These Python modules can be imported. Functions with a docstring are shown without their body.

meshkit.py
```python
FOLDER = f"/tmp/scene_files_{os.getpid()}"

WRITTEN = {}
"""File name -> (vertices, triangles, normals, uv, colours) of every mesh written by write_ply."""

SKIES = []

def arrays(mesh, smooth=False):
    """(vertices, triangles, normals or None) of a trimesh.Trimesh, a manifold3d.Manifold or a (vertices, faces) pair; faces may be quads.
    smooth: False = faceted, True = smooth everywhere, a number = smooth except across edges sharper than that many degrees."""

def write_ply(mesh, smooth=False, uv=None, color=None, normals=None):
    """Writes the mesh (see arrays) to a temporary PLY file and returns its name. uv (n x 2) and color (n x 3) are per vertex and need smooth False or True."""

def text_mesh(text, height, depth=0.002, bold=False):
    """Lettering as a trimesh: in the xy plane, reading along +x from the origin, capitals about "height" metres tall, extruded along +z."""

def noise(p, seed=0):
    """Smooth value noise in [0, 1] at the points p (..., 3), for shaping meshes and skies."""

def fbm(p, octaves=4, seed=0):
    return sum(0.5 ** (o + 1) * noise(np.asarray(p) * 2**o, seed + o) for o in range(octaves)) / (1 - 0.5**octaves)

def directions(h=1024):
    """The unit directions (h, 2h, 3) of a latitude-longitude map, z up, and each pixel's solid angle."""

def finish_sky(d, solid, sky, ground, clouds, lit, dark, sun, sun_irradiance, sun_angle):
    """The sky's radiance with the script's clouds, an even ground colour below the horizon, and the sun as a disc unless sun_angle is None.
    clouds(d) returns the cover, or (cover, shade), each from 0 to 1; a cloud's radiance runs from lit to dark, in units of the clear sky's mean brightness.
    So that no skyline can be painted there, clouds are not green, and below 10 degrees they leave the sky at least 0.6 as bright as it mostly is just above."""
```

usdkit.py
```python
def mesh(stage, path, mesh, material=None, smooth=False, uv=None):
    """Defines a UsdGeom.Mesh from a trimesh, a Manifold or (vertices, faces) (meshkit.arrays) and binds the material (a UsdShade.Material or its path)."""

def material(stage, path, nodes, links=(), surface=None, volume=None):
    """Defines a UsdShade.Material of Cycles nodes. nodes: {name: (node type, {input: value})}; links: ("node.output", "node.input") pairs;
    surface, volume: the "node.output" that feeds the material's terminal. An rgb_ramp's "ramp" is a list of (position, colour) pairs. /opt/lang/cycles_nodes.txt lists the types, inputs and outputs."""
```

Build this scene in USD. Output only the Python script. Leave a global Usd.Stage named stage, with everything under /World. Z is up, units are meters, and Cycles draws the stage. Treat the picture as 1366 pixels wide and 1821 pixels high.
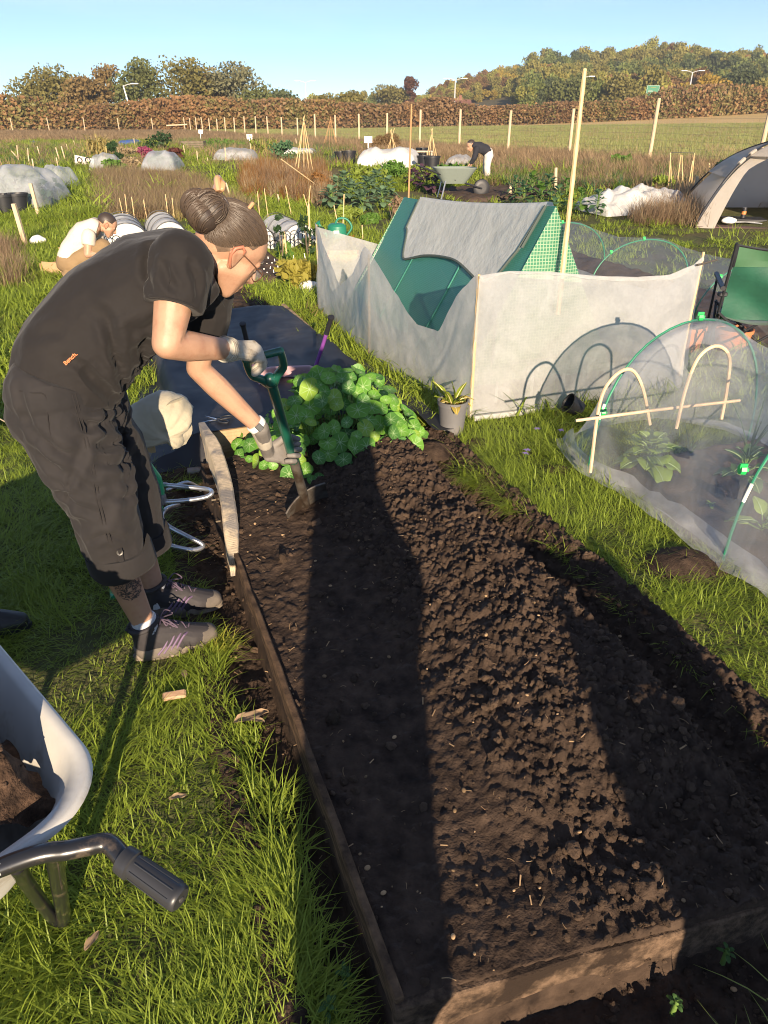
import math, random
import numpy as np
import trimesh
import manifold3d as m3
import usdkit, meshkit
from meshkit import noise, fbm
from pxr import Usd, UsdGeom, UsdLux, UsdShade, Gf, Sdf, Vt

stage = Usd.Stage.CreateInMemory()
UsdGeom.Xform.Define(stage, '/World'); UsdGeom.Scope.Define(stage, '/World/Looks')
# ---------------------------------------------------------------- camera, sky, sun, exposure
CAM_H, PITCH, FPX = 1.65, math.radians(28.8), 1263.0
SUN_EL, SUN_AZ = math.radians(15.0), math.radians(171.0)      # azimuth of the direction towards the sun = atan2(x, y)
cam = UsdGeom.Camera.Define(stage, '/World/camera')
cam.CreateHorizontalApertureAttr(36.0); cam.CreateFocalLengthAttr(36.0 * FPX / 1366)
cam.AddTranslateOp().Set((0, 0, CAM_H)); cam.AddRotateXOp().Set(90 - math.degrees(PITCH))
cam.CreateExposureAttr(1.25)
SKY = usdkit.material(stage, '/World/Looks/sky_material', {
    's': ('sky_texture', {'sky_type': 'single_scattering', 'sun_disc': False, 'sun_elevation': SUN_EL, 'sun_rotation': SUN_AZ, 'altitude': 60.0, 'aerosol_density': 0.0, 'air_density': 0.65, 'ozone_density': 3.4}),
    'g': ('texture_coordinate', {}), 'm': ('mapping', {'scale': (1.2, 1.2, 9.0), 'rotation': (0.0, 0.1, 0.5)}), 'n': ('noise_texture', {'scale': 2.2, 'detail': 6.0, 'roughness': .6, 'distortion': .8}),
    'r': ('map_range', {'from_min': .45, 'from_max': .80, 'to_min': .04, 'to_max': .26, 'clamp': True}), 'x': ('mix', {'color2': (6.0, 6.6, 8.0)}),
    'b': ('background_shader', {'strength': 0.078})}, [('g.generated', 'm.vector'), ('m.vector', 'n.vector'), ('n.fac', 'r.value'), ('s.color', 'x.color1'), ('r.result', 'x.fac'), ('x.color', 'b.color')], surface='b.background')
dome = UsdLux.DomeLight.Define(stage, '/World/sky')
UsdShade.MaterialBindingAPI.Apply(dome.GetPrim()).Bind(SKY)
dome.GetPrim().SetCustomDataByKey('kind', 'structure')
sun = UsdLux.DistantLight.Define(stage, '/World/sun')
sun.CreateIntensityAttr(1.25); sun.CreateAngleAttr(0.5); sun.CreateColorAttr((1.0, 0.80, 0.58)); sun.GetPrim().CreateAttribute('inputs:normalize', Sdf.ValueTypeNames.Bool).Set(True)
sun.AddRotateZOp().Set(180 - math.degrees(SUN_AZ)); sun.AddRotateXOp().Set(90 - math.degrees(SUN_EL))
# ---------------------------------------------------------------- helpers
A_ = np.array
cP, sP = math.cos(PITCH), math.sin(PITCH)
O2, PE, FW = A_([.03, .79]), A_([.935, .354]), A_([-.354, .935])     # the allotment's own grid: u across the beds, v along them
def U(u, v, z=0.0): return A_([O2[0] + u * PE[0] + v * FW[0], O2[1] + u * PE[1] + v * FW[1], z])
def uv_of(p): q = A_(p)[..., :2] - O2; return q @ PE, q @ FW
def sst(t): t = np.clip(t, 0, 1); return t * t * (3 - 2 * t)
def T(x, y):
    x, y = np.asarray(x, float), np.asarray(y, float)
    u, v = uv_of(np.stack(np.broadcast_arrays(x, y), -1))
    return .6 * sst((y + .8 * np.maximum(x, 0) - 7) / 24) + .00025 * np.maximum(u - 15, 0) ** 2 * np.clip(v / 108, 0, 1.3) * (u < 160) + (u >= 160) * .00025 * 145 ** 2 * np.clip(v / 108, 0, 1.3)
def ray(px, py):
    x, y = (px - 683) / FPX, -(py - 910.5) / FPX
    return A_([x, cP + y * sP, -sP + y * cP])
def at(px, py, z=0.0):                      # where a sight line meets the terrain (plus z)
    d = ray(px, py); t = 2.0
    for _ in range(60):
        p = d * t + [0, 0, CAM_H]; h = float(T(p[0], p[1])) + z
        t += .7 * (p[2] - h) / max(-d[2], .02)
        t = min(max(t, .3), 400)
    return d * t + [0, 0, CAM_H]
def atY(px, py, y): d = ray(px, py); return d * (y / d[1]) + [0, 0, CAM_H]
def atP(px, py, p0, dirv):                  # meets the upright plane through p0 along dirv
    n = A_([-dirv[1], dirv[0], 0.]); d = ray(px, py)
    return d * (((A_([p0[0], p0[1], 0]) - [0, 0, CAM_H]) @ n) / (d @ n)) + [0, 0, CAM_H]
def nrm(v): v = A_(v, float); return v / max(np.linalg.norm(v), 1e-9)

used = {}
def numbered(parent, name):
    k = (parent, name); n = used.get(k, 0); used[k] = n + 1
    return f'{parent}/{name}' if n == 0 else f'{parent}/{name}_{n:03d}'
def tag(prim, **kw):
    for k, v in kw.items():
        if v: prim.SetCustomDataByKey(k, v)
class Th:                                   # a thing: an Xform at its base
    def __init__(s, name, label, cat, loc=(0, 0, 0), rz=0.0, group=None, kind=None, parent='/World', scale=1.0):
        s.path = numbered(parent, name); s.loc = A_(loc, float); s.x = UsdGeom.Xform.Define(stage, s.path); s.prim = s.x.GetPrim()
        s.local = False
        s.x.AddTranslateOp().Set(tuple(map(float, loc)))
        if rz: s.x.AddRotateZOp().Set(math.degrees(rz))
        if scale != 1.0: s.x.AddScaleOp().Set((scale,) * 3)
        tag(s.prim, label=label, category=cat, group=group, kind=kind)
    def part(s, name, mesh, mat, smooth=35, local=False, **kw):
        return put(s.path, name, mesh, mat, smooth, off=None if local else s.loc, **kw)
def tm(mesh):
    if isinstance(mesh, list): mesh = cat([tm(x) for x in mesh])
    if hasattr(mesh, 'to_mesh'):
        m = mesh.to_mesh(); mesh = (m.vert_properties[:, :3], m.tri_verts)
    if isinstance(mesh, tuple):
        v, f = A_(mesh[0], float), A_(mesh[1], int)
        if f.shape[1] == 4: f = np.vstack([f[:, [0, 1, 2]], f[:, [0, 2, 3]]])
        mesh = trimesh.Trimesh(v, f, process=False)
    return mesh
def cat(ms): return trimesh.util.concatenate([tm(m) for m in ms])
class Pt:                                    # a part that carries sub-parts
    pass
def put(parent, name, mesh, mat, smooth=35, off=None, **kw):
    mesh = tm(mesh)
    if off is not None: mesh = trimesh.Trimesh(mesh.vertices - off, mesh.faces, process=False)
    p = numbered(parent, name)
    m = usdkit.mesh(stage, p, mesh, mat, smooth=smooth)
    tag(m.GetPrim(), **kw); r = Pt(); r.path = p; r.loc = off; r.prim = m.GetPrim()
    return r
def sub(pt, name, mesh, mat, smooth=35, **kw): return put(pt.path, name, mesh, mat, smooth, off=pt.loc, **kw)
def single(name, mesh, mat, label=None, cat_=None, group=None, kind=None, smooth=35):
    return put('/World', name, mesh, mat, smooth, label=label, category=cat_, group=group, kind=kind)
def copy_of(src, name, loc, rz, label, scale=1.0, group=None):
    t = Th(name, label, None, loc, rz, group, scale=1.0)
    if not isinstance(scale, float): t.x.AddScaleOp().Set(tuple(scale))
    elif scale != 1.0: t.x.AddScaleOp().Set((scale,) * 3)
    t.prim.GetReferences().AddInternalReference(Sdf.Path(src)); t.prim.SetInstanceable(True)
    return t
protos = {}
def klass(name):                             # a class prim that copies reference
    p = f'/World/Protos/{name}'
    return p
def quat(rz, tilt=0.0, az=0.0):
    q = Gf.Rotation(Gf.Vec3d(math.cos(az), math.sin(az), 0), math.degrees(tilt)) if tilt else Gf.Rotation(Gf.Vec3d(0, 0, 1), 0)
    q = Gf.Rotation(Gf.Vec3d(0, 0, 1), math.degrees(rz)) * q
    qd = q.GetQuat(); i = qd.GetImaginary()
    return Gf.Quath(qd.GetReal(), i[0], i[1], i[2])
def scatter(path, meshes, pts, idx, scales, rzs, tilts=None, azs=None, **kw):
    """meshes: [(mesh, material)], pts n x 3"""
    pi = UsdGeom.PointInstancer.Define(stage, path); tag(pi.GetPrim(), **kw)
    rel = pi.CreatePrototypesRel()
    for k, (m, mat) in enumerate(meshes):
        pp = f'{path}/source_{k + 1:03d}'; usdkit.mesh(stage, pp, tm(m), mat, smooth=False); rel.AddTarget(pp)
    pi.CreateProtoIndicesAttr(Vt.IntArray([int(i) for i in idx]))
    pi.CreatePositionsAttr(Vt.Vec3fArray.FromNumpy(A_(pts, np.float32)))
    sc = A_(scales, np.float32); sc = np.repeat(sc[:, None], 3, 1) if sc.ndim == 1 else sc
    pi.CreateScalesAttr(Vt.Vec3fArray.FromNumpy(np.ascontiguousarray(sc, np.float32)))
    n = len(pts); tilts = np.zeros(n) if tilts is None else tilts; azs = np.zeros(n) if azs is None else azs
    pi.CreateOrientationsAttr(Vt.QuathArray([quat(float(a), float(b), float(c)) for a, b, c in zip(rzs, tilts, azs)]))
    return pi
# ---- shapes
def box(c, size, axes=None):
    b = trimesh.creation.box(extents=size)
    v = b.vertices @ A_(axes) if axes is not None else b.vertices
    return trimesh.Trimesh(v + A_(c), b.faces, process=False)
def cbox(c, size, ch=.006, axes=None):       # box with bevelled edges
    sx, sy, sz = A_(size) / 2; pts = []
    for i in (-1, 1):
        for j in (-1, 1):
            for k in (-1, 1):
                pts += [(i * (sx - ch), j * (sy - ch), k * sz), (i * (sx - ch), j * sy, k * (sz - ch)), (i * sx, j * (sy - ch), k * (sz - ch))]
    h = trimesh.convex.convex_hull(A_(pts)); v = h.vertices @ A_(axes) if axes is not None else h.vertices
    return trimesh.Trimesh(v + A_(c), h.faces, process=False)
def beam(a, b, w, h, up=(0, 0, 1), ch=.004):
    a, b = A_(a, float), A_(b, float); x = nrm(b - a); y = nrm(np.cross(up, x)); z = np.cross(x, y)
    return cbox((a + b) / 2, (np.linalg.norm(b - a), w, h), min(ch, w / 4, h / 4), [x, y, z])
def tube(pts, r, n=8, caps=True):
    p = A_(pts, float); m = len(p); r = np.broadcast_to(r, (m,))
    t = np.gradient(p, axis=0); t /= np.linalg.norm(t, axis=1, keepdims=True) + 1e-12
    a = np.cross(t[0], [0, 0, 1.]) if abs(t[0][2]) < .9 else np.cross(t[0], [1., 0, 0]); a = nrm(a); As = [a]
    for i in range(1, m):
        a = As[-1] - t[i] * (As[-1] @ t[i]); As.append(nrm(a))
    As = A_(As); Bs = np.cross(t, As); ang = np.arange(n) * 2 * np.pi / n
    v = p[:, None] + r[:, None, None] * (np.cos(ang)[None, :, None] * As[:, None] + np.sin(ang)[None, :, None] * Bs[:, None])
    return skin_rings(v, caps)
def skin_rings(v, caps=True, closed=True):
    v = A_(v); m, n = v.shape[:2]; k = n if closed else n - 1
    i, j = np.meshgrid(np.arange(m - 1), np.arange(k), indexing='ij')
    q = np.stack([i * n + j, i * n + (j + 1) % n, (i + 1) * n + (j + 1) % n, (i + 1) * n + j], -1).reshape(-1, 4)
    f = np.vstack([q[:, [0, 1, 2]], q[:, [0, 2, 3]]]); vv = v.reshape(-1, 3)
    if caps:
        vv = np.vstack([vv, v[0].mean(0), v[-1].mean(0)]); c0, c1 = m * n, m * n + 1; jj = np.arange(n)
        f = np.vstack([f, np.stack([np.full(n, c0), (jj + 1) % n, jj], 1), np.stack([np.full(n, c1), (m - 1) * n + jj, (m - 1) * n + (jj + 1) % n], 1)])
    return trimesh.Trimesh(vv, f, process=False)
def grid(P):                                 # (m, n, 3) points to a sheet
    P = A_(P); return skin_rings(P, caps=False, closed=False)
def curve(pts, n=24):                        # Catmull-Rom through points
    p = A_(pts, float); p = np.vstack([2 * p[0] - p[1], p, 2 * p[-1] - p[-2]]); out = []
    k = len(p) - 3
    for s in np.linspace(0, k, n):
        i = min(int(s), k - 1); t = s - i; a, b, c, d = p[i:i + 4]
        out.append(.5 * (2 * b + (c - a) * t + (2 * a - 5 * b + 4 * c - d) * t * t + (3 * b - a - 3 * c + d) * t ** 3))
    return A_(out)
def ell(c, r, n=3, axes=None):
    s = trimesh.creation.icosphere(subdivisions=n); v = s.vertices * A_(r)
    if axes is not None: v = v @ A_(axes)
    return trimesh.Trimesh(v + A_(c), s.faces, process=False)
def lathe(profile, c=(0, 0, 0), n=24, axes=None):
    pr = A_(profile, float); ang = np.arange(n) * 2 * np.pi / n
    v = np.stack([pr[:, 0, None] * np.cos(ang), pr[:, 0, None] * np.sin(ang), np.repeat(pr[:, 1, None], n, 1)], -1)
    if axes is not None: v = v @ A_(axes)
    return skin_rings(v + A_(c), caps=True)
def hsph(pts):                               # hull of spheres [(p, r), ...]
    return m3.Manifold.batch_hull([m3.Manifold.sphere(float(r), 14).translate(tuple(map(float, p))) for p, r in pts])
def chain(pts):                              # [(p, r), ...] hulled pairwise
    return [hsph([a, b]) for a, b in zip(pts, pts[1:])]
def fuse(parts, edge=.02, smooth=6, lam=.5):
    m = m3.Manifold.batch_boolean(parts, m3.OpType.Add) if len(parts) > 1 else parts[0]
    if edge: m = m.refine_to_length(edge)
    t = tm(m); t = trimesh.Trimesh(t.vertices, t.faces, process=True)
    if smooth: trimesh.smoothing.filter_taubin(t, lamb=lam, nu=lam + .03, iterations=smooth)
    return t
def wrinkle(t, amp, sc, seed=0, dirs=None):
    v = t.vertices * A_(sc); d = (fbm(v + 50, 3, seed) - .5) * 2
    return trimesh.Trimesh(t.vertices + t.vertex_normals * (d * amp)[:, None], t.faces, process=False)
# ---- leaf clouds: every leaf an island of its own
def leaf_shape(L, W, n=3, bend=.25, fold=.15):
    """one leaf along +x, up +z"""
    xs = np.linspace(0, 1, n + 2); w = np.sin(np.pi * np.clip(xs, 0, 1) ** .8) * W / 2; w[0] = w[-1] = W * .02
    mid = np.stack([xs * L, 0 * xs, -bend * L * xs ** 2], 1)
    l = mid + np.stack([0 * xs, w, fold * w], 1); r = mid + np.stack([0 * xs, -w, fold * w], 1)
    return np.stack([l, mid, r], 1)          # (n+2, 3, 3)
def leaves_at(pos, dirs, ups, L, W, n=2, bend=.25, fold=.15, rng=None, jit=.3):
    N = len(pos); base = leaf_shape(1, 1, n, bend, fold)
    x = dirs / (np.linalg.norm(dirs, axis=1, keepdims=True) + 1e-9)
    y = np.cross(ups, x); y /= np.linalg.norm(y, axis=1, keepdims=True) + 1e-9; z = np.cross(x, y)
    s = 1 + jit * (rng.random(N) * 2 - 1)
    b = base.reshape(-1, 3)
    V = pos[:, None] + s[:, None, None] * (L * b[None, :, 0, None] * x[:, None] + W * b[None, :, 1, None] * y[:, None] + L * b[None, :, 2, None] * z[:, None])
    m = n + 2; i, j = np.meshgrid(np.arange(m - 1), np.arange(2), indexing='ij')
    q = np.stack([i * 3 + j, (i + 1) * 3 + j, (i + 1) * 3 + j + 1, i * 3 + j + 1], -1).reshape(-1, 4)
    f = np.vstack([q[:, [0, 1, 2]], q[:, [0, 2, 3]]])
    F = (f[None] + (np.arange(N) * m * 3)[:, None, None]).reshape(-1, 3)
    return trimesh.Trimesh(V.reshape(-1, 3), F, process=False)
def rdirs(rng, n, upbias=0.0):
    d = rng.normal(size=(n, 3)); d[:, 2] += upbias; return d / np.linalg.norm(d, axis=1, keepdims=True)
def quads(pos, size, rng, upbias=.6, asp=.6):
    """small bent leaf faces: 2 triangles each"""
    N = len(pos); n = rdirs(rng, N, upbias); a = np.cross(n, rdirs(rng, N)); a /= np.linalg.norm(a, axis=1, keepdims=True) + 1e-9; b = np.cross(n, a)
    s = np.broadcast_to(size, (N,)) * (.6 + .8 * rng.random(N)); s = s[:, None]
    V = np.stack([pos - a * s, pos - b * s * asp + n * s * .2, pos + a * s, pos + b * s * asp + n * s * .2], 1).reshape(-1, 3)
    k = np.arange(N)[:, None] * 4; F = np.vstack([k + [0, 1, 2], k + [0, 2, 3]])
    return trimesh.Trimesh(V, F, process=False)
def blades(pos, dirs, L, W, rng, seg=3, droop=.5, jit=.35):
    """grass blades: tapering strips that bend over"""
    N = len(pos); s = L * (1 + jit * (rng.random(N) * 2 - 1)); d = dirs / np.linalg.norm(dirs, axis=1, keepdims=True)
    side = np.cross(d, [0, 0, 1.]); side = side / (np.linalg.norm(side, axis=1, keepdims=True) + 1e-6)
    hor = d.copy(); hor[:, 2] = 0; hor /= np.linalg.norm(hor, axis=1, keepdims=True) + 1e-6
    dr = droop * (.4 + 1.2 * rng.random(N)); rows = []
    for k in range(seg + 1):
        t = k / seg; c = pos + d * (s * t)[:, None] + hor * (s * dr * t * t)[:, None] * .6; c[:, 2] -= s * dr * t ** 2 * .45
        w = ((1 - t ** 1.6) * .5 + .03) * W; w = w[:, None] if np.ndim(w) else w
        rows += [c - side * w, c + side * w]
    V = np.stack(rows, 1); m = seg + 1
    q = A_([[2 * i, 2 * i + 1, 2 * i + 3, 2 * i + 2] for i in range(seg)]); f = np.vstack([q[:, [0, 1, 2]], q[:, [0, 2, 3]]])
    F = (f[None] + (np.arange(N) * 2 * m)[:, None, None]).reshape(-1, 3)
    return trimesh.Trimesh(V.reshape(-1, 3), F, process=False)
# ---- materials
MATS = {}
def M(name, col, rough=.6, col2=None, nscale=8.0, ndetail=4.0, stretch=(1, 1, 1), bump=0.0, bscale=60.0, bdist=.004, island=0.0, inst=0.0, hue=0.0, metal=0.0, spec=.5, coat=0.0,
      trans=0.0, tcol=None, clear=0.0, sheen=0.0, ramp=(.35, .65), wave=None, grime=None, clear_noise=None, sub=0.0, islandramp=None):
    p = '/World/Looks/' + name
    nd = {'p': ('principled_bsdf', {'base_color': col, 'roughness': rough, 'metallic': metal, 'specular_ior_level': spec, 'coat_weight': coat, 'sheen_weight': sheen})}; ln = []
    nd['g'] = ('texture_coordinate', {}); nd['m'] = ('mapping', {'scale': stretch}); ln += [('g.object', 'm.vector')]
    c = None
    if col2 is not None:
        nd['n'] = ('noise_texture', {'scale': nscale, 'detail': ndetail, 'roughness': .6}); ln.append(('m.vector', 'n.vector'))
        nd['r'] = ('rgb_ramp', {'ramp': [(ramp[0], col), (ramp[1], col2)]}); ln.append(('n.fac', 'r.fac')); c = 'r.color'
    else:
        nd['c'] = ('color', {'value': col}); c = 'c.color'
    if islandramp:
        nd['ig'] = ('geometry', {}); nd['iw'] = ('white_noise_texture', {'dimensions': '1D'}); nd['ir'] = ('rgb_ramp', {'ramp': islandramp}); ln += [('ig.random_per_island', 'iw.w'), ('iw.value', 'ir.fac')]; c = 'ir.color'
    if grime is not None:                    # (scale, colour, low, high): patches of dirt
        nd['gn'] = ('noise_texture', {'scale': grime[0], 'detail': 5.0, 'roughness': .65}); ln.append(('g.object', 'gn.vector'))
        nd['gr'] = ('map_range', {'from_min': grime[2], 'from_max': grime[3], 'clamp': True}); ln.append(('gn.fac', 'gr.value'))
        nd['gm'] = ('mix', {'color2': grime[1]}); ln += [(c, 'gm.color1'), ('gr.result', 'gm.fac')]; c = 'gm.color'
    if island or inst:
        nd['geo'] = ('geometry', {}); nd['oi'] = ('object_info', {})
        src = 'geo.random_per_island' if island else 'oi.random'; amt = island or inst
        nd['v'] = ('map_range', {'to_min': 1 - amt, 'to_max': 1 + amt}); ln.append((src, 'v.value'))
        nd['w'] = ('white_noise_texture', {'dimensions': '1D'}); ln.append((src, 'w.w'))
        nd['hr'] = ('map_range', {'to_min': .5 - hue, 'to_max': .5 + hue}); ln.append(('w.value', 'hr.value'))
        nd['h'] = ('hsv', {}); ln += [(c, 'h.color'), ('v.result', 'h.value'), ('hr.result', 'h.hue')]; c = 'h.color'
        if island and inst:
            nd['v2'] = ('map_range', {'to_min': 1 - inst, 'to_max': 1 + inst}); ln.append(('oi.random', 'v2.value'))
            nd['h2'] = ('hsv', {}); ln += [(c, 'h2.color'), ('v2.result', 'h2.value')]; c = 'h2.color'
    ln.append((c, 'p.base_color'))
    nrm_ = None
    if bump:
        nd['bn'] = ('noise_texture', {'scale': bscale, 'detail': 4.0, 'roughness': .6}); ln.append(('m.vector', 'bn.vector'))
        nd['b'] = ('bump', {'strength': bump, 'distance': bdist}); ln += [('bn.fac', 'b.height'), ('b.normal', 'p.normal')]; nrm_ = 'b.normal'
    if wave:                                 # (scale, direction, strength, distance)
        nd['wv'] = ('wave_texture', {'wave_type': 'bands', 'bands_direction': wave[1], 'scale': wave[0], 'distortion': wave[4] if len(wave) > 4 else 1.5, 'detail': 2.0}); ln.append(('m.vector', 'wv.vector'))
        nd['wb'] = ('bump', {'strength': wave[2], 'distance': wave[3]}); ln += [('wv.fac', 'wb.height'), ('wb.normal', 'p.normal')]
        if nrm_: ln.append((nrm_, 'wb.normal'))
    out = 'p.BSDF'
    if trans:
        nd['t'] = ('translucent_bsdf', {'color': tcol or col}); nd['x'] = ('mix_closure', {'fac': trans}); ln += [(out, 'x.closure1'), ('t.BSDF', 'x.closure2')]; out = 'x.closure'
        if tcol is None: ln.append((c, 't.color'))
    if clear:
        nd['tr'] = ('transparent_bsdf', {}); nd['y'] = ('mix_closure', {'fac': clear}); ln += [(out, 'y.closure1'), ('tr.BSDF', 'y.closure2')]; out = 'y.closure'
        if clear_noise:                      # (scale, low, high, stretch): clearness varies where the cloth bunches
            nd['cm'] = ('mapping', {'scale': clear_noise[3]}); nd['cn'] = ('noise_texture', {'scale': clear_noise[0], 'detail': 3.0, 'roughness': .6, 'distortion': .6})
            nd['cr'] = ('map_range', {'from_min': .3, 'from_max': .7, 'to_min': clear_noise[1], 'to_max': clear_noise[2], 'clamp': True})
            ln += [('g.object', 'cm.vector'), ('cm.vector', 'cn.vector'), ('cn.fac', 'cr.value'), ('cr.result', 'y.fac')]
    MATS[name] = usdkit.material(stage, p, nd, ln, surface=out)
    return MATS[name]
# ---------------------------------------------------------------- ground, field, hill
SOIL_C, SOIL_D = (.030, .019, .013), (.085, .058, .040)
def ground_material():
    nd = {'g': ('geometry', {}), 'n1': ('noise_texture', {'scale': .55, 'detail': 5.0, 'roughness': .65}), 'n2': ('noise_texture', {'scale': 9.0, 'detail': 4.0, 'roughness': .7}),
          'r1': ('rgb_ramp', {'ramp': [(.35, (.050, .078, .018)), (.52, (.075, .095, .028)), (.66, (.115, .095, .045))]}),
          'r2': ('rgb_ramp', {'ramp': [(.3, (.045, .033, .022)), (.7, (.17, .13, .07))]}),
          'sx': ('separate_xyz', {}), 'far': ('map_range', {'from_min': 14.0, 'from_max': 30.0, 'clamp': True}), 'fx': ('mix', {'color2': (.20, .14, .07)}),
          'mx': ('mix', {'fac': .35}), 'p': ('principled_bsdf', {'roughness': .95, 'specular_ior_level': .2}), 'bn': ('noise_texture', {'scale': 40.0, 'detail': 5.0}), 'b': ('bump', {'strength': .8, 'distance': .03})}
    ln = [('g.position', 'n1.vector'), ('g.position', 'n2.vector'), ('n1.fac', 'r1.fac'), ('n2.fac', 'r2.fac'), ('r1.color', 'mx.color1'), ('r2.color', 'mx.color2'), ('g.position', 'sx.vector'), ('sx.y', 'far.value'),
          ('mx.color', 'fx.color1'), ('far.result', 'fm.value1'), ('fm.value', 'fx.fac'), ('fx.color', 'p.base_color'), ('g.position', 'bn.vector'), ('bn.fac', 'b.height'), ('b.normal', 'p.normal')]
    nd['fm'] = ('math', {'math_type': 'multiply', 'value2': .6})
    return usdkit.material(stage, '/World/Looks/ground_turf', nd, ln, surface='p.BSDF')
G_MAT = ground_material()
HU0, HU1, HV0, HV1 = -.27, 1.45, -.42, 2.93      # the dug plot, left out of the turf sheet
def axis(marks, near, far0, far1):
    a = list(np.arange(near[0], near[1] + 1e-6, .1)); s = .1; x = near[1]
    while x < far1: s *= 1.22; x += s; a.append(x)
    s = .1; x = near[0]
    while x > far0: s *= 1.22; x -= s; a.append(x)
    a = [q for q in a if min(abs(q - m) for m in marks) > .03]
    return np.sort(A_(a + list(marks)))
gu, gv = axis([HU0, HU1], (-3, 5), -1500, 1500), axis([HV0, HV1], (-1, 8), -300, 1600)
gg = np.stack(np.meshgrid(gu, gv, indexing='ij'), -1); P = U(0, 0) + gg[..., :1] * np.append(PE, 0) + gg[..., 1:] * np.append(FW, 0)
P[..., 2] = T(P[..., 0], P[..., 1]) + .03 * (fbm(np.concatenate([P[..., :2] * 1.3, 0 * P[..., :1]], -1), 3, 4) - .5) * np.clip(4 - np.abs(gg[..., 1]) / 20, 0, 1)
gm = grid(P); cx = gm.vertices[gm.faces].mean(1); cu, cv = uv_of(cx)
gm.update_faces(~((cu > HU0) & (cu < HU1) & (cv > HV0) & (cv < HV1)))
single('ground', gm, G_MAT, kind='structure', smooth=True)
FIELD = M('pasture', (.25, .29, .10), .95, (.33, .32, .14), .06, 5.0, bump=.6, bscale=3.0, bdist=.1)
STUB = M('stubble', (.46, .31, .10), .95, (.56, .38, .14), .15, 5.0, bump=.6, bscale=3.0, bdist=.1)
def fence_u(v): return 15.63 - .0405 * (v - 14.6)
def sheet_uv(fu0, fu1, v0, v1, nu, nv, dz):
    v = np.linspace(v0, v1, nv)[:, None]; t = np.linspace(0, 1, nu)[None]; u = fu0(v) * (1 - t) + fu1(v) * t; v = v + 0 * u
    p = np.stack([O2[0] + u * PE[0] + v * FW[0], O2[1] + u * PE[1] + v * FW[1]], -1)
    return grid(np.concatenate([p, (T(p[..., 0], p[..., 1]) + dz)[..., None]], -1)[::-1])
single('field', sheet_uv(lambda v: fence_u(v) + .3, lambda v: 160 + 0 * v, -40, 108, 70, 60, .03), FIELD, kind='structure', smooth=True)
single('stubble_field', sheet_uv(lambda v: 52 + (107 - v) * 1.1, lambda v: 159 + 0 * v, 45, 107, 50, 30, .07), STUB, kind='structure', smooth=True)
# the wooded hill: its ground, then its trees
rng = np.random.default_rng(5)
crest_px = [(560, 196), (640, 188), (740, 176), (790, 152), (850, 132), (900, 122), (960, 112), (1060, 108), (1100, 100), (1150, 96), (1200, 98), (1290, 108), (1366, 106), (1500, 112), (1750, 150), (2100, 200)]
HC = A_([atY(a, b + (24 if a > 700 else 10), 330) for a, b in crest_px])
def hill_z(x, y):
    zc = np.interp(x, HC[:, 0], HC[:, 2], left=2, right=3); t = np.clip((y - 175) / 155, 0, 1); b = np.clip((520 - y) / 190, 0, 1)
    return 1.5 + (zc - 1.5) * np.where(y < 330, t ** 1.15, sst(b))
hx, hy = np.linspace(-90, 420, 60), np.linspace(172, 520, 40); HX, HY = np.meshgrid(hx, hy, indexing='ij')
single('hill', grid(np.stack([HX, HY, hill_z(HX, HY) + 2 * (fbm(np.stack([HX, HY, 0 * HX], -1) * .03, 3) - .5)], -1)[::-1]), M('hill_floor', (.06, .055, .02), .95, (.10, .08, .03), .05), kind='structure', smooth=True)
LEAFM = {}
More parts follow.
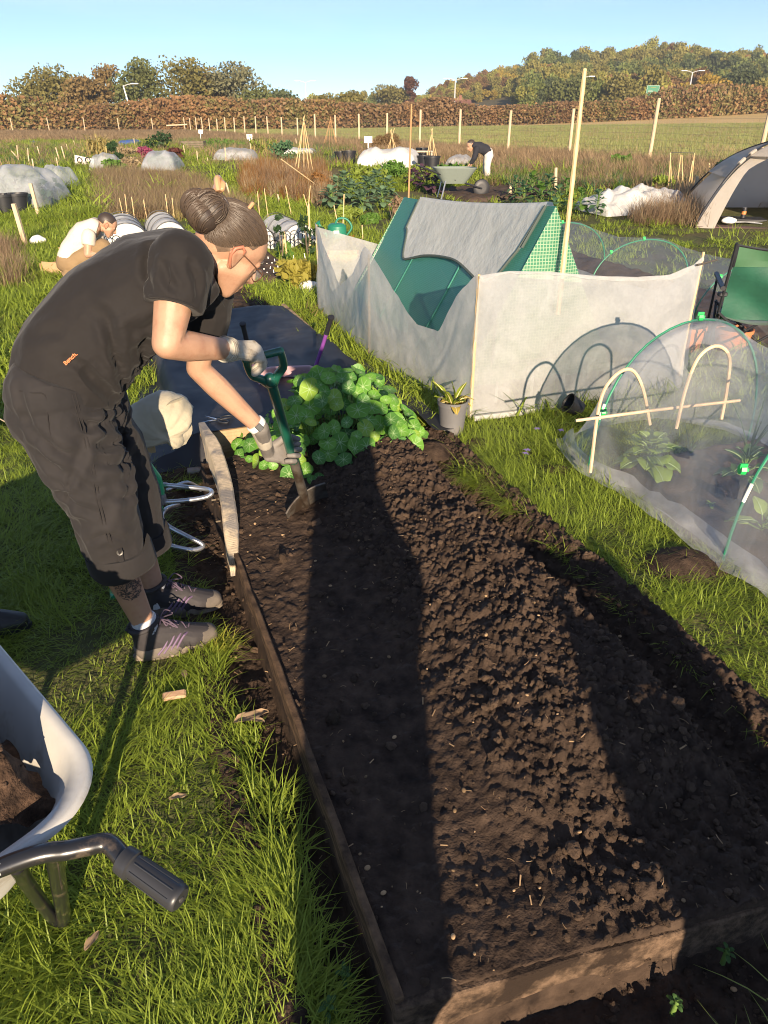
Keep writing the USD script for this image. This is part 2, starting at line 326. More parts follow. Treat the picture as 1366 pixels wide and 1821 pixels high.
def leafmat(name, col, inst=.0, island=.35, hue=.03, trans=.35, rough=.55): LEAFM[name] = M('leaf_' + name, col, rough, island=island, inst=inst, hue=hue, trans=trans, spec=.3); return LEAFM[name]
for n_, c_ in dict(olive=(.39, .34, .09), green=(.27, .31, .085), dark=(.15, .18, .075), gold=(.58, .42, .08), rust=(.38, .22, .09), yellowgreen=(.47, .44, .10)).items(): leafmat('wood_' + n_, c_, inst=.25)
BARK = M('bark', (.10, .075, .05), .9, (.17, .14, .10), 6, bump=.6, bscale=25, bdist=.02)
def crown_points(rng, n, R, H, z0, lumps=9):
    """leaf positions in the shell and volume of uneven lumps"""
    cs = []; 
    for k in range(lumps):
        h = rng.random() ** .8; a = rng.random() * 6.283; rr = R * (.25 + .55 * rng.random()) * math.sin(math.pi * (.12 + .8 * h)) ** .7
        cs.append((rr * math.cos(a), rr * math.sin(a), z0 + H * (.1 + .8 * h), R * (.30 + .25 * rng.random())))
    cs = A_(cs); w = cs[:, 3] ** 2; k = rng.choice(len(cs), n, p=w / w.sum()); d = rdirs(rng, n); r = cs[k, 3] * (rng.random(n) ** .4)
    p = cs[k, :3] + d * r[:, None] * [1, 1, .85]
    return p
wood_protos = []
for k, mname in enumerate(['olive', 'olive', 'yellowgreen', 'green', 'dark', 'gold', 'rust', 'yellowgreen', 'green']):
    r2 = np.random.default_rng(40 + k); pts = crown_points(r2, 1150, 3.4, 7.0, 1.0, 13)
    wood_protos.append((quads(pts, .29, r2, .5, .8), LEAFM['wood_' + mname]))
NW = 4300; wx = rng.uniform(-80, 300, NW * 2); wy = 176 + (rng.random(NW * 2) ** 1.2) * 165
keep = (wx > .055 * wy - 8 - 60 * (rng.random(len(wx)) < .12)) & (wx < .66 * wy + 30); keep &= (wx > .17 * wy) | (wy > 262); wx, wy = wx[keep][:NW], wy[keep][:NW]; wz = hill_z(wx, wy) - .6
zone = fbm(np.stack([wx * .03, wy * .03, 0 * wx], -1), 3, 9) + rng.normal(0, .13, len(wx)); q = np.argsort(np.argsort(zone)) / len(wx)
order = A_([4, 3, 8, 0, 1, 7, 2, 5, 6]); cum = A_([.08, .18, .28, .46, .64, .76, .86, .93, 1.0]); idx = order[np.searchsorted(cum, q.clip(0, .9999))]
scatter('/World/hillside_wood', wood_protos, np.stack([wx, wy, wz], 1), idx, ((.58 + .45 * rng.random(len(wx))) * np.where(wx > .17 * wy, 1, .75))[:, None] * np.stack([1 + 0 * wx, 1 + 0 * wx, .75 + .55 * rng.random(len(wx))], 1), rng.random(len(wx)) * 6.28,
        label='autumn woodland of olive, green and rust crowns covering the hill', category='woodland', kind='stuff')
# ---- the long hedge beyond the field
hp = []; hedge_protos = []
for k, c_ in enumerate([(.44, .24, .11), (.39, .27, .11), (.31, .28, .095), (.50, .28, .13), (.36, .22, .115)]):
    r2 = np.random.default_rng(70 + k); lm = leafmat(f'hedge_{k}', c_, inst=.2)
    pts = r2.normal(size=(520, 3)) * [.75, .75, .8] + [0, 0, 1.5]; pts[:, 2] = np.clip(pts[:, 2], .02, 3.2); hedge_protos.append((quads(pts, .17, r2, .4, .8), lm))
us = np.arange(-70, 150, .62); HP = []; r2 = np.random.default_rng(8)
for row in range(2): HP.append(np.stack([us + r2.normal(0, .2, len(us)), 109 + row * 1.0 + r2.normal(0, .25, len(us))], 1))
HP = np.concatenate(HP); pz = A_([U(a, b) for a, b in HP]); pz[:, 2] = T(pz[:, 0], pz[:, 1]) - .1
top = 1.0 + .55 * (fbm(np.stack([HP[:, 0] * .06, 0 * HP[:, 0], 0 * HP[:, 0]], -1), 3, 2) - .5) * 2; top[HP[:, 0] < 12] *= .98
hz = fbm(np.stack([HP[:, 0] * .09, HP[:, 1] * .2, 0 * HP[:, 0]], -1), 3, 3) + r2.normal(0, .12, len(HP)); hi = np.clip(((np.argsort(np.argsort(hz)) / len(hz)) * 5).astype(int), 0, 4)
hedge = Th('hedge', 'long rust and olive autumn hedge running behind the field', 'hedge')
scatter(hedge.path + '/foliage', hedge_protos, pz, hi, np.stack([1.05 + .3 * r2.random(len(HP)), 1.05 + .3 * r2.random(len(HP)), top * (.95 + .2 * r2.random(len(HP)))], 1), r2.random(len(HP)) * 6.28, kind='stuff')
# ---- trees behind the hedge
def branchy(rng, H, R, z1, n=9, r0=.16):
    ms = [tube([(0, 0, -.2), (.1 * rng.normal(), .1 * rng.normal(), H * .35), (.3 * rng.normal(), .3 * rng.normal(), H * .62), (.3 * rng.normal(), .3 * rng.normal(), H * .9)], [r0, r0 * .75, r0 * .45, r0 * .12], 7)]
    for k in range(n):
        a = rng.random() * 6.28; z = H * (.22 + .5 * rng.random()); l = R * (.30 + .30 * rng.random())
        ms.append(tube([(0, 0, z), (l * .5 * math.cos(a), l * .5 * math.sin(a), z + l * .4), (l * math.cos(a), l * math.sin(a), min(z + l * .9, H * .88))], [r0 * .38, r0 * .22, r0 * .06], 5))
    return cat(ms)
def tree(px, pytop, ydist, wpx, mat, label, seed, n=2600, leaf=.17, lumps=16, z0=.16, cat_='tree', group=None, name='field_tree'):
    r = np.random.default_rng(seed); top = atY(px, pytop - (7 if px < 520 else 0), ydist); g = float(T(top[0], top[1])); H = top[2] - g
    dep = top[1] * cP - (top[2] - CAM_H) * sP; R = (1.75 if px < 520 else 1.3) * wpx / FPX * dep / 2
    t = Th(name, label, cat_, (top[0], top[1], g), group=group)
    t.part('trunk', branchy(r, H, R, 0, 10, .018 * H + .04), BARK, local=True)
    pts = crown_points(r, n, R, H * (1 - z0), H * z0, lumps); pts[:, 2] = H * z0 + (pts[:, 2] - pts[:, 2].min()) / np.ptp(pts[:, 2]) * H * (1 - z0); pts[:, :2] *= R / np.percentile(np.hypot(pts[:, 0], pts[:, 1]), 97)
    t.part('crown', quads(pts, leaf, r, .5, .8), mat, smooth=False, local=True)
TM = {k: leafmat('tree_' + k, c) for k, c in dict(olive=(.31, .27, .08), brown=(.37, .25, .10), green=(.23, .25, .08), grey=(.31, .30, .16), gold=(.55, .36, .06), dark=(.15, .18, .075), red=(.19, .085, .05)).items()}
for i, a in enumerate([(62, 128, 120, 75, 'olive', 'bushy olive tree at the far left above the hedge'), (105, 120, 122, 85, 'olive', 'broad olive tree second from the left above the hedge'), (150, 143, 118, 55, 'brown', 'low brownish tree left of the slim tall one'),
        (196, 120, 121, 38, 'brown', 'slim tree with bare brown sides left of the white lamp post'), (172, 150, 126, 40, 'grey', 'thin greyish tree with sparse leaves between two fuller ones'), (250, 106, 119, 66, 'green', 'tall pointed green tree just right of the white lamp post'),
        (318, 106, 118, 78, 'olive', 'tallest broad olive tree in the middle of the left row'), (368, 128, 122, 50, 'brown', 'yellow-brown tree beside the tall grey-green one'), (412, 117, 120, 66, 'grey', 'rounded grey-green tree at the right end of the tall row'),
        (455, 160, 117, 45, 'green', 'short green tree at the foot of the grey-green one'), (490, 163, 126, 50, 'dark', 'low dark tree behind the hedge left of the thin lamp'), (575, 166, 128, 50, 'olive', 'low olive tree right of the thin lamp'), (616, 160, 130, 60, 'olive', 'low spreading olive tree before the foot of the hill'),
        (560, 178, 116, 24, 'gold', 'small golden bush just right of the thin lamp'), (730, 136, 210, 24, 'red', 'lone dark red tree at the left foot of the wooded hill'), (690, 150, 215, 70, 'olive', 'wide olive tree left of the lone dark red tree'),
        (1020, 128, 175, 55, 'green', 'tall green tree behind the leaning cane'), (1106, 132, 172, 50, 'olive', 'light green tree left of the road sign'), (1262, 130, 176, 46, 'gold', 'yellow-green tree just right of the far right lamp'), (1330, 122, 180, 60, 'dark', 'dark conifer-like tree at the far right of the hillside')]):
    tree(a[0], a[1], a[2], a[3], TM[a[4]], a[5], 300 + i, group=None, n=1500 if a[3] < 50 else 3800, leaf=.20 if a[2] < 140 else .3)
# ---- houses, lamps, road sign
WALL, ROOF, GLASS_D, WHITE = M('render_wall', (.55, .48, .38), .9), M('roof_tiles', (.22, .10, .06), .85, (.16, .07, .05), 4), M('dark_glass', (.03, .035, .04), .1), M('white_paint', (.78, .77, .72), .5, grime=(14, (.5, .47, .4), .5, .8))
def house(px, py_ridge, ydist, w, d, label, gable_front=False):
    top = atY(px, py_ridge, ydist); g = float(T(top[0], top[1])); H = top[2] - g; t = Th('house', label, 'house', (top[0], top[1], g)); e = H * .62
    t.part('wall', cat([box((0, 0, e / 2), (w, d, e))] + [trimesh.convex.convex_hull(A_([(-w / 2, s * d / 2, e), (-w / 2 + .0, -s * d / 2, e), (-w / 2, 0, H - .1), (-w / 2 + .15, 0, H - .1), (-w / 2 + .15, d / 2, e), (-w / 2 + .15, -d / 2, e)])) for s in (1,)]), WALL, local=True)
    rf = t.part('roof', cat([trimesh.convex.convex_hull(A_([(x, s * (d / 2 + .4), e - .1 + dz) for x in (-w / 2 - .4, w / 2 + .4) for dz in (0, .15)] + [(x, 0, H + dz) for x in (-w / 2 - .4, w / 2 + .4) for dz in (0, .15)])) for s in (-1, 1)]), ROOF, local=True)
    put(rf.path, 'chimney', box((w * .3, 0, H + .3), (.6, .6, 1.4)), ROOF)
    for k in (-1, 0, 1): put(t.path, 'window', cbox((k * w * .3, -d / 2 - .02, e * .55), (1.1, .08, 1.1), .01), GLASS_D)
house(255, 186, 150, 9, 7, 'low house with dark red roof right of the white lamp post behind the hedge'); house(462, 178, 155, 9, 6, 'distant house roof between the green trees behind the hedge')
house(795, 178, 185, 10, 7, 'distant house with pale gable at the foot of the hill')
STEEL = M('lamp_steel', (.62, .62, .60), .4, metal=.4)
def lamp(px, py, ydist, label, arms=1, lean=0, h=None):
    top = atY(px, py, ydist); g = float(T(top[0], top[1])); H = top[2] - g; t = Th('street_lamp', label, 'street lamp', (top[0], top[1], g))
    t.part('pole', tube([(lean, 0, 0), (0, 0, H)], [.16, .09], 8), STEEL, local=True)
    for s in ([1] if arms == 1 else [-1, 1]):
        a = t.part('arm', tube([(0, 0, H - .1), (s * .6, 0, H + .12), (s * 1.3, 0, H + .22)], .06, 6), STEEL, local=True)
        put(t.path, 'lamp_head', cbox((s * 1.6, 0, H + .22), (1.1, .4, .16), .05), STEEL)
lamp(219, 152, 113, 'white lamp post leaning slightly among the tall left trees', 1, .9); lamp(543, 146, 170, 'thin grey lamp post with two arms alone against the sky', 2); lamp(810, 142, 150, 'lamp post with two arms at the left foot of the wooded hill', 2)
lamp(1037, 138, 152, 'lamp post half hidden behind the leaning cane', 1); lamp(1232, 128, 152, 'lamp post with two arms right of the green road sign', 2)
SGN = M('sign_green', (.012, .16, .085), .45)
c_ = atY(1160, 167, 155); s = Th('road_sign', 'green road direction sign standing above the hedge', 'road sign', (c_[0], c_[1], float(T(c_[0], c_[1])))); rz_ = A_([[.97, -.24, 0], [.24, .97, 0], [0, 0, 1]])
dep = c_[1] * cP - (c_[2] - CAM_H) * sP; sw, sh = 22 / FPX * dep, 27 / FPX * dep
s.part('panel', cbox(c_, (sw, .08, sh), .02, rz_), SGN)
for k in (-.3, .3): s.part('post', tube([c_ + rz_[0] * k * sw + rz_[1] * .1 - [0, 0, c_[2] - s.loc[2]], c_ + rz_[0] * k * sw + rz_[1] * .1], .07, 6), STEEL)
F_ = lambda a, b: c_ + rz_[0] * a * sw - rz_[1] * .055 + A_([0, 0, b * sh])
s.part('border', cat([beam(F_(a, b), F_(c, d), .03, .07, rz_[1]) for a, b, c, d in [(-.46, -.47, .46, -.47), (-.46, .47, .46, .47), (-.46, -.47, -.46, .47), (.46, -.47, .46, .47)]]), WHITE)
s.part('arrow', cat([beam(F_(.02, -.38), F_(.02, -.02), .03, .2, rz_[1]), beam(F_(.02, -.3), F_(.25, -.12), .03, .12, rz_[1]), beam(F_(.02, -.2), F_(-.2, -.25), .03, .1, rz_[1])]), WHITE)
s.part('lettering', cat([beam(F_(-.36, .22), F_(-.02, .22), .03, .15, rz_[1]), beam(F_(-.36, .12), F_(.1, .12), .03, .15, rz_[1]), beam(F_(-.36, .02), F_(-.1, .02), .03, .12, rz_[1])]), WHITE)
s.part('route_lettering', beam(F_(-.2, .36), F_(.22, .36), .03, .2, rz_[1]), M('sign_yellow', (.7, .5, .05), .5))
# ---- post and wire fence along the field
POSTW = M('fence_wood', (.42, .32, .20), .85, (.55, .44, .30), 5, stretch=(4, 4, .6), bump=.4, bscale=30)
WIRE = M('wire', (.14, .13, .12), .6, metal=.3)
rngf = np.random.default_rng(3)
fence = Th('field_fence', 'post and wire mesh fence running along the edge of the field', 'fence')
FP = []
for i in range(-2, 23):
    D = 18 * (1 + .1777 * i); X = 18 * (.5265 - .0864 * i); y = (D - .45) / cP; FP.append(A_([X, y, float(T(X, y))]))
corner = FP[-1]
FPL = [U(uv_of(corner)[0] - 3.9 * k, uv_of(corner)[1] - .15 * k) for k in range(1, 16)]
for p in FPL: p[2] = float(T(p[0], p[1]))
def post_mesh(p, h=1.5, r=.055, l=.03): return tube([p + [0, 0, -.15], p + A_([l * rngf.normal(), l * rngf.normal(), h])], [r, r * .92], 9)
for p in FP + FPL: fence.part('post', post_mesh(p, 1.45 + .06 * rngf.normal()), POSTW)
line = FP + FPL; wires = []
for a, b in zip(line, line[1:]):
    a, b = a + [.06, 0, 0], b + [.06, 0, 0]
    for z in (.1, .25, .4, .58, .76, .95, 1.15): wires.append(tube([a + [0, 0, z], (a + b) / 2 + [0, 0, z - .01], b + [0, 0, z]], .0024, 3, False))
    if a[1] < 60:
        for t in np.linspace(.03, .97, 20): wires.append(tube([a + (b - a) * t + [0, 0, .08], a + (b - a) * t + [0, 0, 1.15]], .0016, 3, False))
fence.part('wire_mesh', cat(wires), WIRE, kind='stuff')
gp = [atY(296, 223, 96), atY(333, 221, 96)]; g0 = Th('goal_frame', 'pale wooden frame standing at the far corner of the field fence', 'frame', (gp[0][0], 96, float(T(gp[0][0], 96))))
for q_ in gp: g0.part('upright', beam(A_([q_[0], 96, g0.loc[2]]), q_, .12, .12), POSTW)
g0.part('crossbar', beam(gp[0], gp[1], .12, .12), POSTW)
# ---------------------------------------------------------------- the dug bed
rng = np.random.default_rng(11)
def soilmat(name, a, b, bs=90., sc=7.): return M(name, a, .95, b, sc, 6.0, bump=.9, bscale=bs, bdist=.006, spec=.15, ramp=(.3, .7))
SOIL = soilmat('soil', (.020, .0135, .0105), (.080, .054, .038), 140., 16.); CLOD = M('soil_clod', (.045, .030, .021), .95, (.11, .074, .050), 14, bump=.8, bscale=120, bdist=.004, spec=.15, inst=.35)
BW, BL = 1.13, 2.90
def worley(p, seed):
    """distance to the nearest of jittered cell points, 2-D"""
    i = np.floor(p).astype(int); best = np.full(p.shape[:-1], 9.0); tone = np.zeros(p.shape[:-1])
    for a in (-1, 0, 1):
        for b in (-1, 0, 1):
            c = i + [a, b]; cc = np.concatenate([c, 0 * c[..., :1]], -1).astype(float)
            jx, jy, h = noise(cc + .0, seed), noise(cc + .0, seed + 1), noise(cc + .0, seed + 2)
            d = np.hypot(p[..., 0] - c[..., 0] - jx, p[..., 1] - c[..., 1] - jy); m = d < best
            best = np.where(m, d, best); tone = np.where(m, h, tone)
    return best, tone
def soil_base(u, v):
    side = sst((u - .30) / .55) * (1 - sst((u - 1.0) / .22))
    v = v + .115 * np.clip(u, 0, 1.1) * (v < .6) * np.clip((.6 - v) / .4, 0, 1)
    z = .085 + .10 * side * sst((v - .1) / .5) * (1 - .3 * sst((v - 2.2) / .6)) + .02 * sst((v - 1.7) / .8) * (1 - sst((u - .7) / .4))
    z += .035 * (fbm(np.stack([u * 2.2, v * 2.2, 0 * u], -1), 3, 3) - .5) * 2
    z -= .012 * np.exp(-((u - .06) / .09) ** 2); z = np.maximum(z, .085 + .02 * sst((.3 - v) / .25))
    right = sst((u - 1.0) / .16); z = z * (1 - right) + right * (-.075 + .10 * sst((u - 1.24) / .16))
    left = sst((-u - .005) / .02); zl = -.045 + .055 * sst((-u - .10) / .12); z = z * (1 - left) + left * zl
    fr = sst((-v - .015) / .02); zf = -.06 + .07 * sst((-v - .17) / .12); z = z * (1 - fr) + fr * zf
    bk = sst((v - 2.72) / .12); z = z * (1 - bk) + bk * .02
    return z
def soil_z(u, v):
    z = soil_base(u, v); p = np.stack([u, v], -1)
    rough = .35 + .65 * sst((u - .35) / .25); rough = np.where(u < 0, .45, rough) * np.where(v < -.02, .6, 1)
    w1, t1 = worley(p * 13 + .3 * fbm(np.stack([u * 9, v * 9, 0 * u], -1), 2, 1)[..., None], 21); w2, t2 = worley(p * 30, 31); w3, t3 = worley(p * 62, 41)
    z = z + rough * (.030 * np.clip(t1 - .42, 0, 1) * np.clip(1.15 - 1.3 * w1, 0, 1) + .022 * t2 ** 1.5 * np.clip(1.15 - 1.4 * w2, 0, 1) + .012 * t3 * np.clip(1.1 - 1.3 * w3, 0, 1))
    z += rough * .010 * (np.abs(fbm(np.stack([u * 45, v * 45, 0 * u], -1), 3, 16) - .5) * 2)
    z += rough * .02 * (fbm(np.stack([u * 22, v * 22, 0 * u], -1), 4, 6) - .5)
    edge = np.minimum.reduce([u + .30, 1.50 - u, v + .46, 2.98 - v]); return np.where(edge < .06, np.minimum(z, -.025 * (1 - edge / .06) + .01 * edge / .06), z)
uu, vv = np.meshgrid(np.arange(-.31, 1.505, .0055), np.arange(-.47, 2.985, .0055), indexing='ij')
zz = soil_z(uu, vv); SP = U(0, 0) + uu[..., None] * np.append(PE, 0) + vv[..., None] * np.append(FW, 0); SP[..., 2] = zz
single('bed_soil', grid(SP), SOIL, 'freshly dug dark soil heaped in the bed beside the path', 'soil', kind='stuff', smooth=True)
def clod(seed, r=1.0, sub=1):
    s = trimesh.creation.icosphere(subdivisions=sub); v = s.vertices * (1 + 1.3 * (fbm(s.vertices * 1.5 + seed * 7, 3, seed) - .5)[:, None]) * [1, .85, .65] * r
    return trimesh.Trimesh(v, s.faces, process=False)
n = 13000; cu, cv = rng.uniform(-.26, 1.40, n), rng.uniform(-.40, 2.75, n)
pk = sst((cu - .35) / .2) * .9 + .1 + (cu < 0) * .15; keep = rng.random(n) < pk; cu, cv = cu[keep], cv[keep]
cs = .0028 + .011 * rng.random(len(cu)) ** 4 + .012 * (rng.random(len(cu)) < .012)
cp = A_([U(a, b) for a, b in zip(cu, cv)]); cp[:, 2] = soil_z(cu, cv) + cs * .25
scatter('/World/soil_clods', [(clod(k, 1, 2), CLOD) for k in range(8)], cp, rng.integers(0, 8, len(cu)), cs, rng.random(len(cu)) * 6.28, rng.random(len(cu)) * 1.2, rng.random(len(cu)) * 6.28, label='loose crumbs and clods lying over the dug soil', category='soil clods', kind='stuff')
STRAW = M('straw_bits', (.30, .20, .11), .9, inst=.5, spec=.2)
n = 900; cu, cv = rng.uniform(-.2, 1.35, n), rng.uniform(-.35, 2.7, n); cp = A_([U(a, b) for a, b in zip(cu, cv)]); cp[:, 2] = soil_z(cu, cv) + .004
scatter('/World/straw_bits', [(cbox((0, 0, 0), (1, .16, .08), .03), STRAW), (tube(curve([(-.5, 0, 0), (0, .08, .06), (.5, 0, 0)], 5), .035, 4), STRAW), (ell((0, 0, 0), (.30, .22, .15), 1), STRAW)], cp, rng.integers(0, 3, n), .008 + .022 * rng.random(n) ** 3, rng.random(n) * 6.28, rng.normal(0, .3, n), rng.random(n) * 6.28, label='pale straw and bark crumbs strewn through the dug soil', category='plant debris', kind='stuff')
WOODD = M('soiled_board', (.055, .036, .024), .95, (.19, .12, .07), 6, 5, stretch=(3, 3, 12), bump=.7, bscale=60, bdist=.004, spec=.15, ramp=(.38, .72))
WOODF = M('soiled_front_board', (.055, .037, .025), .95, (.15, .10, .066), 38, 6, bump=1.0, bscale=120, bdist=.008, spec=.15, ramp=(.38, .62), grime=(7, (.028, .019, .014), .48, .60))
WOODB = M('old_board', (.40, .27, .145), .85, (.30, .20, .11), 3, 5, stretch=(8, 8, 1.2), bump=.4, bscale=40, wave=(14, 'z', .35, .003, 4.0), grime=(9, (.06, .04, .028), .5, .66))
bed = Th('bed_edging', 'thin soil-caked boards edging the dug bed on its left and front', 'bed edging', U(0, 0))
def wobble(mesh, amp, sc, seed): m = tm(mesh); m = m.subdivide_to_size(.06); return trimesh.Trimesh(m.vertices + (np.stack([fbm(m.vertices * sc + k * 9, 3, seed + k) for k in range(3)], -1) - .5) * 2 * amp, m.faces, process=False)
bed.part('left_board', wobble(beam(U(-.005, -.02, .045), U(.0, 1.86, .030), .022, .15), .006, 5, 1), WOODD)
bed.part('front_board', wobble(beam(U(-.02, -.012, .025), U(1.0, -.128, .005), .026, .17), .008, 5, 4), WOODF)
# sleeper lying along the bed's left edge, weathered grey outside
GREYW = M('weathered_timber', (.44, .36, .25), .9, (.62, .50, .34), 4, 5, stretch=(10, 10, 1.0), bump=.5, bscale=30, wave=(9, 'y', .4, .004, 5.0), grime=(5, (.22, .2, .18), .52, .62))
pl0, pl1 = A_([-.612, 2.44, .04]), A_([-.985, 3.60, .17])
plank = Th('loose_plank', 'weathered thick plank tilted on its edge beside the green kneeler', 'plank', tuple(pl0))
ax_ = nrm(pl1 - pl0); si_ = nrm(np.cross([0, 0, 1.], ax_)); up_ = np.cross(ax_, si_); L_ = np.linalg.norm(pl1 - pl0)
xs = np.linspace(0, 1, 22); rings = []
for t in xs:
    hh = .105 * (1 - .55 * (1 - sst(t / .25)) - .35 * sst((t - .75) / .25)); ww = .032 * (1 - .4 * (1 - sst(t / .15)) - .45 * sst((t - .7) / .3)); bow = -.035 * math.sin(math.pi * t)
    c = pl0 + (pl1 - pl0) * t + up_ * .015 * math.sin(3 * t + 1) + si_ * bow
    rings.append([c + si_ * a * ww + up_ * b * hh for a, b in [(-1, -.96), (-.9, -1), (.9, -1), (1, -.96), (1, .92), (.8, 1), (-.8, 1), (-1, .92)]])
plank.part('timber', wobble(skin_rings(A_(rings)), .003, 14, 2), GREYW, smooth=30)
for t, s_ in ((.42, .5), (.30, -.2)): plank.part('nail', tube([pl0 + (pl1 - pl0) * t - si_ * .0 + up_ * .03 * s_, pl0 + (pl1 - pl0) * t + si_ * .034 + up_ * .03 * s_], .004, 6), BARK)
# ---- covered bed behind
bb = Th('covered_bed', 'raised bed behind the nasturtiums with rough wooden front board', 'raised bed', U(.0, 2.95))
bb.part('front_board', wobble(beam(U(-.03, 2.98, .085), U(1.22, 2.98, .085), .045, .17), .004, 6, 6), WOODB)
bb.part('side_board', beam(U(1.24, 3.0, .06), U(1.24, 6.1, .06), .04, .12), WOODB)
BLACKF = M('weed_fabric', (.014, .015, .020), .58, (.022, .023, .029), 3, 4, bump=.12, bscale=450, bdist=.001, wave=(1.4, 'x', .35, .02, 6.0), grime=(3.0, (.075, .065, .058), .52, .8), spec=.3)
su, sv = np.meshgrid(np.linspace(-.26, 1.46, 70), np.linspace(2.955, 6.2, 110), indexing='ij')
wav = .012 * (fbm(np.stack([su * 3, sv * 3, 0 * su], -1), 4, 5) - .5) * 2 + .012 * np.sin(su * 7 + sv * 2.2 + 3 * fbm(np.stack([su, sv, 0 * su], -1), 2, 8)) * sst((sv - 3.2) / .5)
sz = .178 - .05 * sst((sv - 3.2) / 2.5) + wav - (.17 - .03) * sst((-.02 - su) / .12) - (.16 - .04) * sst((su - 1.22) / .14) - .10 * sst((sv - 6.0) / .2) + .0 * su
sz = np.maximum(sz, .016); sv = sv - .16 * np.clip((su - 1.0) / .4, 0, 1) * np.clip(1 - (sv - 2.955) / .5, 0, 1); S3 = U(0, 0) + su[..., None] * np.append(PE, 0) + sv[..., None] * np.append(FW, 0); S3[..., 2] = sz
S3[..., :2] += (.05 * (fbm(np.stack([su * 2, sv * 2, 0 * su + 3], -1), 3, 5) - .5))[..., None] * (np.abs(su - .6) > .55)[..., None]
fs = grid(S3)
corner_ = []
for t in np.linspace(0, 1, 14):
    corner_.append([U(-.26 + .28 * s_ + .03 * t, 2.955 - .10 * t - .05 * s_ * t, max(.022, (.03 + .15 * s_) * (1 - t) + .0)) + [0, 0, .01 * math.sin(9 * s_)] for s_ in np.linspace(0, 1, 12)])
fr_ = []
for t in np.linspace(0, 1, 10): fr_.append([U(u_, 2.953 - .055 * t - .03 * math.sin(u_ * 9) * t, .182 - .055 * t ** 1.5 + .006 * math.sin(u_ * 14)) for u_ in np.linspace(.02, .62, 30)])
single('weed_fabric', cat([fs, grid(corner_)]), BLACKF, 'black weed fabric spread over the raised bed behind the nasturtiums', 'fabric sheet', smooth=True)
# bare bed and seed bed further back
def patch(name, u0, u1, v0, v1, z, mat, label, amp=.02, step=.05, seed=1, cat_='soil bed'):
    a, b = np.meshgrid(np.arange(u0, u1 + step, step), np.arange(v0, v1 + step, step), indexing='ij'); p = U(0, 0) + a[..., None] * np.append(PE, 0) + b[..., None] * np.append(FW, 0)
    e = np.clip(np.minimum.reduce([a - u0, u1 - a, b - v0, v1 - b]) / .12, 0, 1); w, t = worley(np.stack([a, b], -1) * 9, seed)
    p[..., 2] = T(p[..., 0], p[..., 1]) - .03 + (z + .03) * sst(e) + e * (amp * 1.6 * t * np.sqrt(np.clip(1 - 1.5 * w ** 2, 0, 1)) + amp * (fbm(np.stack([a * 9, b * 9, 0 * a], -1), 4, seed) - .5)); return single(name, grid(p), mat, label, cat_, kind='structure' if cat_ is None else None, smooth=True)
SOILG = soilmat('soil_dry', (.055, .038, .028), (.105, .075, .055))
patch('soil_bed', -.1, 1.25, 6.15, 7.3, .06, SOIL, 'bare dark soil bed behind the black fabric below the gardener\'s face', .02, .03, 3)
patch('seed_bed', .3, 1.9, 7.45, 9.6, .08, SOILG, 'soil seed bed with rows of white labels before the cloches', .02, .04, 4)
patch('tunnel_soil', 1.93, 3.2, -.9, 2.15, .045, SOILG, 'pale crumbly soil bed under the near netting tunnel', .016, .02, 5)
patch('enclosed_soil', 1.72, 3.1, 3.1, 5.9, .05, SOILG, 'soil bed inside the white fleece enclosure', .02, .05, 6)
patch('far_net_soil', 4.3, 5.7, 2.8, 8.6, .06, SOILG, 'soil bed under the long far netting tunnel', .02, .05, 7)
# soil heap spots on the path
for i, (px, py, r_) in enumerate([(850, 788, .085), (1215, 1005, .16), (985, 835, .08), (1010, 760, .07), (770, 800, .13)]):
    c = at(px, py); a = np.linspace(0, 6.283, 25)[:-1]; R_ = np.linspace(1, 0, 9); rr = []
    for k in R_: rr.append(np.stack([c[0] + r_ * k * np.cos(a) * 1.25, c[1] + r_ * k * np.sin(a), c[2] - .012 + .06 * r_ / .1 * (1 - k ** 2) * .6 + .02 * (fbm(np.stack([a * 0 + k * 4, np.cos(a) * 3 + i, np.sin(a) * 3], -1), 3, i) - .3) * (k > 0) * (k < 1)], -1))
    single('soil_heap', skin_rings(A_(rr), caps=False), SOIL, ['small soil heap behind the grey plant pot on the path', 'brown soil heap spilling under the hem of the near netting', 'bare soil spot by the near hoop foot', 'bare soil spot left of the small dark pot', 'crumbled soil at the corner by the fabric and the pot'][i], 'soil heap', smooth=True)
# ---------------------------------------------------------------- grass
GRASS = M('grass_blades', (.2, .3, .05), .5, islandramp=[(0, (.09, .17, .014)), (.42, (.18, .275, .026)), (.76, (.34, .40, .055)), (.9, (.46, .42, .10)), (1, (.48, .36, .16))], trans=.4, spec=.35)
GRASS_Y = M('grass_dry_blades', (.26, .22, .07), .7, island=.35, inst=.3, hue=.03, trans=.3, spec=.2)
def tuft(seed, n, R, L, W, mat, seg=3, droop=.6, lean=.55):
    r = np.random.default_rng(seed); a = r.random(n) * 6.283; rad = R * np.sqrt(r.random(n)); p = np.stack([rad * np.cos(a), rad * np.sin(a), np.full(n, -.006)], 1)
    d = np.stack([r.normal(0, lean, n), r.normal(0, lean, n), np.full(n, 1.0)], 1); return (blades(p, d, L, W, r, seg, droop), mat)
tufts = [tuft(100 + k, 26, .045, .085 + .02 * (k % 3), .0042, GRASS, 3) for k in range(6)] + [tuft(120 + k, 9, .04, .09, .004, GRASS_Y, 3, .8, .8) for k in range(2)]
def in_rect(u, v, r): return (u > r[0]) & (u < r[1]) & (v > r[2]) & (v < r[3])
NOGRASS = [(-.06, 1.2, -.36, 3.0), (-.18, 1.33, 2.94, 6.05), (1.98, 3.15, -.85, 2.05), (-.05, 1.2, 6.2, 7.25), (.35, 1.85, 7.5, 9.55), (1.66, 3.15, 3.05, 6.0), (4.35, 5.65, 2.9, 8.5), (-.2, 2.3, 9.7, 11.2)]
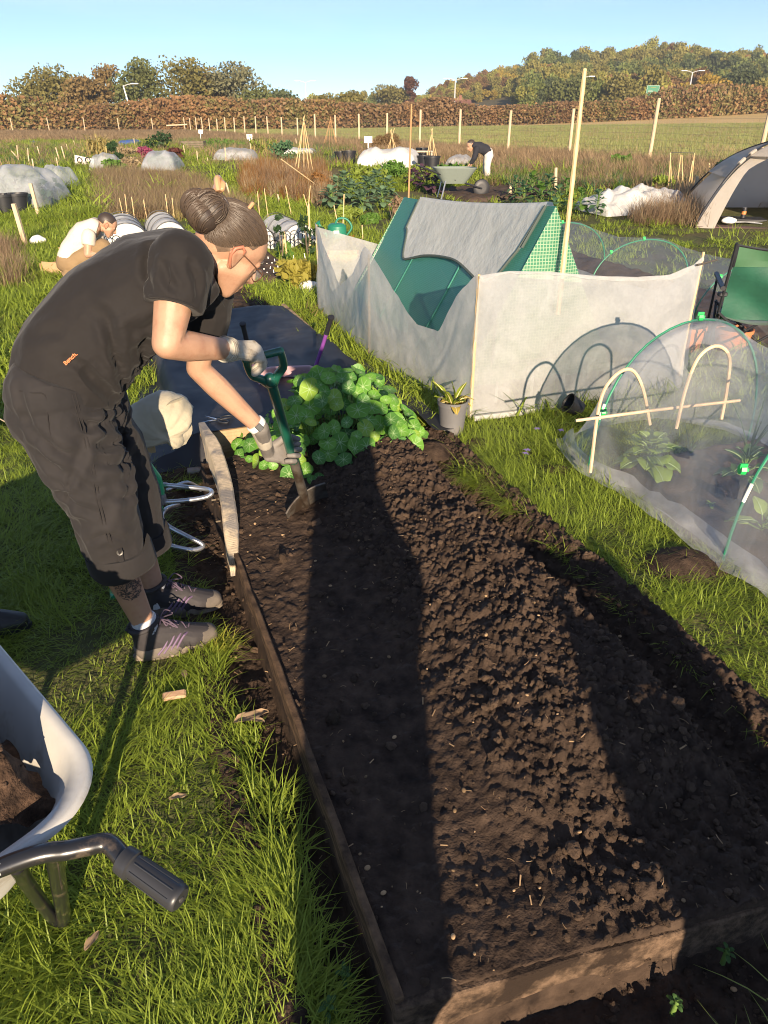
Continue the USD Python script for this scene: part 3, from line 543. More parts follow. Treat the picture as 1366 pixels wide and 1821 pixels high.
def edge_noise(u, v, s=3.5): return (fbm(np.stack([u * s, v * s, 0 * u], -1), 3, 12) - .5)
def grass_ok(u, v, x, y):
    ok = np.ones(len(u), bool); e = edge_noise(u, v) * .16; e2 = edge_noise(u + 9, v, 8) * .08
    lb = -.165 + .06 * sst((1.2 - v) / 1.2) - .10 * sst((v - 1.4) / .8) + e + e2       # ragged lip of the left trench
    ok &= ~((v > -.5) & (v < 2.7) & (u > lb) & (u < 1.36 - e * .5 + e2 - .06 * sst((v - 1.6) / .8)))
    ok &= ~((v > -.34 + e) & (v < .1) & (u > lb) & (u < 1.5)); ok &= ~((u > -.1) & (u < 1.9 + e) & (v < -.22 + e) & (v > -.6) & (edge_noise(u, v, 7) < .03))
    ok &= ~((v > 2.4) & (v < 3.0) & (u > -.05) & (u < 1.45 + e))
    tq_ = at(1236, 405); ok &= ~((x > tq_[0] - .05) & (x < tq_[0] + 2.9) & (y > tq_[1] - .55) & (y < tq_[1] + 2.5))
    for r in NOGRASS: ok &= ~in_rect(u, v, r)
    bare = fbm(np.stack([x * 2.3, y * 2.3, 0 * x], -1), 3, 77); ok &= ~((bare < .24) & (y < 7) & (u < 1.3))
    return ok
def scatter_grass(path, n, y0, y1, xlim, meshes, smin, smax, seed, probs, label, extra=None, power=1.0):
    r = np.random.default_rng(seed); y = y0 + (y1 - y0) * r.random(n) ** power; x = r.uniform(-1, 1, n) * (xlim[0] + xlim[1] * y) + xlim[2] * y
    u, v = uv_of(np.stack([x, y], -1)); ok = grass_ok(u, v, x, y)
    if extra is not None: ok &= extra(x, y, u, v, r)
    x, y, u, v = x[ok], y[ok], u[ok], v[ok]; k = len(x); big = fbm(np.stack([x * 1.6, y * 1.6, 0 * x], -1), 3, 31)
    s = (smin + (smax - smin) * r.random(k)) * (.62 + .85 * np.clip((big - .25) * 1.6, 0, 1)); idx = r.choice(len(meshes), k, p=probs)
    scatter(path, meshes, np.stack([x, y, T(x, y) + .0], 1), idx, s, r.random(k) * 6.283, r.normal(0, .22, k), r.random(k) * 6.283, label=label, category='grass', kind='stuff')
pr = [.15] * 6 + [.05] * 2
def near_grass(n_t, seed):
    """every blade of the near grass, tuft by tuft"""
    r = np.random.default_rng(seed); y = .30 + 4.5 * r.random(n_t) ** .85; x = r.uniform(-1, 1, n_t) * (.42 + .62 * y); u, v = uv_of(np.stack([x, y], -1)); ok = grass_ok(u, v, x, y); x, y = x[ok], y[ok]
    big = fbm(np.stack([x * 1.7, y * 1.7, 0 * x], -1), 3, 31); lean = fbm(np.stack([x * 2.2, y * 2.2, 0 * x + 7], -1), 2, 13) * 12.6
    nb = r.integers(14, 24, len(x)); k = np.repeat(np.arange(len(x)), nb); N = len(k); a = r.random(N) * 6.283; rad = .042 * np.sqrt(r.random(N))
    p = np.stack([x[k] + rad * np.cos(a), y[k] + rad * np.sin(a), np.full(N, -.004)], 1); p[:, 2] += T(p[:, 0], p[:, 1]) - .01
    d = np.stack([r.normal(0, .55, N) + .55 * np.cos(lean[k]), r.normal(0, .55, N) + .55 * np.sin(lean[k]), .55 + .75 * r.random(N)], 1)
    L = (.050 + .060 * np.clip((big - .3) * 2.0, 0, 1))[k] * (.6 + .8 * r.random(N)); W = .0032 + .0016 * r.random(N)
    return blades(p, d, L, W, r, 3, .7, .3)
single('grass_near', near_grass(13500, 1), GRASS, 'lush uncut grass around the dug bed and on the path', 'grass', kind='stuff', smooth=True)
tufts_m = [tuft(140 + k, 70, .22, .11, .0085, GRASS, 2) for k in range(5)] + [tuft(150, 30, .2, .12, .008, GRASS_Y, 2, .8, .8)]
def green_zone(x, y, u, v, r):
    """lawn paths of the allotments: the broad strip on the left, the path right of the beds, the cross paths"""
    e = edge_noise(u, v, 1.2) * .8
    return ((u < -.05 + e) & (u > -3.6 + e * 1.2)) | ((u > -.1) & (u < 3.1 + e) & (v < 11.3)) | ((u > 3 + e) & (u < 4.4) & (v < 9)) | ((v > 15.5 + e) & (v < 17.8 + e) & (u < 16)) | ((u > 1.9 + e) & (u < 3.6 + e) & (v > 9)) | (r.random(len(x)) < .10)
scatter_grass('/World/grass_middle', 12000, 4.3, 15, (.5, .62, 0), tufts_m, .7, 1.4, 2, [.18] * 5 + [.10], 'green lawn paths running between the allotment beds', green_zone, .8)
tufts_f = [tuft(160 + k, 40, .35, .20, .022, GRASS, 2) for k in range(4)]
scatter_grass('/World/grass_far', 16000, 14, 48, (.5, .62, 0), tufts_f, .6, 1.2, 3, [.25] * 4, 'green grass paths among the far allotment plots', lambda x, y, u, v, r: green_zone(x, y, u, v, r) & (u < fence_u(v) - 3.5), .8)
# dry grass before the fence and over the far plots, pale turf on the field
DRYG = M('dry_grass', (.42, .29, .16), .85, (.52, .39, .23), .25, 4.0, island=.25, inst=.2, trans=.3, spec=.2)
tufts_d = [tuft(170 + k, 40, .22, .34, .009, DRYG, 2, .35, .3) for k in range(4)]
def dry_zone(x, y, u, v, r):
    e = edge_noise(u, v, .5) * 3; band = (u > fence_u(v) - 4.6 - .02 * v + e) & (u < fence_u(v) + .6)
    far = (y > 55) & (u < fence_u(v)) & (r.random(len(x)) < .5)
    return band | far | ((y > 22) & (r.random(len(x)) < .10))
r = np.random.default_rng(61); y = 13 + 87 * r.random(26000) ** 1.2; x = r.uniform(-.75, .66, 26000) * (y + 2); u, v = uv_of(np.stack([x, y], -1)); ok = dry_zone(x, y, u, v, r); x, y = x[ok], y[ok]
scatter('/World/dry_grass', tufts_d, np.stack([x, y, T(x, y)], 1), r.integers(0, 4, len(x)), (.7 + .6 * r.random(len(x)))[:, None] * np.stack([1 + y * .014, 1 + y * .014, .85 + 0 * y], 1), r.random(len(x)) * 6.28, label='tall dry tan grass along the field fence and far plots', category='dry grass', kind='stuff')
PAST = M('pasture_blades', (.23, .265, .085), .85, (.31, .30, .125), .05, 4.0, inst=.15, trans=.35, spec=.2)
tufts_p = [tuft(180 + k, 60, .6, .16, .03, PAST, 1, .1, .35) for k in range(3)]
r = np.random.default_rng(62); n = 26000; v = -5 + 112 * r.random(n) ** 1.2; u = fence_u(v) + .4 + (120 - 15) * r.random(n); x = O2[0] + u * PE[0] + v * FW[0]; y = O2[1] + u * PE[1] + v * FW[1]; ok = (x < .6 * y + 6) & (y > 15) & ~((u > 52 + (107 - v) * 1.1) & (v > 45)); x, y = x[ok], y[ok]
scatter('/World/field_grass', tufts_p, np.stack([x, y, T(x, y) + .02], 1), r.integers(0, 3, len(x)), .8 + .5 * r.random(len(x)), r.random(len(x)) * 6.28, label='short pale green turf of the field beyond the fence', category='grass', kind='stuff')
# ---------------------------------------------------------------- fleece enclosure, green cover, netting tunnels, tent, cloches
rng = np.random.default_rng(21)
FLEECE = M('fleece', (.50, .505, .50), .9, (.58, .58, .57), 55, 5, bump=.35, bscale=160, bdist=.002, trans=.46, tcol=(.70, .71, .70), clear=.26, clear_noise=(6.0, .14, .36, (1, 1, 1)))
FHEM = M('fleece_hem', (.48, .48, .46), .9, trans=.3)
CANE = M('bamboo', (.50, .36, .17), .6, (.62, .46, .24), 6, 3, stretch=(5, 5, .8), bump=.25, bscale=25)
def cane(t, name, a, b, r=.008, mat=None, nodes=True):
    a, b = A_(a, float), A_(b, float); n = 9 if nodes else 4; s = np.linspace(0, 1, n * 3); rr = np.array([r * (1.0 - .25 * q) * (1.14 if (i % 3 == 0 and nodes) else 1) for i, q in enumerate(s)])
    return t.part(name, tube(a + (b - a) * s[:, None], rr, 7), mat or CANE)
def hang(path_uv, tops, n, mz=26, seed=0, sagz=.0, flare=.05):
    """a cloth hung along a line of (u, v) points with given top heights, softly creased"""
    p = A_(path_uv, float); s = np.r_[0, np.cumsum(np.hypot(*np.diff(p, axis=0).T))]; q = np.linspace(0, s[-1], n)
    uq, vq, tq = np.interp(q, s, p[:, 0]), np.interp(q, s, p[:, 1]), np.interp(q, s, tops)
    rows = []
    for t in np.linspace(0, 1, mz):
        h = tq * (1 - t) + .004
        fold = .036 * (fbm(np.stack([q * 2.0 + seed, q * 0 + t * 1.1, 0 * q], -1), 4, seed) - .5) * 2 + .012 * np.sin(q * 5 + t * 5 + seed) * math.sin(math.pi * t) + .010 * (np.abs(fbm(np.stack([q * 7 + t * 1.5 * seed, q * 0 + t * .8, 0 * q], -1), 3, seed + 4) - .5) * 2 - .3)
        tx, ty = np.gradient(uq), np.gradient(vq); l = np.hypot(tx, ty) + 1e-9
        uo, vo = uq + (ty / l) * (fold + flare * t ** 2), vq - (tx / l) * (fold + flare * t ** 2)
        rows.append(np.stack([O2[0] + uo * PE[0] + vo * FW[0], O2[1] + uo * PE[1] + vo * FW[1], h], -1))
    return A_(rows)
eA, eB, eC, eD = (1.694, 3.03), (3.238, 2.956), (1.53, 4.46), (1.58, 6.03)
enc = Th('fleece_enclosure', 'waist-high white fleece stretched round canes before the green cover', 'fleece enclosure', U(1.694, 3.03))
def lerp2(a, b, t): return (a[0] + (b[0] - a[0]) * t, a[1] + (b[1] - a[1]) * t)
# left wall: from the far pole D to C to A, top edge dips between
left_pts = [eD, lerp2(eD, eC, .25), lerp2(eD, eC, .5), lerp2(eD, eC, .75), eC, lerp2(eC, eA, .25), lerp2(eC, eA, .5), lerp2(eC, eA, .7), lerp2(eC, eA, .85), eA]
left_top = [.84, .66, .42, .60, .85, .60, .43, .45, .72, .89]
enc.part('left_sheet', grid(hang(left_pts, left_top, 150, 30, 3, flare=.0)), FLEECE, smooth=True)
fr_pts = [eA, lerp2(eA, eB, .12), lerp2(eA, eB, .3), lerp2(eA, eB, .5), lerp2(eA, eB, .7), lerp2(eA, eB, .85), lerp2(eA, eB, .96), eB]
fr_top = [.87, .885, .865, .825, .80, .80, .85, .90]
frg = hang(fr_pts, fr_top, 150, 30, 7, flare=.03); enc.part('front_sheet', grid(frg), FLEECE, smooth=True)
hw_ = (.35 + .9 * np.clip((np.arange(150) / 149 - .25) * 2, 0, 1) * np.abs(fbm(np.stack([np.arange(150) * .045, np.zeros(150), np.zeros(150)], -1), 3, 3)))[:, None]; enc.part('folded_hem', grid(np.stack([frg[0] + A_([0, 0, .004]), frg[0] * (1 - .4 * hw_) + frg[1] * .4 * hw_ - np.append(FW, 0) * .010, frg[0] * (1 - hw_) + frg[1] * hw_ - np.append(FW, 0) * (.010 + .006 * np.sin(np.arange(150) * .3))[:, None]])), FLEECE, smooth=True)
ri_pts = [eB, lerp2(eB, (3.3, 4.4), .25), (3.28, 3.9), (3.3, 5.0), (3.25, 6.05)]
enc.part('right_sheet', grid(hang(ri_pts, [.86, .62, .58, .62, .7], 110, 24, 12, flare=.12)), FLEECE, smooth=True)
enc.part('back_sheet', grid(hang([(3.25, 6.05), (2.4, 6.1), eD], [.7, .55, .8], 80, 18, 19, flare=.0)), FLEECE, smooth=True)
for e, h in ((eA, .88), (eB, .93), (eC, .79), (eD, .82), ((3.25, 6.0), .75)): cane(enc, 'corner_cane', U(e[0] + .01, e[1] + .012, -.1), U(e[0] + .01, e[1] + .012, h), .011)
enc.part('top_cane', tube([U(3.18, 2.93, .86), U(3.42, 3.02, .865)], .007, 6), M('dark_cane', (.07, .06, .05), .7))
enc.part('foot_batten', beam(U(1.70, 2.985, .02), U(2.28, 2.965, .02), .03, .035), FHEM)
for i, (u_, v_) in enumerate([(1.95, 3.16), (2.22, 3.17), (2.45, 3.15), (2.62, 3.16), (2.86, 3.17), (3.08, 3.12)]):
    single('plant_label', beam(U(u_, v_, .03), U(u_ + .01, v_ + .02, .17), .032, .003, PE.tolist() + [0]), WHITE, ['white plant label leftmost behind the fleece front', 'second white plant label from the left behind the fleece front', 'third white plant label from the left behind the fleece front', 'fourth white plant label from the left behind the fleece front', 'fifth white plant label from the left behind the fleece front', 'rightmost white plant label behind the fleece front'][i], 'plant label')
# the green reinforced cover inside: a tent over a ridge along v
def green_cover(name, col, clear, gridc, scale):
    nd = {'g': ('texture_coordinate', {}), 'm': ('mapping', {'rotation': (0, 0, math.atan2(PE[1], PE[0]) * -1)}), 's': ('separate_xyz', {}),
          'sc1': ('math', {'math_type': 'multiply', 'value2': scale}), 'sc2': ('math', {'math_type': 'multiply', 'value2': scale}), 'f1': ('math', {'math_type': 'fraction'}), 'f2': ('math', {'math_type': 'fraction'}),
          'l1': ('math', {'math_type': 'less_than', 'value2': .22}), 'l2': ('math', {'math_type': 'less_than', 'value2': .22}), 'mx': ('math', {'math_type': 'maximum'}),
          'c': ('mix', {'color1': col, 'color2': gridc}), 'p': ('principled_bsdf', {'roughness': .38, 'specular_ior_level': .5}), 't': ('translucent_bsdf', {}), 'x': ('mix_closure', {'fac': .35}), 'tr': ('transparent_bsdf', {}), 'y': ('mix_closure', {'fac': clear}),
          'n': ('noise_texture', {'scale': 3.0, 'detail': 3.0}), 'b': ('bump', {'strength': .4, 'distance': .02})}
    ln = [('g.object', 'm.vector'), ('m.vector', 's.vector'), ('s.z', 'sc1.value1'), ('s.%s' % ('x' if name == 'green_gable' else 'y'), 'sc2.value1'), ('sc1.value', 'f1.value1'), ('sc2.value', 'f2.value1'), ('f1.value', 'l1.value1'), ('f2.value', 'l2.value1'), ('l1.value', 'mx.value1'), ('l2.value', 'mx.value2'),
          ('mx.value', 'c.fac'), ('c.color', 'p.base_color'), ('c.color', 't.color'), ('p.BSDF', 'x.closure1'), ('t.BSDF', 'x.closure2'), ('x.closure', 'y.closure1'), ('tr.BSDF', 'y.closure2'), ('g.object', 'n.vector'), ('n.fac', 'b.height'), ('b.normal', 'p.normal')]
    return usdkit.material(stage, '/World/Looks/' + name, nd, ln, surface='y.closure')
GROOF, GGABLE = green_cover('green_roof', (.055, .24, .19), .10, (.085, .33, .26), 90), green_cover('green_gable', (.07, .27, .15), .10, (.40, .55, .36), 48)
gc = Th('green_plant_cover', 'green reinforced plastic tent over a bed inside the fleece enclosure', 'plant cover', U(2.35, 3.3))
RV0, RV1, RZ, RU = 3.42, 5.95, 1.07, 2.42
def ridge(v): t = (v - RV0) / (RV1 - RV0); return 1.165 - .15 * t - .035 * math.sin(math.pi * t)
for s_, nm in ((-1, 'left_slope'), (1, 'right_slope')):
    rows = []
    for t in np.linspace(0, 1, 22):
        row = []
        for v in np.linspace(RV0, RV1, 50):
            sagd = .018 * math.sin(math.pi * t) * (.6 + .4 * math.cos((v - RV0) / (RV1 - RV0) * 4 * math.pi)); row.append(U(RU + s_ * .64 * t - s_ * sagd * .5, v + (.0 if s_ < 0 else 0), ridge(v) * (1 - t) + .02 - sagd * .7))
        rows.append(row)
    gc.part(nm, grid(A_(rows)), GROOF, smooth=True)
for v, nm in ((RV0 - .003, 'front_gable'), (RV1, 'back_gable')):
    rows = [[U(RU + .64 * k * t, v - .03 * math.sin(math.pi * t) * (1 - abs(k)), ridge(v) * (1 - t) + .02) for k in np.linspace(-1, 1, 14)] for t in np.linspace(0, 1, 14)]
    gc.part(nm, grid(A_(rows)), GGABLE, smooth=True)
PALEG = M('pale_green_panel', (.35, .50, .38), .5, trans=.3)
gc.part('gable_panel', cbox(U(2.30, 3.36, .40), (.55, .004, .34), .001, [[*PE, 0], [*FW, 0], [0, 0, 1]]), GGABLE); gc.part('window_strip', beam(U(2.52, 3.352, .30), U(2.52, 3.352, .56), .05, .006), FHEM)
for v in (3.43, 5.94): gc.part('frame_rod', tube([U(RU - .62, v, .02), U(RU, v, ridge(v) - .012), U(RU + .62, v, .02)], .008, 6), MATS['lamp_steel'])
[gc.part('seam', tube([U(RU - .64 * t - .012, v, ridge(v) * (1 - t) + .03 - .03 * math.sin(math.pi * t)) for t in np.linspace(0, 1, 10)], .006, 5), GROOF) for v in (4.25, 5.1)]
TOPC = M('cover_fleece', (.70, .70, .66), .8, (.78, .78, .74), 7, 4, trans=.35, bump=.5, bscale=9, bdist=.02, clear=.12)
rows = []
vs = np.linspace(RV0 + .07, RV1 - .42, 60)
for t in np.linspace(-.14, .62, 30):
    row = []
    for v in vs:
        w = (v - vs[0]) / (vs[-1] - vs[0]); tt = t if t < 0 else t * (.62 + .10 * math.cos(w * 6.2) + .12 * w * (1 - w) - (.35 * (sst((w - .86) / .14) + sst((.10 - w) / .10))))
        a = abs(tt); s_ = -1 if tt >= 0 else 1; zz_ = ridge(v) * (1 - a) + .055 + .010 * math.sin(v * 9 + 2 * t) * fbm(A_([[v * 2, t * 3, 0]]), 2, 5)[0] * sst(t * 2) - .028 * math.sin(math.pi * min(a * 1.2, 1))
        row.append(U(RU + s_ * .64 * a + s_ * .012, v + .10 * t * (.5 - w), zz_))
    rows.append(row)
rows = A_(rows); tc = single('white_cover_sheet', grid(rows), TOPC, 'white fleece sheet with dark hem thrown over the green plant cover', 'cover sheet', smooth=True)
put('/World/white_cover_sheet', 'hem', tube(np.vstack([rows[::-1, 0][:22], rows[-1, 1:], rows[::-1, -1][1:22]]), .010, 6), M('dark_hem', (.06, .08, .07), .8))
tip = atY(1040, 125, 4.95); foot = U(2.42, 3.28, 0); foot = atP(992, 560, U(0, 3.26)[:2], PE); foot[2] = max(foot[2], 0)
lc = Th('leaning_cane', 'tall thick bamboo cane leaning before the green gable', 'cane', tuple(foot)); cane(lc, 'stem', foot + A_([0, 0, 0]), tip, .016); lc.part('cut_end', ell(tip, (.013, .013, .013), 2), CANE)
p_ = at(725, 356, 0); c0 = atY(724, 365, 8.5); c1 = atY(732, 185, 8.45); lc2 = Th('garden_cane', 'upright reddish cane rising behind the green plant cover', 'cane', (c0[0], c0[1], 0)); cane(lc2, 'stem', A_([c0[0], c0[1], 0]), c1, .011, M('reddish_cane', (.38, .22, .10), .7))
# ---- netting
NET = M('netting', (.62, .65, .68), .8, trans=.45, tcol=(.6, .63, .66), clear=.68, clear_noise=(4.5, .50, .84, (1, 1, .4)))
NETC = M('netting_clear', (.62, .65, .68), .8, trans=.45, tcol=(.6, .63, .66), clear=.85, clear_noise=(2.6, .78, .90, (1, 1, .4)))
NETB = M('netting_bunched', (.66, .68, .70), .8, trans=.4, tcol=(.6, .62, .64), clear=.55, clear_noise=(7.0, .35, .75, (1, 1, 1)))
HOOPG, CLIPG = M('hoop_green', (.03, .22, .12), .4), M('clip_green', (.015, .42, .09), .4)
WILLOW = M('willow', (.52, .38, .24), .7, (.62, .48, .32), 9, 3)
def clip_mesh(p, r=.018):
    return cat([lathe([(r * .4, -.5 * r), (r, -.5 * r), (r * 1.1, .5 * r), (r * .4, .5 * r)], p, 8, [[0, 0, 1], [0, 1, 0], [1, 0, 0]]), box(p + A_([0, -.004, r * .9]), (r * 1.5, .01, r * .9)), box(p + A_([r * .6, .0, r * .2]), (r * .7, r * 1.6, r * .7))])
def arch(u0, u1, v, h, n=26, lean=0.0, z0=0.0):
    a = np.linspace(0, np.pi, n); c, w = (u0 + u1) / 2, (u1 - u0) / 2
    return A_([U(c - w * math.cos(t) * (1 + .06 * math.sin(t) ** 2), v + lean * math.sin(t), z0 + h * math.sin(t) ** .82) for t in a])
def tunnel(name, label, archs, seed, mat=NET, folds=.03, sag=.10, hem=True, ends=(True, True), n_each=14, clips=()):
    t = Th(name, label, 'netting tunnel', tuple(U(archs[0][0], archs[0][2])))
    for a in archs:
        p = arch(*a[:4]); t.part('hoop', tube(p, .0065, 7), HOOPG)
        for q in clips:
            k = int(q * (len(p) - 1)); t.part('clip', clip_mesh(p[k] + A_([0, 0, .008])), CLIPG)
    rows = []
    def gat(a, s):                            # end gather: the net pulled to the ground past the hoop
        p = arch(*a[:4]); return p
    seq = []
    for i in range(len(archs) - 1):
        A0, A1 = arch(*archs[i][:4]), arch(*archs[i + 1][:4])
        for k in range(n_each):
            w = k / n_each; q = A0 * (1 - w) + A1 * w; s_ = math.sin(math.pi * w) * sag; c = q.mean(0)
            q[:, 2] *= 1 - s_; q[:, :2] += (c[:2] - q[:, :2]) * s_ * .5; seq.append(q)
    seq.append(arch(*archs[-1][:4]))
    seq = A_(seq)
    if ends[0]:
        a = archs[0]; b = [(a[0] + .02, a[1] - .02, a[2] - .16, a[3] * .62), (a[0] + .08, a[1] - .12, a[2] - .30, a[3] * .18), (a[0] + .14, a[1] - .2, a[2] - .40, .05)]; seq = np.concatenate([A_([arch(*q) for q in b[::-1]]), seq])
    if ends[1]:
        a = archs[-1]; b = [(a[0] + .02, a[1] - .02, a[2] + .16, a[3] * .62), (a[0] + .08, a[1] - .12, a[2] + .30, a[3] * .18), (a[0] + .14, a[1] - .2, a[2] + .40, .05)]; seq = np.concatenate([seq, A_([arch(*q) for q in b])])
    m, n = seq.shape[:2]; I, J = np.meshgrid(np.arange(m), np.arange(n), indexing='ij')
    seq[..., 0] += 0; seq = seq + np.stack([(fbm(np.stack([I * .35, J * .28, 0 * I + k * 5 + seed], -1), 3, seed + k) - .5) * 2 * folds for k in range(3)], -1) * np.where(np.sin(np.pi * J / (n - 1)) > .02, 1, .4)[..., None]
    seq[..., 2] = np.maximum(seq[..., 2], .012) + .012
    t.part('net', grid(seq), mat, smooth=True)
    if hem:
        for side in (0, -1):
            e = seq[:, side]; c = seq[:, n // 2]; rows = []
            out = (e - c); out[:, 2] = 0; out /= np.linalg.norm(out, axis=1, keepdims=True) + 1e-9
            s_ = np.arange(m) * .35
            for k, (d, z) in enumerate([(-.02, .07), (.0, .05), (.02, .03), (.04, .04), (.06, .016), (.08, .02)]):
                rows.append(e * [1, 1, 0] + out * (d + .035 * (fbm(np.stack([s_ * 1.6, s_ * 0 + k, s_ * 0], -1), 3, seed + 3) - .5) * 2)[:, None] + A_([0, 0, 1]) * (z * (.5 + 1.1 * fbm(np.stack([s_ * 1.1, s_ * 0 + k * .3, s_ * 0 + 9], -1), 2, seed)) + .008)[:, None])
            t.part('gathered_hem', grid(A_(rows)), NETB, smooth=True)
    return t
near = tunnel('netting_tunnel', 'near netting tunnel over the bed right of the path, green hoops and clips', [(1.94, 3.06, -.95, .66), (1.945, 3.06, .10, .70), (1.95, 3.05, 1.15, .76), (1.94, 3.04, 2.11, .765)], 5, clips=(), ends=(False, True), sag=.12, folds=.022)
for px, py, v_ in ((1072, 733, 2.11), (1245, 564, 2.11), (1320, 835, 1.15)):
    p = atP(px, py, U(0, v_)[:2], PE); near.part('clip', clip_mesh(p, .020), CLIPG)
for px, py, v_, L0 in ((1045, 838, 2.11, .05), (1283, 1003, 1.15, .05)):
    p = at(px, py); near.part('white_sleeve', tube([p + A_([.02, .0, .30]), p + A_([.035, .0, .38])], .0078, 7), WHITE)
wf = Th('willow_frame', 'two bent willow arches tied to a level stick inside the near netting tunnel', 'plant support', tuple(U(2.1, 2.0)))
wv = 1.62
pA = [atP(*q, U(0, 1.98)[:2], PE) for q in [(1050, 840), (1066, 720), (1090, 672), (1122, 657), (1143, 690), (1156, 755)]]; wf.part('arch', tube(curve(pA, 26), .0085, 7), WILLOW)
pB = [atP(*q, U(0, 1.80)[:2], PE) for q in [(1203, 762), (1220, 690), (1243, 635), (1275, 615), (1297, 635), (1293, 690), (1283, 745)]]; wf.part('arch', tube(curve(pB, 28), .0085, 7), WILLOW)
sA, sB = atP(1024, 748, U(0, 1.96)[:2], PE), atP(1316, 712, U(0, 1.78)[:2], PE); wf.part('cross_stick', tube(curve([sA, (sA + sB) / 2 + A_([0, 0, .004]), sB], 10), .0075, 7), WILLOW)
far_t = tunnel('netting_tunnel', 'long low netting tunnel in front of the tent and the small table', [(4.35, 5.6, 2.6, .60), (4.35, 5.65, 4.1, .60), (4.35, 5.65, 5.6, .58), (4.35, 5.65, 7.1, .58), (4.4, 5.6, 8.6, .56)], 9, mat=NETC, clips=(.28, .5), ends=(False, True), sag=.10, folds=.03)
for i, v_ in enumerate((4.2, 4.9, 5.7, 6.6)): single('plant_label', beam(U(4.28, v_, .0), U(4.28, v_ + .01, .14), .03, .003), WHITE, [f'white plant label {w} along the hem of the far netting tunnel' for w in ('nearest', 'second from the near end', 'third from the near end', 'farthest')][i], 'plant label')
# ---- small fleece cloches and their black hoop edging
CLO = M('cloche_fleece', (.66, .66, .64), .9, (.74, .74, .71), 9, 4, bump=.6, bscale=14, bdist=.03, trans=.35); BLK = M('black_wire', (.015, .016, .02), .5)
def cloche(u0, u1, v0, v1, h, label, seed):
    t = Th('cloche_tunnel', label, 'cloche', tuple(U((u0 + u1) / 2, v0)), group=None); seq = []
    for v in np.linspace(v0, v1, 24):
        p = arch(u0, u1, v, h * (1 - .05 * abs(math.sin((v - v0) * 9))), 24); p += (fbm(p * 7, 3, seed)[:, None] - .5) * .03; seq.append(p)
    t.part('fleece', grid(A_(seq)), CLO, smooth=True); e = seq[0]; c = e.mean(0) - [0, 0, h * .3]
    t.part('end_sheet', grid(A_([c + (e - c) * k + np.append(FW, 0) * -.03 * (1 - k) * math.sin(k * 5) for k in np.linspace(0, 1, 8)])), CLO, smooth=True)
    for v in np.linspace(v0, v1, 4): t.part('wire_hoop', tube(arch(u0 - .01, u1 + .01, v - .004, h + .012, 22), .006, 5), BLK)
for i, (u0, u1) in enumerate([(-.27, .38), (.42, .98), (1.42, 2.02), (2.05, 2.62)][:2]): pass
clo_px = [(190, 275, 455, 392), (272, 345, 450, 389), (405, 495, 445, 392), (500, 570, 443, 393)]
for i, (x0, x1, yb, yt) in enumerate(clo_px):
    a, b = at(x0, yb), at(x1, yb); ua, va = uv_of(a); ub, vb = uv_of(b); h = atP((x0 + x1) / 2, yt, ((a + b) / 2)[:2], PE)[2] - float(T(a[0], a[1]))
    cloche(float(ua), float(ub), float((va + vb) / 2), float((va + vb) / 2) + 1.5, float(h) * .98, ['white fleece cloche tunnel right of the crouching man\'s head', 'white fleece cloche tunnel behind the gardener\'s back', 'white fleece cloche tunnel just right of the gardener\'s forehead', 'rightmost white fleece cloche tunnel beside the climbing plant'][i], 30 + i)
ed = Th('hoop_edging', 'black bent wire hoop edging in front of the white cloches', 'garden edging', tuple(at(200, 458)))
e0, e1 = at(190, 462), at(575, 449); n_ = 26
for k in range(n_):
    a, b = e0 + (e1 - e0) * k / n_, e0 + (e1 - e0) * (k + 1.0) / n_; w = np.linalg.norm(b - a)
    hh = .30; m_ = []
    for (q0, q1, h1) in ((0, 1, hh), (.5, 1.5, hh * .62)):
        pts = [a + (b - a) * q0] + [a + (b - a) * ((q0 + q1) / 2 - math.cos(t) * (q1 - q0) / 2) + A_([0, 0, h1 - w / 2 + math.sin(t) * w / 2]) for t in np.linspace(0, np.pi, 9)] + [a + (b - a) * q1]
        m_.append(tube(pts, .0055, 4))
    m_.append(tube([(a + b) / 2, (a + b) / 2 + A_([0, 0, hh * .72])], [.005, .005], 4)); m_.append(ell((a + b) / 2 + A_([0, 0, hh * .76]), (.009, .009, .03), 1))
    ed.part('hoop', cat(m_), BLK)
# ---- tent
TENT = M('tent_cloth', (.50, .46, .40), .85, (.56, .51, .45), 3, 4, bump=.4, bscale=6, bdist=.02, trans=.45, tcol=(.62, .57, .50))
TENTB = M('tent_floor', (.09, .05, .045), .8)
tb = at(1236, 405); tb[2] = float(T(tb[0], tb[1])); TW, TD, TH = 2.35, 2.3, 1.15
tx = nrm(A_([1., -.22, 0])); ty = A_([-tx[1], tx[0], 0])
def TP(a, b, z): return tb + tx * a + ty * b + A_([0, 0, z])
tent = Th('tent', 'pale beige dome tent with open front at the right edge', 'tent', tuple(tb))
apex = TP(TW / 2, TD / 2, TH); cor = [TP(0, 0, 0), TP(TW, 0, 0), TP(TW, TD, 0), TP(0, TD, 0)]
def pole(c): return [c + (apex - c) * t + A_([0, 0, .20 * math.sin(math.pi * t) ** 1.0]) + (c - apex) * [1, 1, 0] * .06 * math.sin(math.pi * t) for t in np.linspace(0, 1, 16)]
poles = [pole(c) for c in cor]
def wall(p, q, belly, t0=0.0, t1=1.0):
    rows = []
    for i in range(16):
        a, b = p[i], q[i]; row = []
        for k in np.linspace(t0, t1, 12): w = a * (1 - k) + b * k; row.append(w - A_([0, 0, belly * math.sin(math.pi * k) * .3 * (1 - i / 15)]) + (A_([*((w - apex)[:2] * -.10 * math.sin(math.pi * k)), 0])))
        rows.append(row)
    return grid(A_(rows))
for a, b in ((1, 2), (2, 3), (3, 0)): tent.part('wall_panel', wall(poles[a], poles[b], .1), TENT, smooth=True)
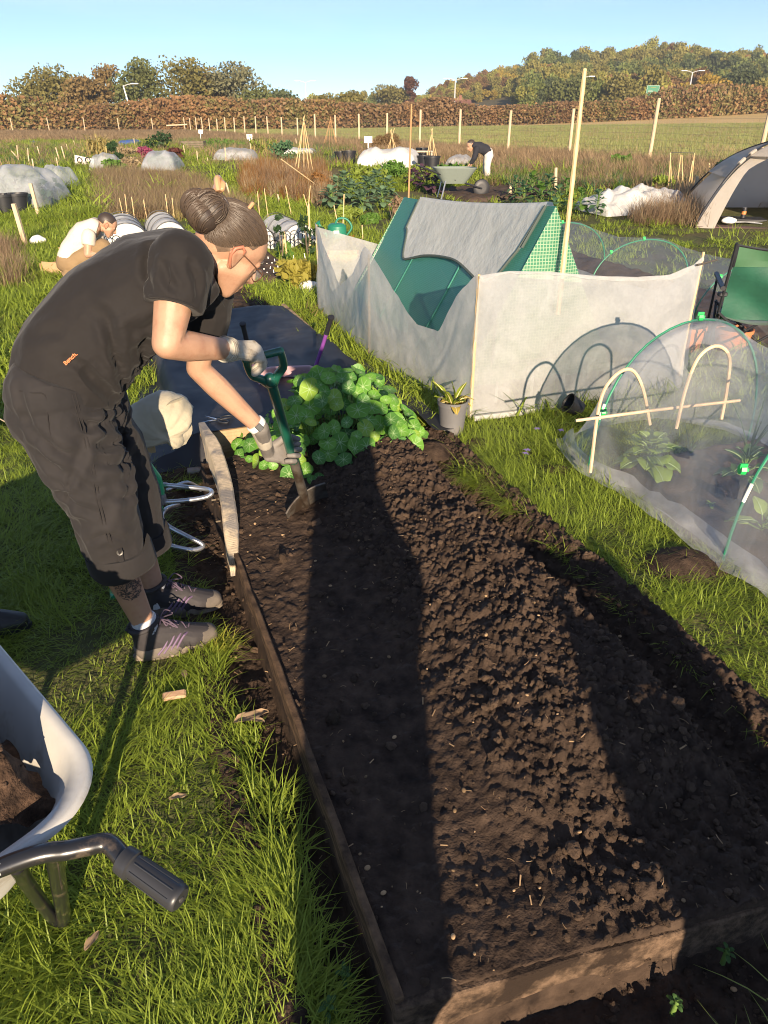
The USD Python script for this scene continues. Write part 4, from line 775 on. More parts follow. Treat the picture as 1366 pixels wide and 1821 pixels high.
# front: two flaps either side of an open arch
def front(t0, t1):
    rows = []
    for i in range(16):
        a, b = poles[0][i], poles[1][i]; k0 = t0; k1 = t1; top = sst((i - 7.5) / 6.0)
        if t0 == 0: k1 = t1 + (.5 - t1) * top
        else: k0 = t0 + (.5 - t0) * top
        rows.append([a * (1 - k) + b * k + ty * (-.06 * math.sin(math.pi * k)) for k in np.linspace(k0, k1, 8)])
    return grid(A_(rows))
tent.part('door_panel', front(0, .12), TENT, smooth=True); tent.part('door_panel', front(.66, 1.0), TENT, smooth=True)
fl = [TP(.45, -.02, .0), TP(.75, -.06, .72), TP(1.5, -.02, 1.28)]
tent.part('rain_cover', cat([grid(A_([[p_ + A_([0, 0, .05]) + (apex - p_) * w for w in np.linspace(0, .02, 2)] for p_ in poles[0][5:]] )), grid(A_([[poles[0][i] * (1 - k) + poles[3][i] * k + A_([0, 0, .05]) - tx * .03 for k in np.linspace(0, 1, 8)] for i in range(6, 16)])), grid(A_([[poles[0][i] * (1 - k) + poles[1][i] * k + A_([0, 0, .05]) - ty * (.05 + .22 * math.sin(math.pi * k) * (1 - (i - 9) / 7)) for k in np.linspace(0, 1, 10)] for i in range(10, 16)]))]), TENT, smooth=True)
tent.part('groundsheet', cbox((cor[0] + cor[2]) / 2 + A_([0, 0, .012]), (TW, TD, .02), .004, [tx, ty, [0, 0, 1]]), TENTB)
for p in (poles[0], poles[1], poles[3]): tent.part('pole', tube([q + A_([0, 0, .07]) for q in p], .012, 6), BLK)
[tent.part('pole_sleeve', tube([poles[0][i] + A_([0, 0, .075]), poles[0][i + 1] + A_([0, 0, .075])], .03, 7), TENT) for i in (8, 10)]
tq = atY(1325, 420, tb[1] + .1); tq[2] = float(T(tq[0], tq[1])) + .02
tbl = Th('camping_table', 'small black folding table standing in the tent opening', 'table', tuple(tq)); hz_ = .40
ttop = atP(1327, 390, tq[:2] + A_([0, .15]), tx[:2])
tbl.part('table_top', cbox(A_([ttop[0], ttop[1] + .1, ttop[2]]), (.62, .42, .025), .006, [tx, ty, [0, 0, 1]]), BLK); tc_ = A_([ttop[0], ttop[1] + .1, ttop[2] - .012])
ALU = M('aluminium', (.55, .56, .58), .35, metal=.8)
for a in (-.28, .28):
    for b in (-.18, .18): tbl.part('leg', tube([tc_ + tx * a + ty * b, A_([*(tc_ - tx * a * .9 + ty * b)[:2], tq[2]])], .010, 6), ALU)
cp_ = tc_ + A_([0, 0, .026]) - tx * .03 - ty * .08
can = Th('drink_can', 'dark drink can with orange band standing on the camping table', 'can', tuple(cp_)); can.part('body', lathe([(.0, 0), (.030, 0), (.036, .008), (.036, .14), (.031, .155), (.0, .155)], cp_, 16), BLK); can.part('band', lathe([(.0365, .06), (.0365, .105)], cp_, 16), M('can_orange', (.55, .20, .06), .4)); can.part('lid', lathe([(.0, .156), (.029, .156), (.031, .160), (.0, .158)], cp_, 16), ALU)
single('white_cloth', wrinkle(ell(tc_ * [1, 1, 0] - tx * .28 - ty * .35 + A_([0, 0, tq[2] + .05]), (.11, .07, .04), 3), .03, (6, 6, 6), 3), WHITE, 'crumpled white cloth on the ground below the camping table', 'cloth')
# white fleece lying on the ground
wfl = at(1126, 372); a_, b_ = np.meshgrid(np.linspace(-1, 1, 60), np.linspace(-1, 1, 24), indexing='ij'); l_, r_ = at(1045, 380), at(1208, 368); mid = (l_ + r_) / 2
Pw = mid + a_[..., None] * (r_ - l_) / 2 + b_[..., None] * A_([-.2, .55, 0]); Pw[..., 2] = T(Pw[..., 0], Pw[..., 1]) + .02 + (1 - a_ ** 2) ** .3 * np.clip(1 - b_ ** 2, 0, 1) ** .5 * (.16 + .36 * (fbm(np.stack([a_ * 4, b_ * 2, 0 * a_], -1), 4, 3)))
single('ground_fleece', grid(Pw), CLO, 'crumpled white fleece lying over a bed left of the tent', 'fleece sheet', smooth=True)
# ---- folding chair
GCH, GCH2 = M('chair_fabric', (.008, .070, .042), .6, (.011, .085, .05), 7, 4, bump=.3, bscale=7, bdist=.02, sheen=.1), M('chair_fabric_light', (.028, .095, .04), .65, (.035, .11, .05), 7, 4)
cb = A_([2.70, 5.15, 0]); cz = -.33
def CP(a, b, z): return cb + A_([math.cos(cz) * a - math.sin(cz) * b, math.sin(cz) * a + math.cos(cz) * b, z])
ch = Th('folding_chair', 'green fabric folding camp chair at the right edge beside the enclosure', 'chair', tuple(cb))
def backp(a, z): return CP(a, .10 - .16 * (z - .40) / .5 + .05 * math.cos(a * 6), z)
bk = [[backp(a, z) + A_([0, 0, -.03 * math.cos(a * 6.5) * (z > .8) + .0]) + CP(0, .02 * math.sin(z * 17 + a * 9), 0) - cb for a in np.linspace(-.25, .25, 16)] for z in np.linspace(.36, .90, 16)]
ch.part('backrest', grid(A_(bk)[:12]), GCH, smooth=True); ch.part('head_panel', grid(A_(bk)[11:] + (CP(0, -.004, 0) - cb)), GCH2, smooth=True)
ch.part('backrest_binding', tube(np.vstack([A_(bk)[::-1, 0][:5][::-1], A_(bk)[-1], A_(bk)[::-1, -1][:5]]), .009, 6), BLK)
ch.part('seat', grid(A_([[CP(a, b, .40 - .05 * math.cos(a * 6) - .03 * b) for a in np.linspace(-.25, .25, 10)] for b in np.linspace(.05, .48, 8)])), GCH, smooth=True)
for s_ in (-1, 1):
    ch.part('back_pole', tube([CP(s_ * .27, .22, .0), CP(s_ * .265, -.08, .92)], .011, 7), BLK); ch.part('leg', tube([CP(s_ * .27, -.05, 0), CP(-s_ * .0 + s_ * .26, .48, .42)], .010, 7), BLK); ch.part('leg', tube([CP(-s_ * .27, .45, 0), CP(s_ * .27, .46, .42)], .010, 7), BLK); ch.part('leg', tube([CP(-s_ * .27, .0, 0), CP(s_ * .27, .05, .42)], .010, 7), BLK)
    ch.part('armrest', tube([CP(s_ * .28, .0, .60), CP(s_ * .30, .48, .62)], .018, 7), BLK); ch.part('arm_pole', tube([CP(s_ * .29, .47, .02), CP(s_ * .29, .46, .62)], .010, 7), BLK); ch.part('joint', cbox(CP(s_ * .27, .06, .55), (.06, .05, .03), .006), BLK)
TERRA = M('terracotta', (.42, .15, .06), .85, (.48, .19, .09), 8, 4)
def pot(c, r, h, mat, label, name='flower_pot', soil=True, cat_='plant pot', handles=False):
    t = Th(name, label, cat_, tuple(c)); t.part('body', lathe([(0, 0), (r * .78, 0), (r * .80, .004), (r * .97, h * .86), (r * 1.04, h * .87), (r * 1.05, h), (r * .97, h), (r * .95, h * .9), (0, h * .88)], c, 28), mat)
    if soil: t.part('soil', lathe([(r * .95, h * .89), (r * .5, h * .92), (0, h * .93)], c + A_([0, 0, .002]), 20), SOIL)
    return t
p_ = at(1262, 575); pot(U(4.0, 3.75, .0), .14, .22, TERRA, 'terracotta pot half hidden behind the green folding chair'); pot(U(4.28, 3.55, .0), .14, .22, TERRA, 'second terracotta pot close behind the folding chair at the picture edge')
# ---------------------------------------------------------------- people
SKIN = M('skin', (.37, .215, .14), .5, (.42, .25, .165), 9, 4, bump=.25, bscale=170, bdist=.002, spec=.35, grime=(26, (.33, .165, .105), .50, .80))
SKINR = M('skin_ear', (.36, .14, .085), .5)
LIP = M('lip', (.30, .10, .075), .45)
TEE = M('black_tee', (.012, .0105, .0105), .85, (.016, .0142, .014), 6, 4, bump=.35, bscale=14, bdist=.012, sheen=.06, spec=.25)
TRS = M('black_trousers', (.016, .0148, .0155), .85, (.022, .020, .0205), 7, 4, bump=.35, bscale=11, bdist=.012, sheen=.06, spec=.25)
SEAM = M('seam_thread', (.012, .010, .010), .9)
HAIR = M('brown_hair', (.105, .072, .050), .42, (.17, .12, .085), 60, 3, stretch=(1, 1, 1), spec=.5, bump=.15, bscale=200, bdist=.001)
HAIRS = M('brown_hair_strands', (.19, .135, .095), .36, island=.6, hue=.01, spec=.6)
HAIRD = M('dark_hair', (.040, .029, .023), .5, bump=.4, bscale=150, bdist=.003)
GLOVE = M('glove_cream', (.46, .43, .36), .9, (.38, .34, .27), 14, 4, bump=.5, bscale=220, bdist=.002, grime=(22, (.20, .16, .11), .55, .72)); GLOVEP = M('glove_palm', (.115, .105, .095), .7, (.17, .155, .14), 14, 4, bump=.4, bscale=160, bdist=.002)
TAN = M('clip_tan', (.46, .26, .13), .35, coat=.3); GOLDW = M('glasses_rim', (.22, .11, .06), .3, metal=.6); LENS = M('lens', (.9, .9, .9), .05, clear=.9)
EYEW, EYED = M('eye_white', (.7, .68, .65), .3), M('eye_iris', (.04, .025, .015), .2)
BOOT = M('boot_dark', (.020, .018, .021), .75, (.032, .028, .030), 12, 4, bump=.4, bscale=160, bdist=.002); BOOTG = M('boot_taupe', (.095, .080, .066), .85, (.13, .11, .09), 14, 4, bump=.4, bscale=160, bdist=.002); SOLE = M('boot_sole', (.24, .20, .155), .9, (.10, .08, .06), 25, 4); LACE = M('lace_purple', (.085, .06, .09), .8); SOCK = M('sock_grey', (.40, .42, .46), .95, (.50, .52, .55), 60, 3, bump=.8, bscale=300, bdist=.002); LILAC = M('boot_stripe', (.13, .085, .15), .7)
def frame(fwd, up):
    x = nrm(fwd); z = nrm(A_(up) - x * (A_(up) @ x)); return A_([x, np.cross(z, x), z])
def hull_e(c, r): return [(c, r)]
def head_parts(t, o, fwd, up, hair, hairmat, edge=.009, eyes=True, bun=False, glasses=False, sc=1.0, strands=0, neck=None):
    """returns the manifold parts of the head, to be fused with the body; adds hair, ears' inside, eyes, lips as children"""
    R = frame(fwd, up)
    def P(*q): return o + (A_(q) * sc) @ R
    S = lambda q, r: (P(*q), r * sc)
    ms = [hsph([S((-.025, 0, .035), .082), S((.02, 0, .04), .076), S((.045, 0, .03), .056), S((-.045, 0, .0), .062)]),
          hsph([S((.045, 0, .03), .056), S((.045, .034, -.025), .034), S((.045, -.034, -.025), .034), S((-.005, .044, -.05), .022), S((-.005, -.044, -.05), .022), S((.068, .012, -.098), .018), S((.068, -.012, -.098), .018), S((.066, 0, -.055), .034)]),
          hsph([S((.096, 0, .014), .008), S((.116, 0, -.026), .0105), S((.098, 0, -.034), .012)]), hsph([S((.094, .014, -.031), .0085), S((.094, -.014, -.031), .0085), S((.108, 0, -.03), .010)]),
          hsph([S((.082, .014, .024), .013), S((.074, .044, .020), .012)]), hsph([S((.082, -.014, .024), .013), S((.074, -.044, .020), .012)]),
          hsph([S((.086, .018, -.058), .011), S((.086, -.018, -.058), .011), S((.095, 0, -.056), .010)]), hsph([S((.084, .015, -.073), .011), S((.084, -.015, -.073), .011), S((.091, 0, -.072), .010)])]
    for s in (-1, 1):
        ms.append(hsph([S((-.018, s * .074, .018), .010), S((.002, s * .074, .022), .009), S((-.002, s * .070, -.032), .009), S((-.026, s * .084, .0), .009)]))
        t.part('ear_rim', tube([P(*q) for q in [(.004, s * .077, .008), (.000, s * .083, .026), (-.016, s * .088, .030), (-.030, s * .091, .014), (-.028, s * .088, -.006), (-.014, s * .083, -.026), (-.003, s * .079, -.034)]], [.003, .005, .0055, .0055, .005, .005, .0045][0:7], 7), SKINR, smooth=True)
        if eyes:
            e = t.part('eye', ell(P(.0755, s * .031, .002), (.0125 * sc,) * 3, 2), EYEW, smooth=True); sub(e, 'iris', ell(P(.0855, s * .031, -.001), (.0045 * sc, .0058 * sc, .0058 * sc), 2, R), EYED, smooth=True)
            t.part('eyelid', grid(A_([[P(.0755 + .0138 * math.cos(a) * math.cos(b), s * .031 + .0145 * math.sin(a), .002 + .0138 * math.cos(a) * math.sin(b)) for a in np.linspace(-1.4, 1.4, 9)] for b in np.linspace(-.15, 1.3, 7)])), SKIN, smooth=True)
            t.part('eyebrow', tube([P(.093, s * .014, .032), P(.092, s * .030, .037), P(.078, s * .050, .030)], [.003, .0035, .0015], 6), hairmat)
    t.part('lip', tube([P(.085, .022, -.064), P(.100, .007, -.061), P(.101, 0, -.0625), P(.100, -.007, -.061), P(.085, -.022, -.064)], [.002, .0055, .0055, .0055, .002], 7), LIP, smooth=True); t.part('lip', tube([P(.084, .02, -.068), P(.098, 0, -.072), P(.084, -.02, -.068)], [.002, .0065, .002], 7), LIP, smooth=True)
    # hair
    cc, cr = A_([-.014, 0, .036]), A_([.104, .083, .094])
    d = trimesh.creation.icosphere(subdivisions=4); v = d.vertices; lim = v[:, 0] * .80 - v[:, 2] * .62          # hairline: face side left free
    if hair == 'up': keep = (lim < .38 - .22 * np.exp(-((np.abs(v[:, 1]) - .75) / .3) ** 2)) & ~((v[:, 2] < -.42) & (v[:, 0] > -.05)) & (v[:, 2] > -.80) & ~((np.abs(v[:, 1]) > .8) & (v[:, 0] > -.15) & (v[:, 0] < .45) & (v[:, 2] < .02))
    else: keep = (lim < .34) & (v[:, 2] > -.45 + .4 * (v[:, 0] > -.05)) & ~((np.abs(v[:, 1]) > .75) & (v[:, 0] > -.3) & (v[:, 2] < .08))
    f = d.faces[keep[d.faces].all(1)]
    th = 1.0 + .012 * (fbm(v * [2, 12, 2], 2, 2) - .5)
    cap = trimesh.Trimesh(P(0, 0, 0) + ((cc + v * cr * th[:, None]) * sc) @ R, f, process=False); cap.remove_unreferenced_vertices()
    t.part('hair', cap, hairmat, smooth=True)
    if bun:
        bc = A_([-.128, -.005, .045]); hb = []
        for k, (q, rr) in enumerate([((-.118, -.01, .052), (.050, .060, .052)), ((-.142, .018, .035), (.042, .050, .044)), ((-.130, -.028, .022), (.044, .046, .040))]):
            hb.append(wrinkle(ell((0, 0, 0), A_(rr) * 1.0, 4), .0025, (30, 14, 20), k)); hb[-1] = trimesh.Trimesh(o + (hb[-1].vertices + A_(q)) @ R, hb[-1].faces, process=False)
        bp = t.part('hair_bun', cat(hb), HAIRD, smooth=True, kind=None)
        # strands swept back to the bun and coiled round it
        r = np.random.default_rng(4); st = []
        tgt = A_([-.105, 0, .055])
        hl = curve([(-.70, -.40, -.60), (-.35, -.78, -.42), (.02, -.93, -.02), (.42, -.80, .30), (.70, -.42, .56), (.76, 0, .64), (.70, .42, .56), (.42, .80, .30), (.02, .93, -.02), (-.35, .78, -.42), (-.70, .40, -.60)], 400); tgd = (tgt - cc) / cr
        for k in range(strands):
            s0 = nrm(hl[int(r.random() * 399)]); t0 = max(0, r.uniform(-.5, .55)); t1 = min(1, t0 + r.uniform(.45, .8)); up_k = 1.012 + .022 * r.random(); pts = []; j_ = r.normal(0, .03, 3)
            for w in np.linspace(t0, t1, 9):
                m = nrm(s0 * (1 - w) + nrm(tgd) * w + j_ * math.sin(math.pi * w)); rad = up_k if w < .9 else up_k + (w - .9) * 1.2; pts.append(o + ((cc + m * cr * rad) * sc) @ R)
            st.append(tube(curve(pts, 12), .0011, 3, False))
        for k in range(int(strands * .55)):
            q, rr = [((-.118, -.01, .052), (.050, .060, .052)), ((-.142, .018, .035), (.042, .050, .044)), ((-.130, -.028, .022), (.044, .046, .040))][k % 3]; a0 = r.random() * 6.28; tilt = r.normal(.3, .45); ln_ = r.uniform(1.2, 2.6); off = r.uniform(-.7, .7)
            pts = []
            for w in np.linspace(0, 1, 9):
                a = a0 + ln_ * w; c_, s_ = math.cos(a), math.sin(a); e = nrm([c_ * math.sqrt(1 - off ** 2), off + .25 * w, s_ * math.sqrt(1 - off ** 2)]); e = A_([e[0] * math.cos(tilt) - e[1] * math.sin(tilt), e[0] * math.sin(tilt) + e[1] * math.cos(tilt), e[2]])
                pts.append(o + (A_(q) + e * A_(rr) * (1.03 + .02 * r.random())) @ R)
            st.append(tube(curve(pts, 12), .0015, 3, False))
        t.part('hair_strands', cat(st), HAIRS, smooth=True, kind='stuff')
        t.part('hair_clip', cat([wrinkle(ell(P(-.128, .0, .112), (.012, .026, .020), 3, R), .004, (60, 60, 60), 1)]), TAN, smooth=True); t.part('hair_clip', tube(curve([P(-.135, -.03, .10), P(-.150, -.01, .122), P(-.135, .01, .128), P(-.11, .02, .12)], 10), .0085, 7), TAN); t.part('hair_clip', cbox(P(-.04, -.03, .132), (.010, .012, .024), .003, R), TAN)
    if glasses:
        for s in (-1, 1):
            t.part('glasses_temple', tube(curve([P(-.014, s * .080, .016), P(.04, s * .078, .014), P(.098, s * .062, .008)], 9), .0016, 6), GOLDW)
            ring = [P(.104 - .004 * abs(math.cos(a)), s * (.034 + .026 * math.cos(a)), -.002 + .020 * math.sin(a)) for a in np.linspace(0, 2 * np.pi, 22)]
            rm = t.part('glasses_rim', tube(ring, .0016, 6, False), GOLDW); sub(rm, 'lens', skin_rings(A_([[ring[k] for k in range(21)]] + [[(ring[k] + ring[(k + 10) % 21]) / 2 for k in range(21)]]), caps=False), LENS)
        t.part('glasses_bridge', tube([P(.106, -.009, .004), P(.112, 0, .008), P(.106, .009, .004)], .0016, 6), GOLDW)
    return ms, P
def hand_parts(wrist, xdir, dorsal, side, bends, spread=.0, thumb=((.75, .55, -.45), (.9, .05, -.6), (.6, -.3, -.75)), sc=1.0, thick=1.12):
    """manifold parts of a hand: palm, four unequal bent fingers, thumb. side=+1: thumb towards +y of (x, y, z=dorsal)"""
    R = frame(xdir, dorsal)
    R = A_([R[0], R[1] * side, R[2]])
    P = lambda q: wrist + (A_(q, float) * sc) @ R
    ms = [hsph([(P((0, .016, 0)), .018 * sc), (P((0, -.016, 0)), .017 * sc), (P((.085, .030, .002)), .0135 * sc), (P((.090, .010, .004)), .0135 * sc), (P((.086, -.012, .003)), .013 * sc), (P((.078, -.032, 0)), .012 * sc), (P((.03, .034, -.008)), .014 * sc)])]
    base = [(.088, .031, .002), (.092, .010, .004), (.088, -.012, .003), (.080, -.033, 0)]; lens = [(.044, .026, .021), (.048, .030, .022), (.045, .027, .021), (.035, .020, .019)]
    for k in range(4):
        p = A_(base[k]); a = 0; pts = [(P(p - A_([.02, 0, 0])), .0105 * sc * thick), (P(p), .0105 * sc * thick)]; yaw = spread * (1.5 - k)
        for j in range(3):
            a += math.radians(bends[k][j]); p = p + A_([math.cos(a) * math.cos(yaw), math.sin(yaw), -math.sin(a)]) * lens[k][j]; pts.append((P(p), (.0098, .0090, .0078)[j] * sc * thick))
        ms += chain(pts)
    p = A_([.026, .030, -.008]); pts = [(P(p), .015 * sc * thick)]
    for j, l in enumerate((.040, .033, .026)):
        p = p + nrm(thumb[j]) * l; pts.append((P(p), (.0128, .0112, .0095)[j] * sc * thick))
    return ms + chain(pts), P
def torso_m(levels, lat):
    out = []
    for (p, t, w), (p2, t2, w2) in zip(levels, levels[1:]):
        out.append(hsph([(A_(p) + lat * s * (w - t), t) for s in (-1, 1)] + [(A_(p2) + lat * s * (w2 - t2), t2) for s in (-1, 1)]))
    return out
def cut(ms, p, n):
    """keeps what lies on the side of n"""
    m = m3.Manifold.batch_boolean(ms, m3.OpType.Add) if len(ms) > 1 else ms[0]; n = nrm(n); return m.trim_by_plane(tuple(map(float, n)), float(A_(p) @ n))
def boot(t, heel, toe, sc=1.0, mats=None, tall=True, laces=True, names=('boot', 'sole')):
    x = nrm([toe[0] - heel[0], toe[1] - heel[1], 0]); y = A_([-x[1], x[0], 0]); R = A_([x, y, [0, 0, 1.]])
    P = lambda a, b, c: A_(heel, float) + (A_([a, b, c]) * sc) @ R
    S = lambda q, r: (P(*q), r * sc)
    up_, tp_, so_ = mats or (BOOT, BOOTG, SOLE)
    m = chain([S((.045, 0, .135 if tall else .085), .046), S((.045, 0, .06), .042)]) + [hsph([S((.045, 0, .055), .040), S((.045, 0, .105 if tall else .08), .044), S((.15, 0, .078), .038), S((.15, .012, .045), .036), S((.15, -.012, .045), .036)]), hsph([S((.15, 0, .072), .038), S((.20, .014, .045), .036), S((.20, -.014, .045), .036), S((.25, .006, .040), .030), S((.25, -.006, .040), .030)])]
    m = m3.Manifold.batch_boolean(m, m3.OpType.Add).trim_by_plane((0, 0, 1.), float(heel[2] + .014 * sc)); ttop = float(heel[2] + (.148 if tall else .1) * sc); m = m.trim_by_plane((0, 0, -1.), -ttop)
    b = t.part(names[0], fuse([m], .012, 4), up_, smooth=True)
    out = [P(.14 + .148 * math.cos(a), (.042 + .010 * math.cos(a)) * math.sin(a), 0) for a in np.linspace(0, 2 * np.pi, 30)[:-1]]
    rings = [[q * A_([1, 1, 0]) + (c - q * A_([1, 1, 0])) * (1 - k) * A_([1, 1, 0]) + A_([0, 0, z + heel[2]]) for q in out] for c in [P(.14, 0, 0)] for k, z in ((.93, .0), (1.0, .006), (.98, .014), (1.01, .022), (.97, .032))]
    sub(b, 'sole', skin_rings(A_(rings)), so_, smooth=30)
    if laces:
        cap_ = [hsph([S((.20, .016, .040), .0365), S((.20, -.016, .040), .0365), S((.255, .006, .038), .0315), S((.255, -.006, .038), .0315)])]; c_ = m3.Manifold.batch_boolean(cap_, m3.OpType.Add).trim_by_plane((0, 0, 1.), float(heel[2] + .02 * sc)).trim_by_plane(tuple(x), float(P(.222, 0, 0) @ x)); sub(b, 'toe_cap', fuse([c_], .012, 3), tp_, smooth=True)
        hc = m3.Manifold.batch_boolean([hsph([S((.04, 0, .05), .0435), S((.05, 0, .035), .045), S((.13, .010, .036), .043), S((.13, -.010, .036), .043)])], m3.OpType.Add).trim_by_plane((0, 0, 1.), float(heel[2] + .016 * sc)).trim_by_plane((0, 0, -1.), -float(heel[2] + .062 * sc)); sub(b, 'side_panel', fuse([hc], .012, 3), tp_, smooth=True)
        for s in (-1, 1):
            for k, (a, z) in enumerate([(.115, .128), (.135, .116), (.155, .104), (.175, .092)]):
                sub(b, 'side_stripe', tube(curve([P(a - .045, s * .047, .035), P(a - .012, s * .044, .07 + .004 * k), P(a + .012, s * .020, z - .012)], 8), .0042, 6), LILAC)
        z0 = []
        for k in range(6):
            a = .095 + .022 * k; z = .142 - .0125 * k; s = 1 if k % 2 else -1; z0 += [P(a, s * .020, z - .003), P(a + .011, 0, z + .004)]
        sub(b, 'lace', tube(curve(z0, 50), .0028, 6), LACE); sub(b, 'lace', tube(curve([P(q[0], -q[1], q[2]) for q in [(.095, -.020, .139), (.106, 0, .146), (.117, .020, .127), (.128, 0, .133), (.139, -.020, .114), (.150, 0, .121), (.161, .020, .102)]], 40), .0028, 6), LACE)
        for s in (-1, 1): sub(b, 'lace_loop', tube(curve([P(.10, 0, .148), P(.125, s * .035, .155), P(.15, s * .045, .125), P(.12, s * .02, .138), P(.10, 0, .148)], 20), .0024, 6), LACE)
        sub(b, 'collar', tube([P(.045 + .047 * math.cos(a), .046 * math.sin(a), .146 + .012 * math.cos(a)) for a in np.linspace(0, 2 * np.pi, 22)], .009, 7, False), up_, smooth=True); sub(b, 'heel_loop', tube([P(-.002, 0, .125), P(-.012, 0, .138), P(-.002, 0, .150)], .005, 6), up_)
    return b
# ---- the gardener bending over the bed
wf_, wl_, WC = A_([.935, .354, 0]), A_([-.354, .935, 0]), A_([-.785, 2.08, 0])
def WJ(px, py, b): return atP(px, py, (WC + wl_ * b)[:2], wf_[:2])
g = Th('person', 'person in black T-shirt and rolled black trousers bending to dig with a green spade', 'person', tuple(WC))
head_o = WC + wf_ * .352 + wl_ * .015 + A_([0, 0, 1.318])
hfwd = wf_ * .70 + wl_ * .24 + A_([0, 0, -.67]); hup = wf_ * .68 + A_([0, 0, .73])
hm, HP_ = head_parts(g, head_o, hfwd, hup, 'up', HAIR, bun=True, glasses=True, strands=1100, sc=1.03)
lv = [(WJ(108, 705, 0), .135, .175), (WJ(128, 640, 0), .130, .165), (WJ(195, 560, 0), .125, .16), (WJ(268, 505, .0), .120, .17), (WJ(320, 480, .01), .095, .165)]
nb_ = WJ(352, 462, .01)
shN, elN, wrN = WJ(322, 478, -.165), WJ(297, 612, -.235), WJ(412, 622, -.05)
shF, elF, wrF = WJ(372, 525, .17), WJ(352, 655, .22), WJ(463, 762, .225)
hipN, knN, anN = WJ(118, 735, -.09), WJ(182, 895, -.12), WJ(258, 1112, -.12)
hipF, knF, anF = WJ(168, 735, .09), WJ(232, 880, .11), WJ(276, 1052, .115)
cfN, cfF = knN * .55 + anN * .45 - wf_ * .022, knF * .55 + anF * .45 - wf_ * .02
body = hm + [hsph([(nb_, .060), (HP_(-.03, 0, -.04), .052)])] + torso_m([(p, t - .022, w - .022) for p, t, w in lv], wl_)
body += chain([(shN, .060), (shN * .55 + elN * .45 - wf_ * .004, .052), (elN, .041), (elN * .7 + wrN * .3, .044), (wrN, .029)]) + chain([(shF, .056), (elF, .040), (elF * .7 + wrF * .3, .043), (wrF, .028)])
body += chain([(hipN, .09), (knN, .056), (cfN, .056), (anN, .036), (anN - A_([0, 0, .06]), .036)]) + chain([(hipF, .09), (knF, .056), (cfF, .055), (anF, .036), (anF - A_([0, 0, .06]), .036)])
bmesh = fuse(body, .011, 7, .5)
g.part('body', bmesh, SKIN, smooth=True)
# T-shirt
tee = torso_m([(p, t + (.028 if i in (1, 2) else .016), w + .02) for i, (p, t, w) in enumerate(lv)], wl_) + [hsph([(shN, .082), (lv[4][0] + wl_ * -.05, .10)]), hsph([(shF, .082), (lv[4][0] + wl_ * .05, .10)]), hsph([(lv[4][0], .098), (nb_ - nrm(nb_ - lv[4][0]) * .01, .072)])]
slN, slF = shN + (elN - shN) * .50, shF + (elF - shF) * .55
hemd = nrm(lv[1][0] - lv[0][0]); teem = cut(tee, lv[0][0] + hemd * .045 + A_([0, 0, .0]), hemd * .9 + wf_ * .0)
sl1 = cut(chain([(shN - (elN - shN) * .1, .082), (slN + (elN - shN) * .25, .074)]), slN, -(elN - shN)); sl2 = cut(chain([(shF, .082), (slF + (elF - shF) * .25, .076)]), slF, -(elF - shF))
nkd = nrm(HP_(-.03, 0, -.04) - nb_); teem = teem.trim_by_plane(tuple(-nkd), float((nb_ + nkd * .018) @ -nkd))
tee_t = fuse([teem, sl1, sl2], .016, 5)
def cloth_folds(t, pts, amp, wl, seed):
    """pulls folds into cloth: shallow pleats that radiate from the given points"""
    v = t.vertices.copy(); n = t.vertex_normals; d = np.zeros(len(v))
    for i, (p, reach, k) in enumerate(pts):
        q = v - A_(p); r = np.linalg.norm(q, axis=1); e = nrm([.3, .5, .8]); a = np.arctan2(q @ nrm(np.cross(e, [1, 0, 0])), q @ nrm(np.cross(e, [0, 1, 0]))); d += amp * np.exp(-(r / reach) ** 2) * np.sin(a * k + 3 * fbm(v * 6, 2, seed + i)) * np.clip(r / .06, 0, 1)
    d += amp * .9 * (fbm(v * [9, 9, 16], 3, seed + 9) - .5) * 2
    return trimesh.Trimesh(v + n * d[:, None], t.faces, process=False)
def creases(t, lines, amp=.012, w=.014, cur=None):
    """presses creases into cloth: a groove along each line with soft ridges beside it"""
    it = rt.RayMeshIntersector(t); v = t.vertices.copy(); n = t.vertex_normals; d = np.zeros(len(v)); oo = A_([[0, 0, CAM_H]])
    for px, am, wd in lines:
        pts = []
        for q in curve([(a, b, 0) for a, b in px], len(px) * 5):
            l, _, _ = it.intersects_location(oo, [nrm(ray(q[0], q[1]))], multiple_hits=True)
            if len(l): pts.append(l[np.argmin(np.linalg.norm(l - oo, axis=1))])
        if len(pts) < 3: continue
        pts = A_(pts); D = np.linalg.norm(v[:, None] - pts[None], axis=2); k = D.argmin(1); r = D.min(1) / (w * wd); tt = k / (len(pts) - 1); env = np.sin(np.pi * np.clip(tt * .86 + .10, 0, 1)) ** .7
        d += amp * am * env * (-1.0 * np.exp(-r ** 2) + .75 * np.exp(-((r - 1.9) / 1.0) ** 2))
    return trimesh.Trimesh(v + n * d[:, None], t.faces, process=False)
import trimesh.ray.ray_triangle as rt
tee_t = creases(tee_t.subdivide(), [([(228, 712), (214, 655), (200, 600), (192, 560)], 1.3, 1.1), ([(205, 715), (172, 680), (148, 655)], 1.1, 1.0), ([(246, 690), (255, 640), (262, 590)], 1.0, .9), ([(292, 560), (265, 580), (232, 585)], .8, 1.2), ([(238, 660), (210, 640), (180, 615)], .6, .9), ([(60, 600), (95, 590), (130, 600)], .5, 1.2), ([(150, 540), (180, 560), (200, 590)], .5, 1.3), ([(290, 470), (300, 500), (318, 520)], .8, .8), ([(268, 440), (262, 480), (272, 520)], .8, .9), ([(340, 470), (350, 500), (352, 530)], .7, .8), ([(120, 640), (150, 655), (170, 690)], .5, .8)])
tee_f = cloth_folds(tee_t, [(WJ(232, 705, -.08), .30, 9), (WJ(330, 560, -.1), .2, 6)], .006, .1, 3)
ts = g.part('t_shirt', tee_f, TEE, smooth=True)
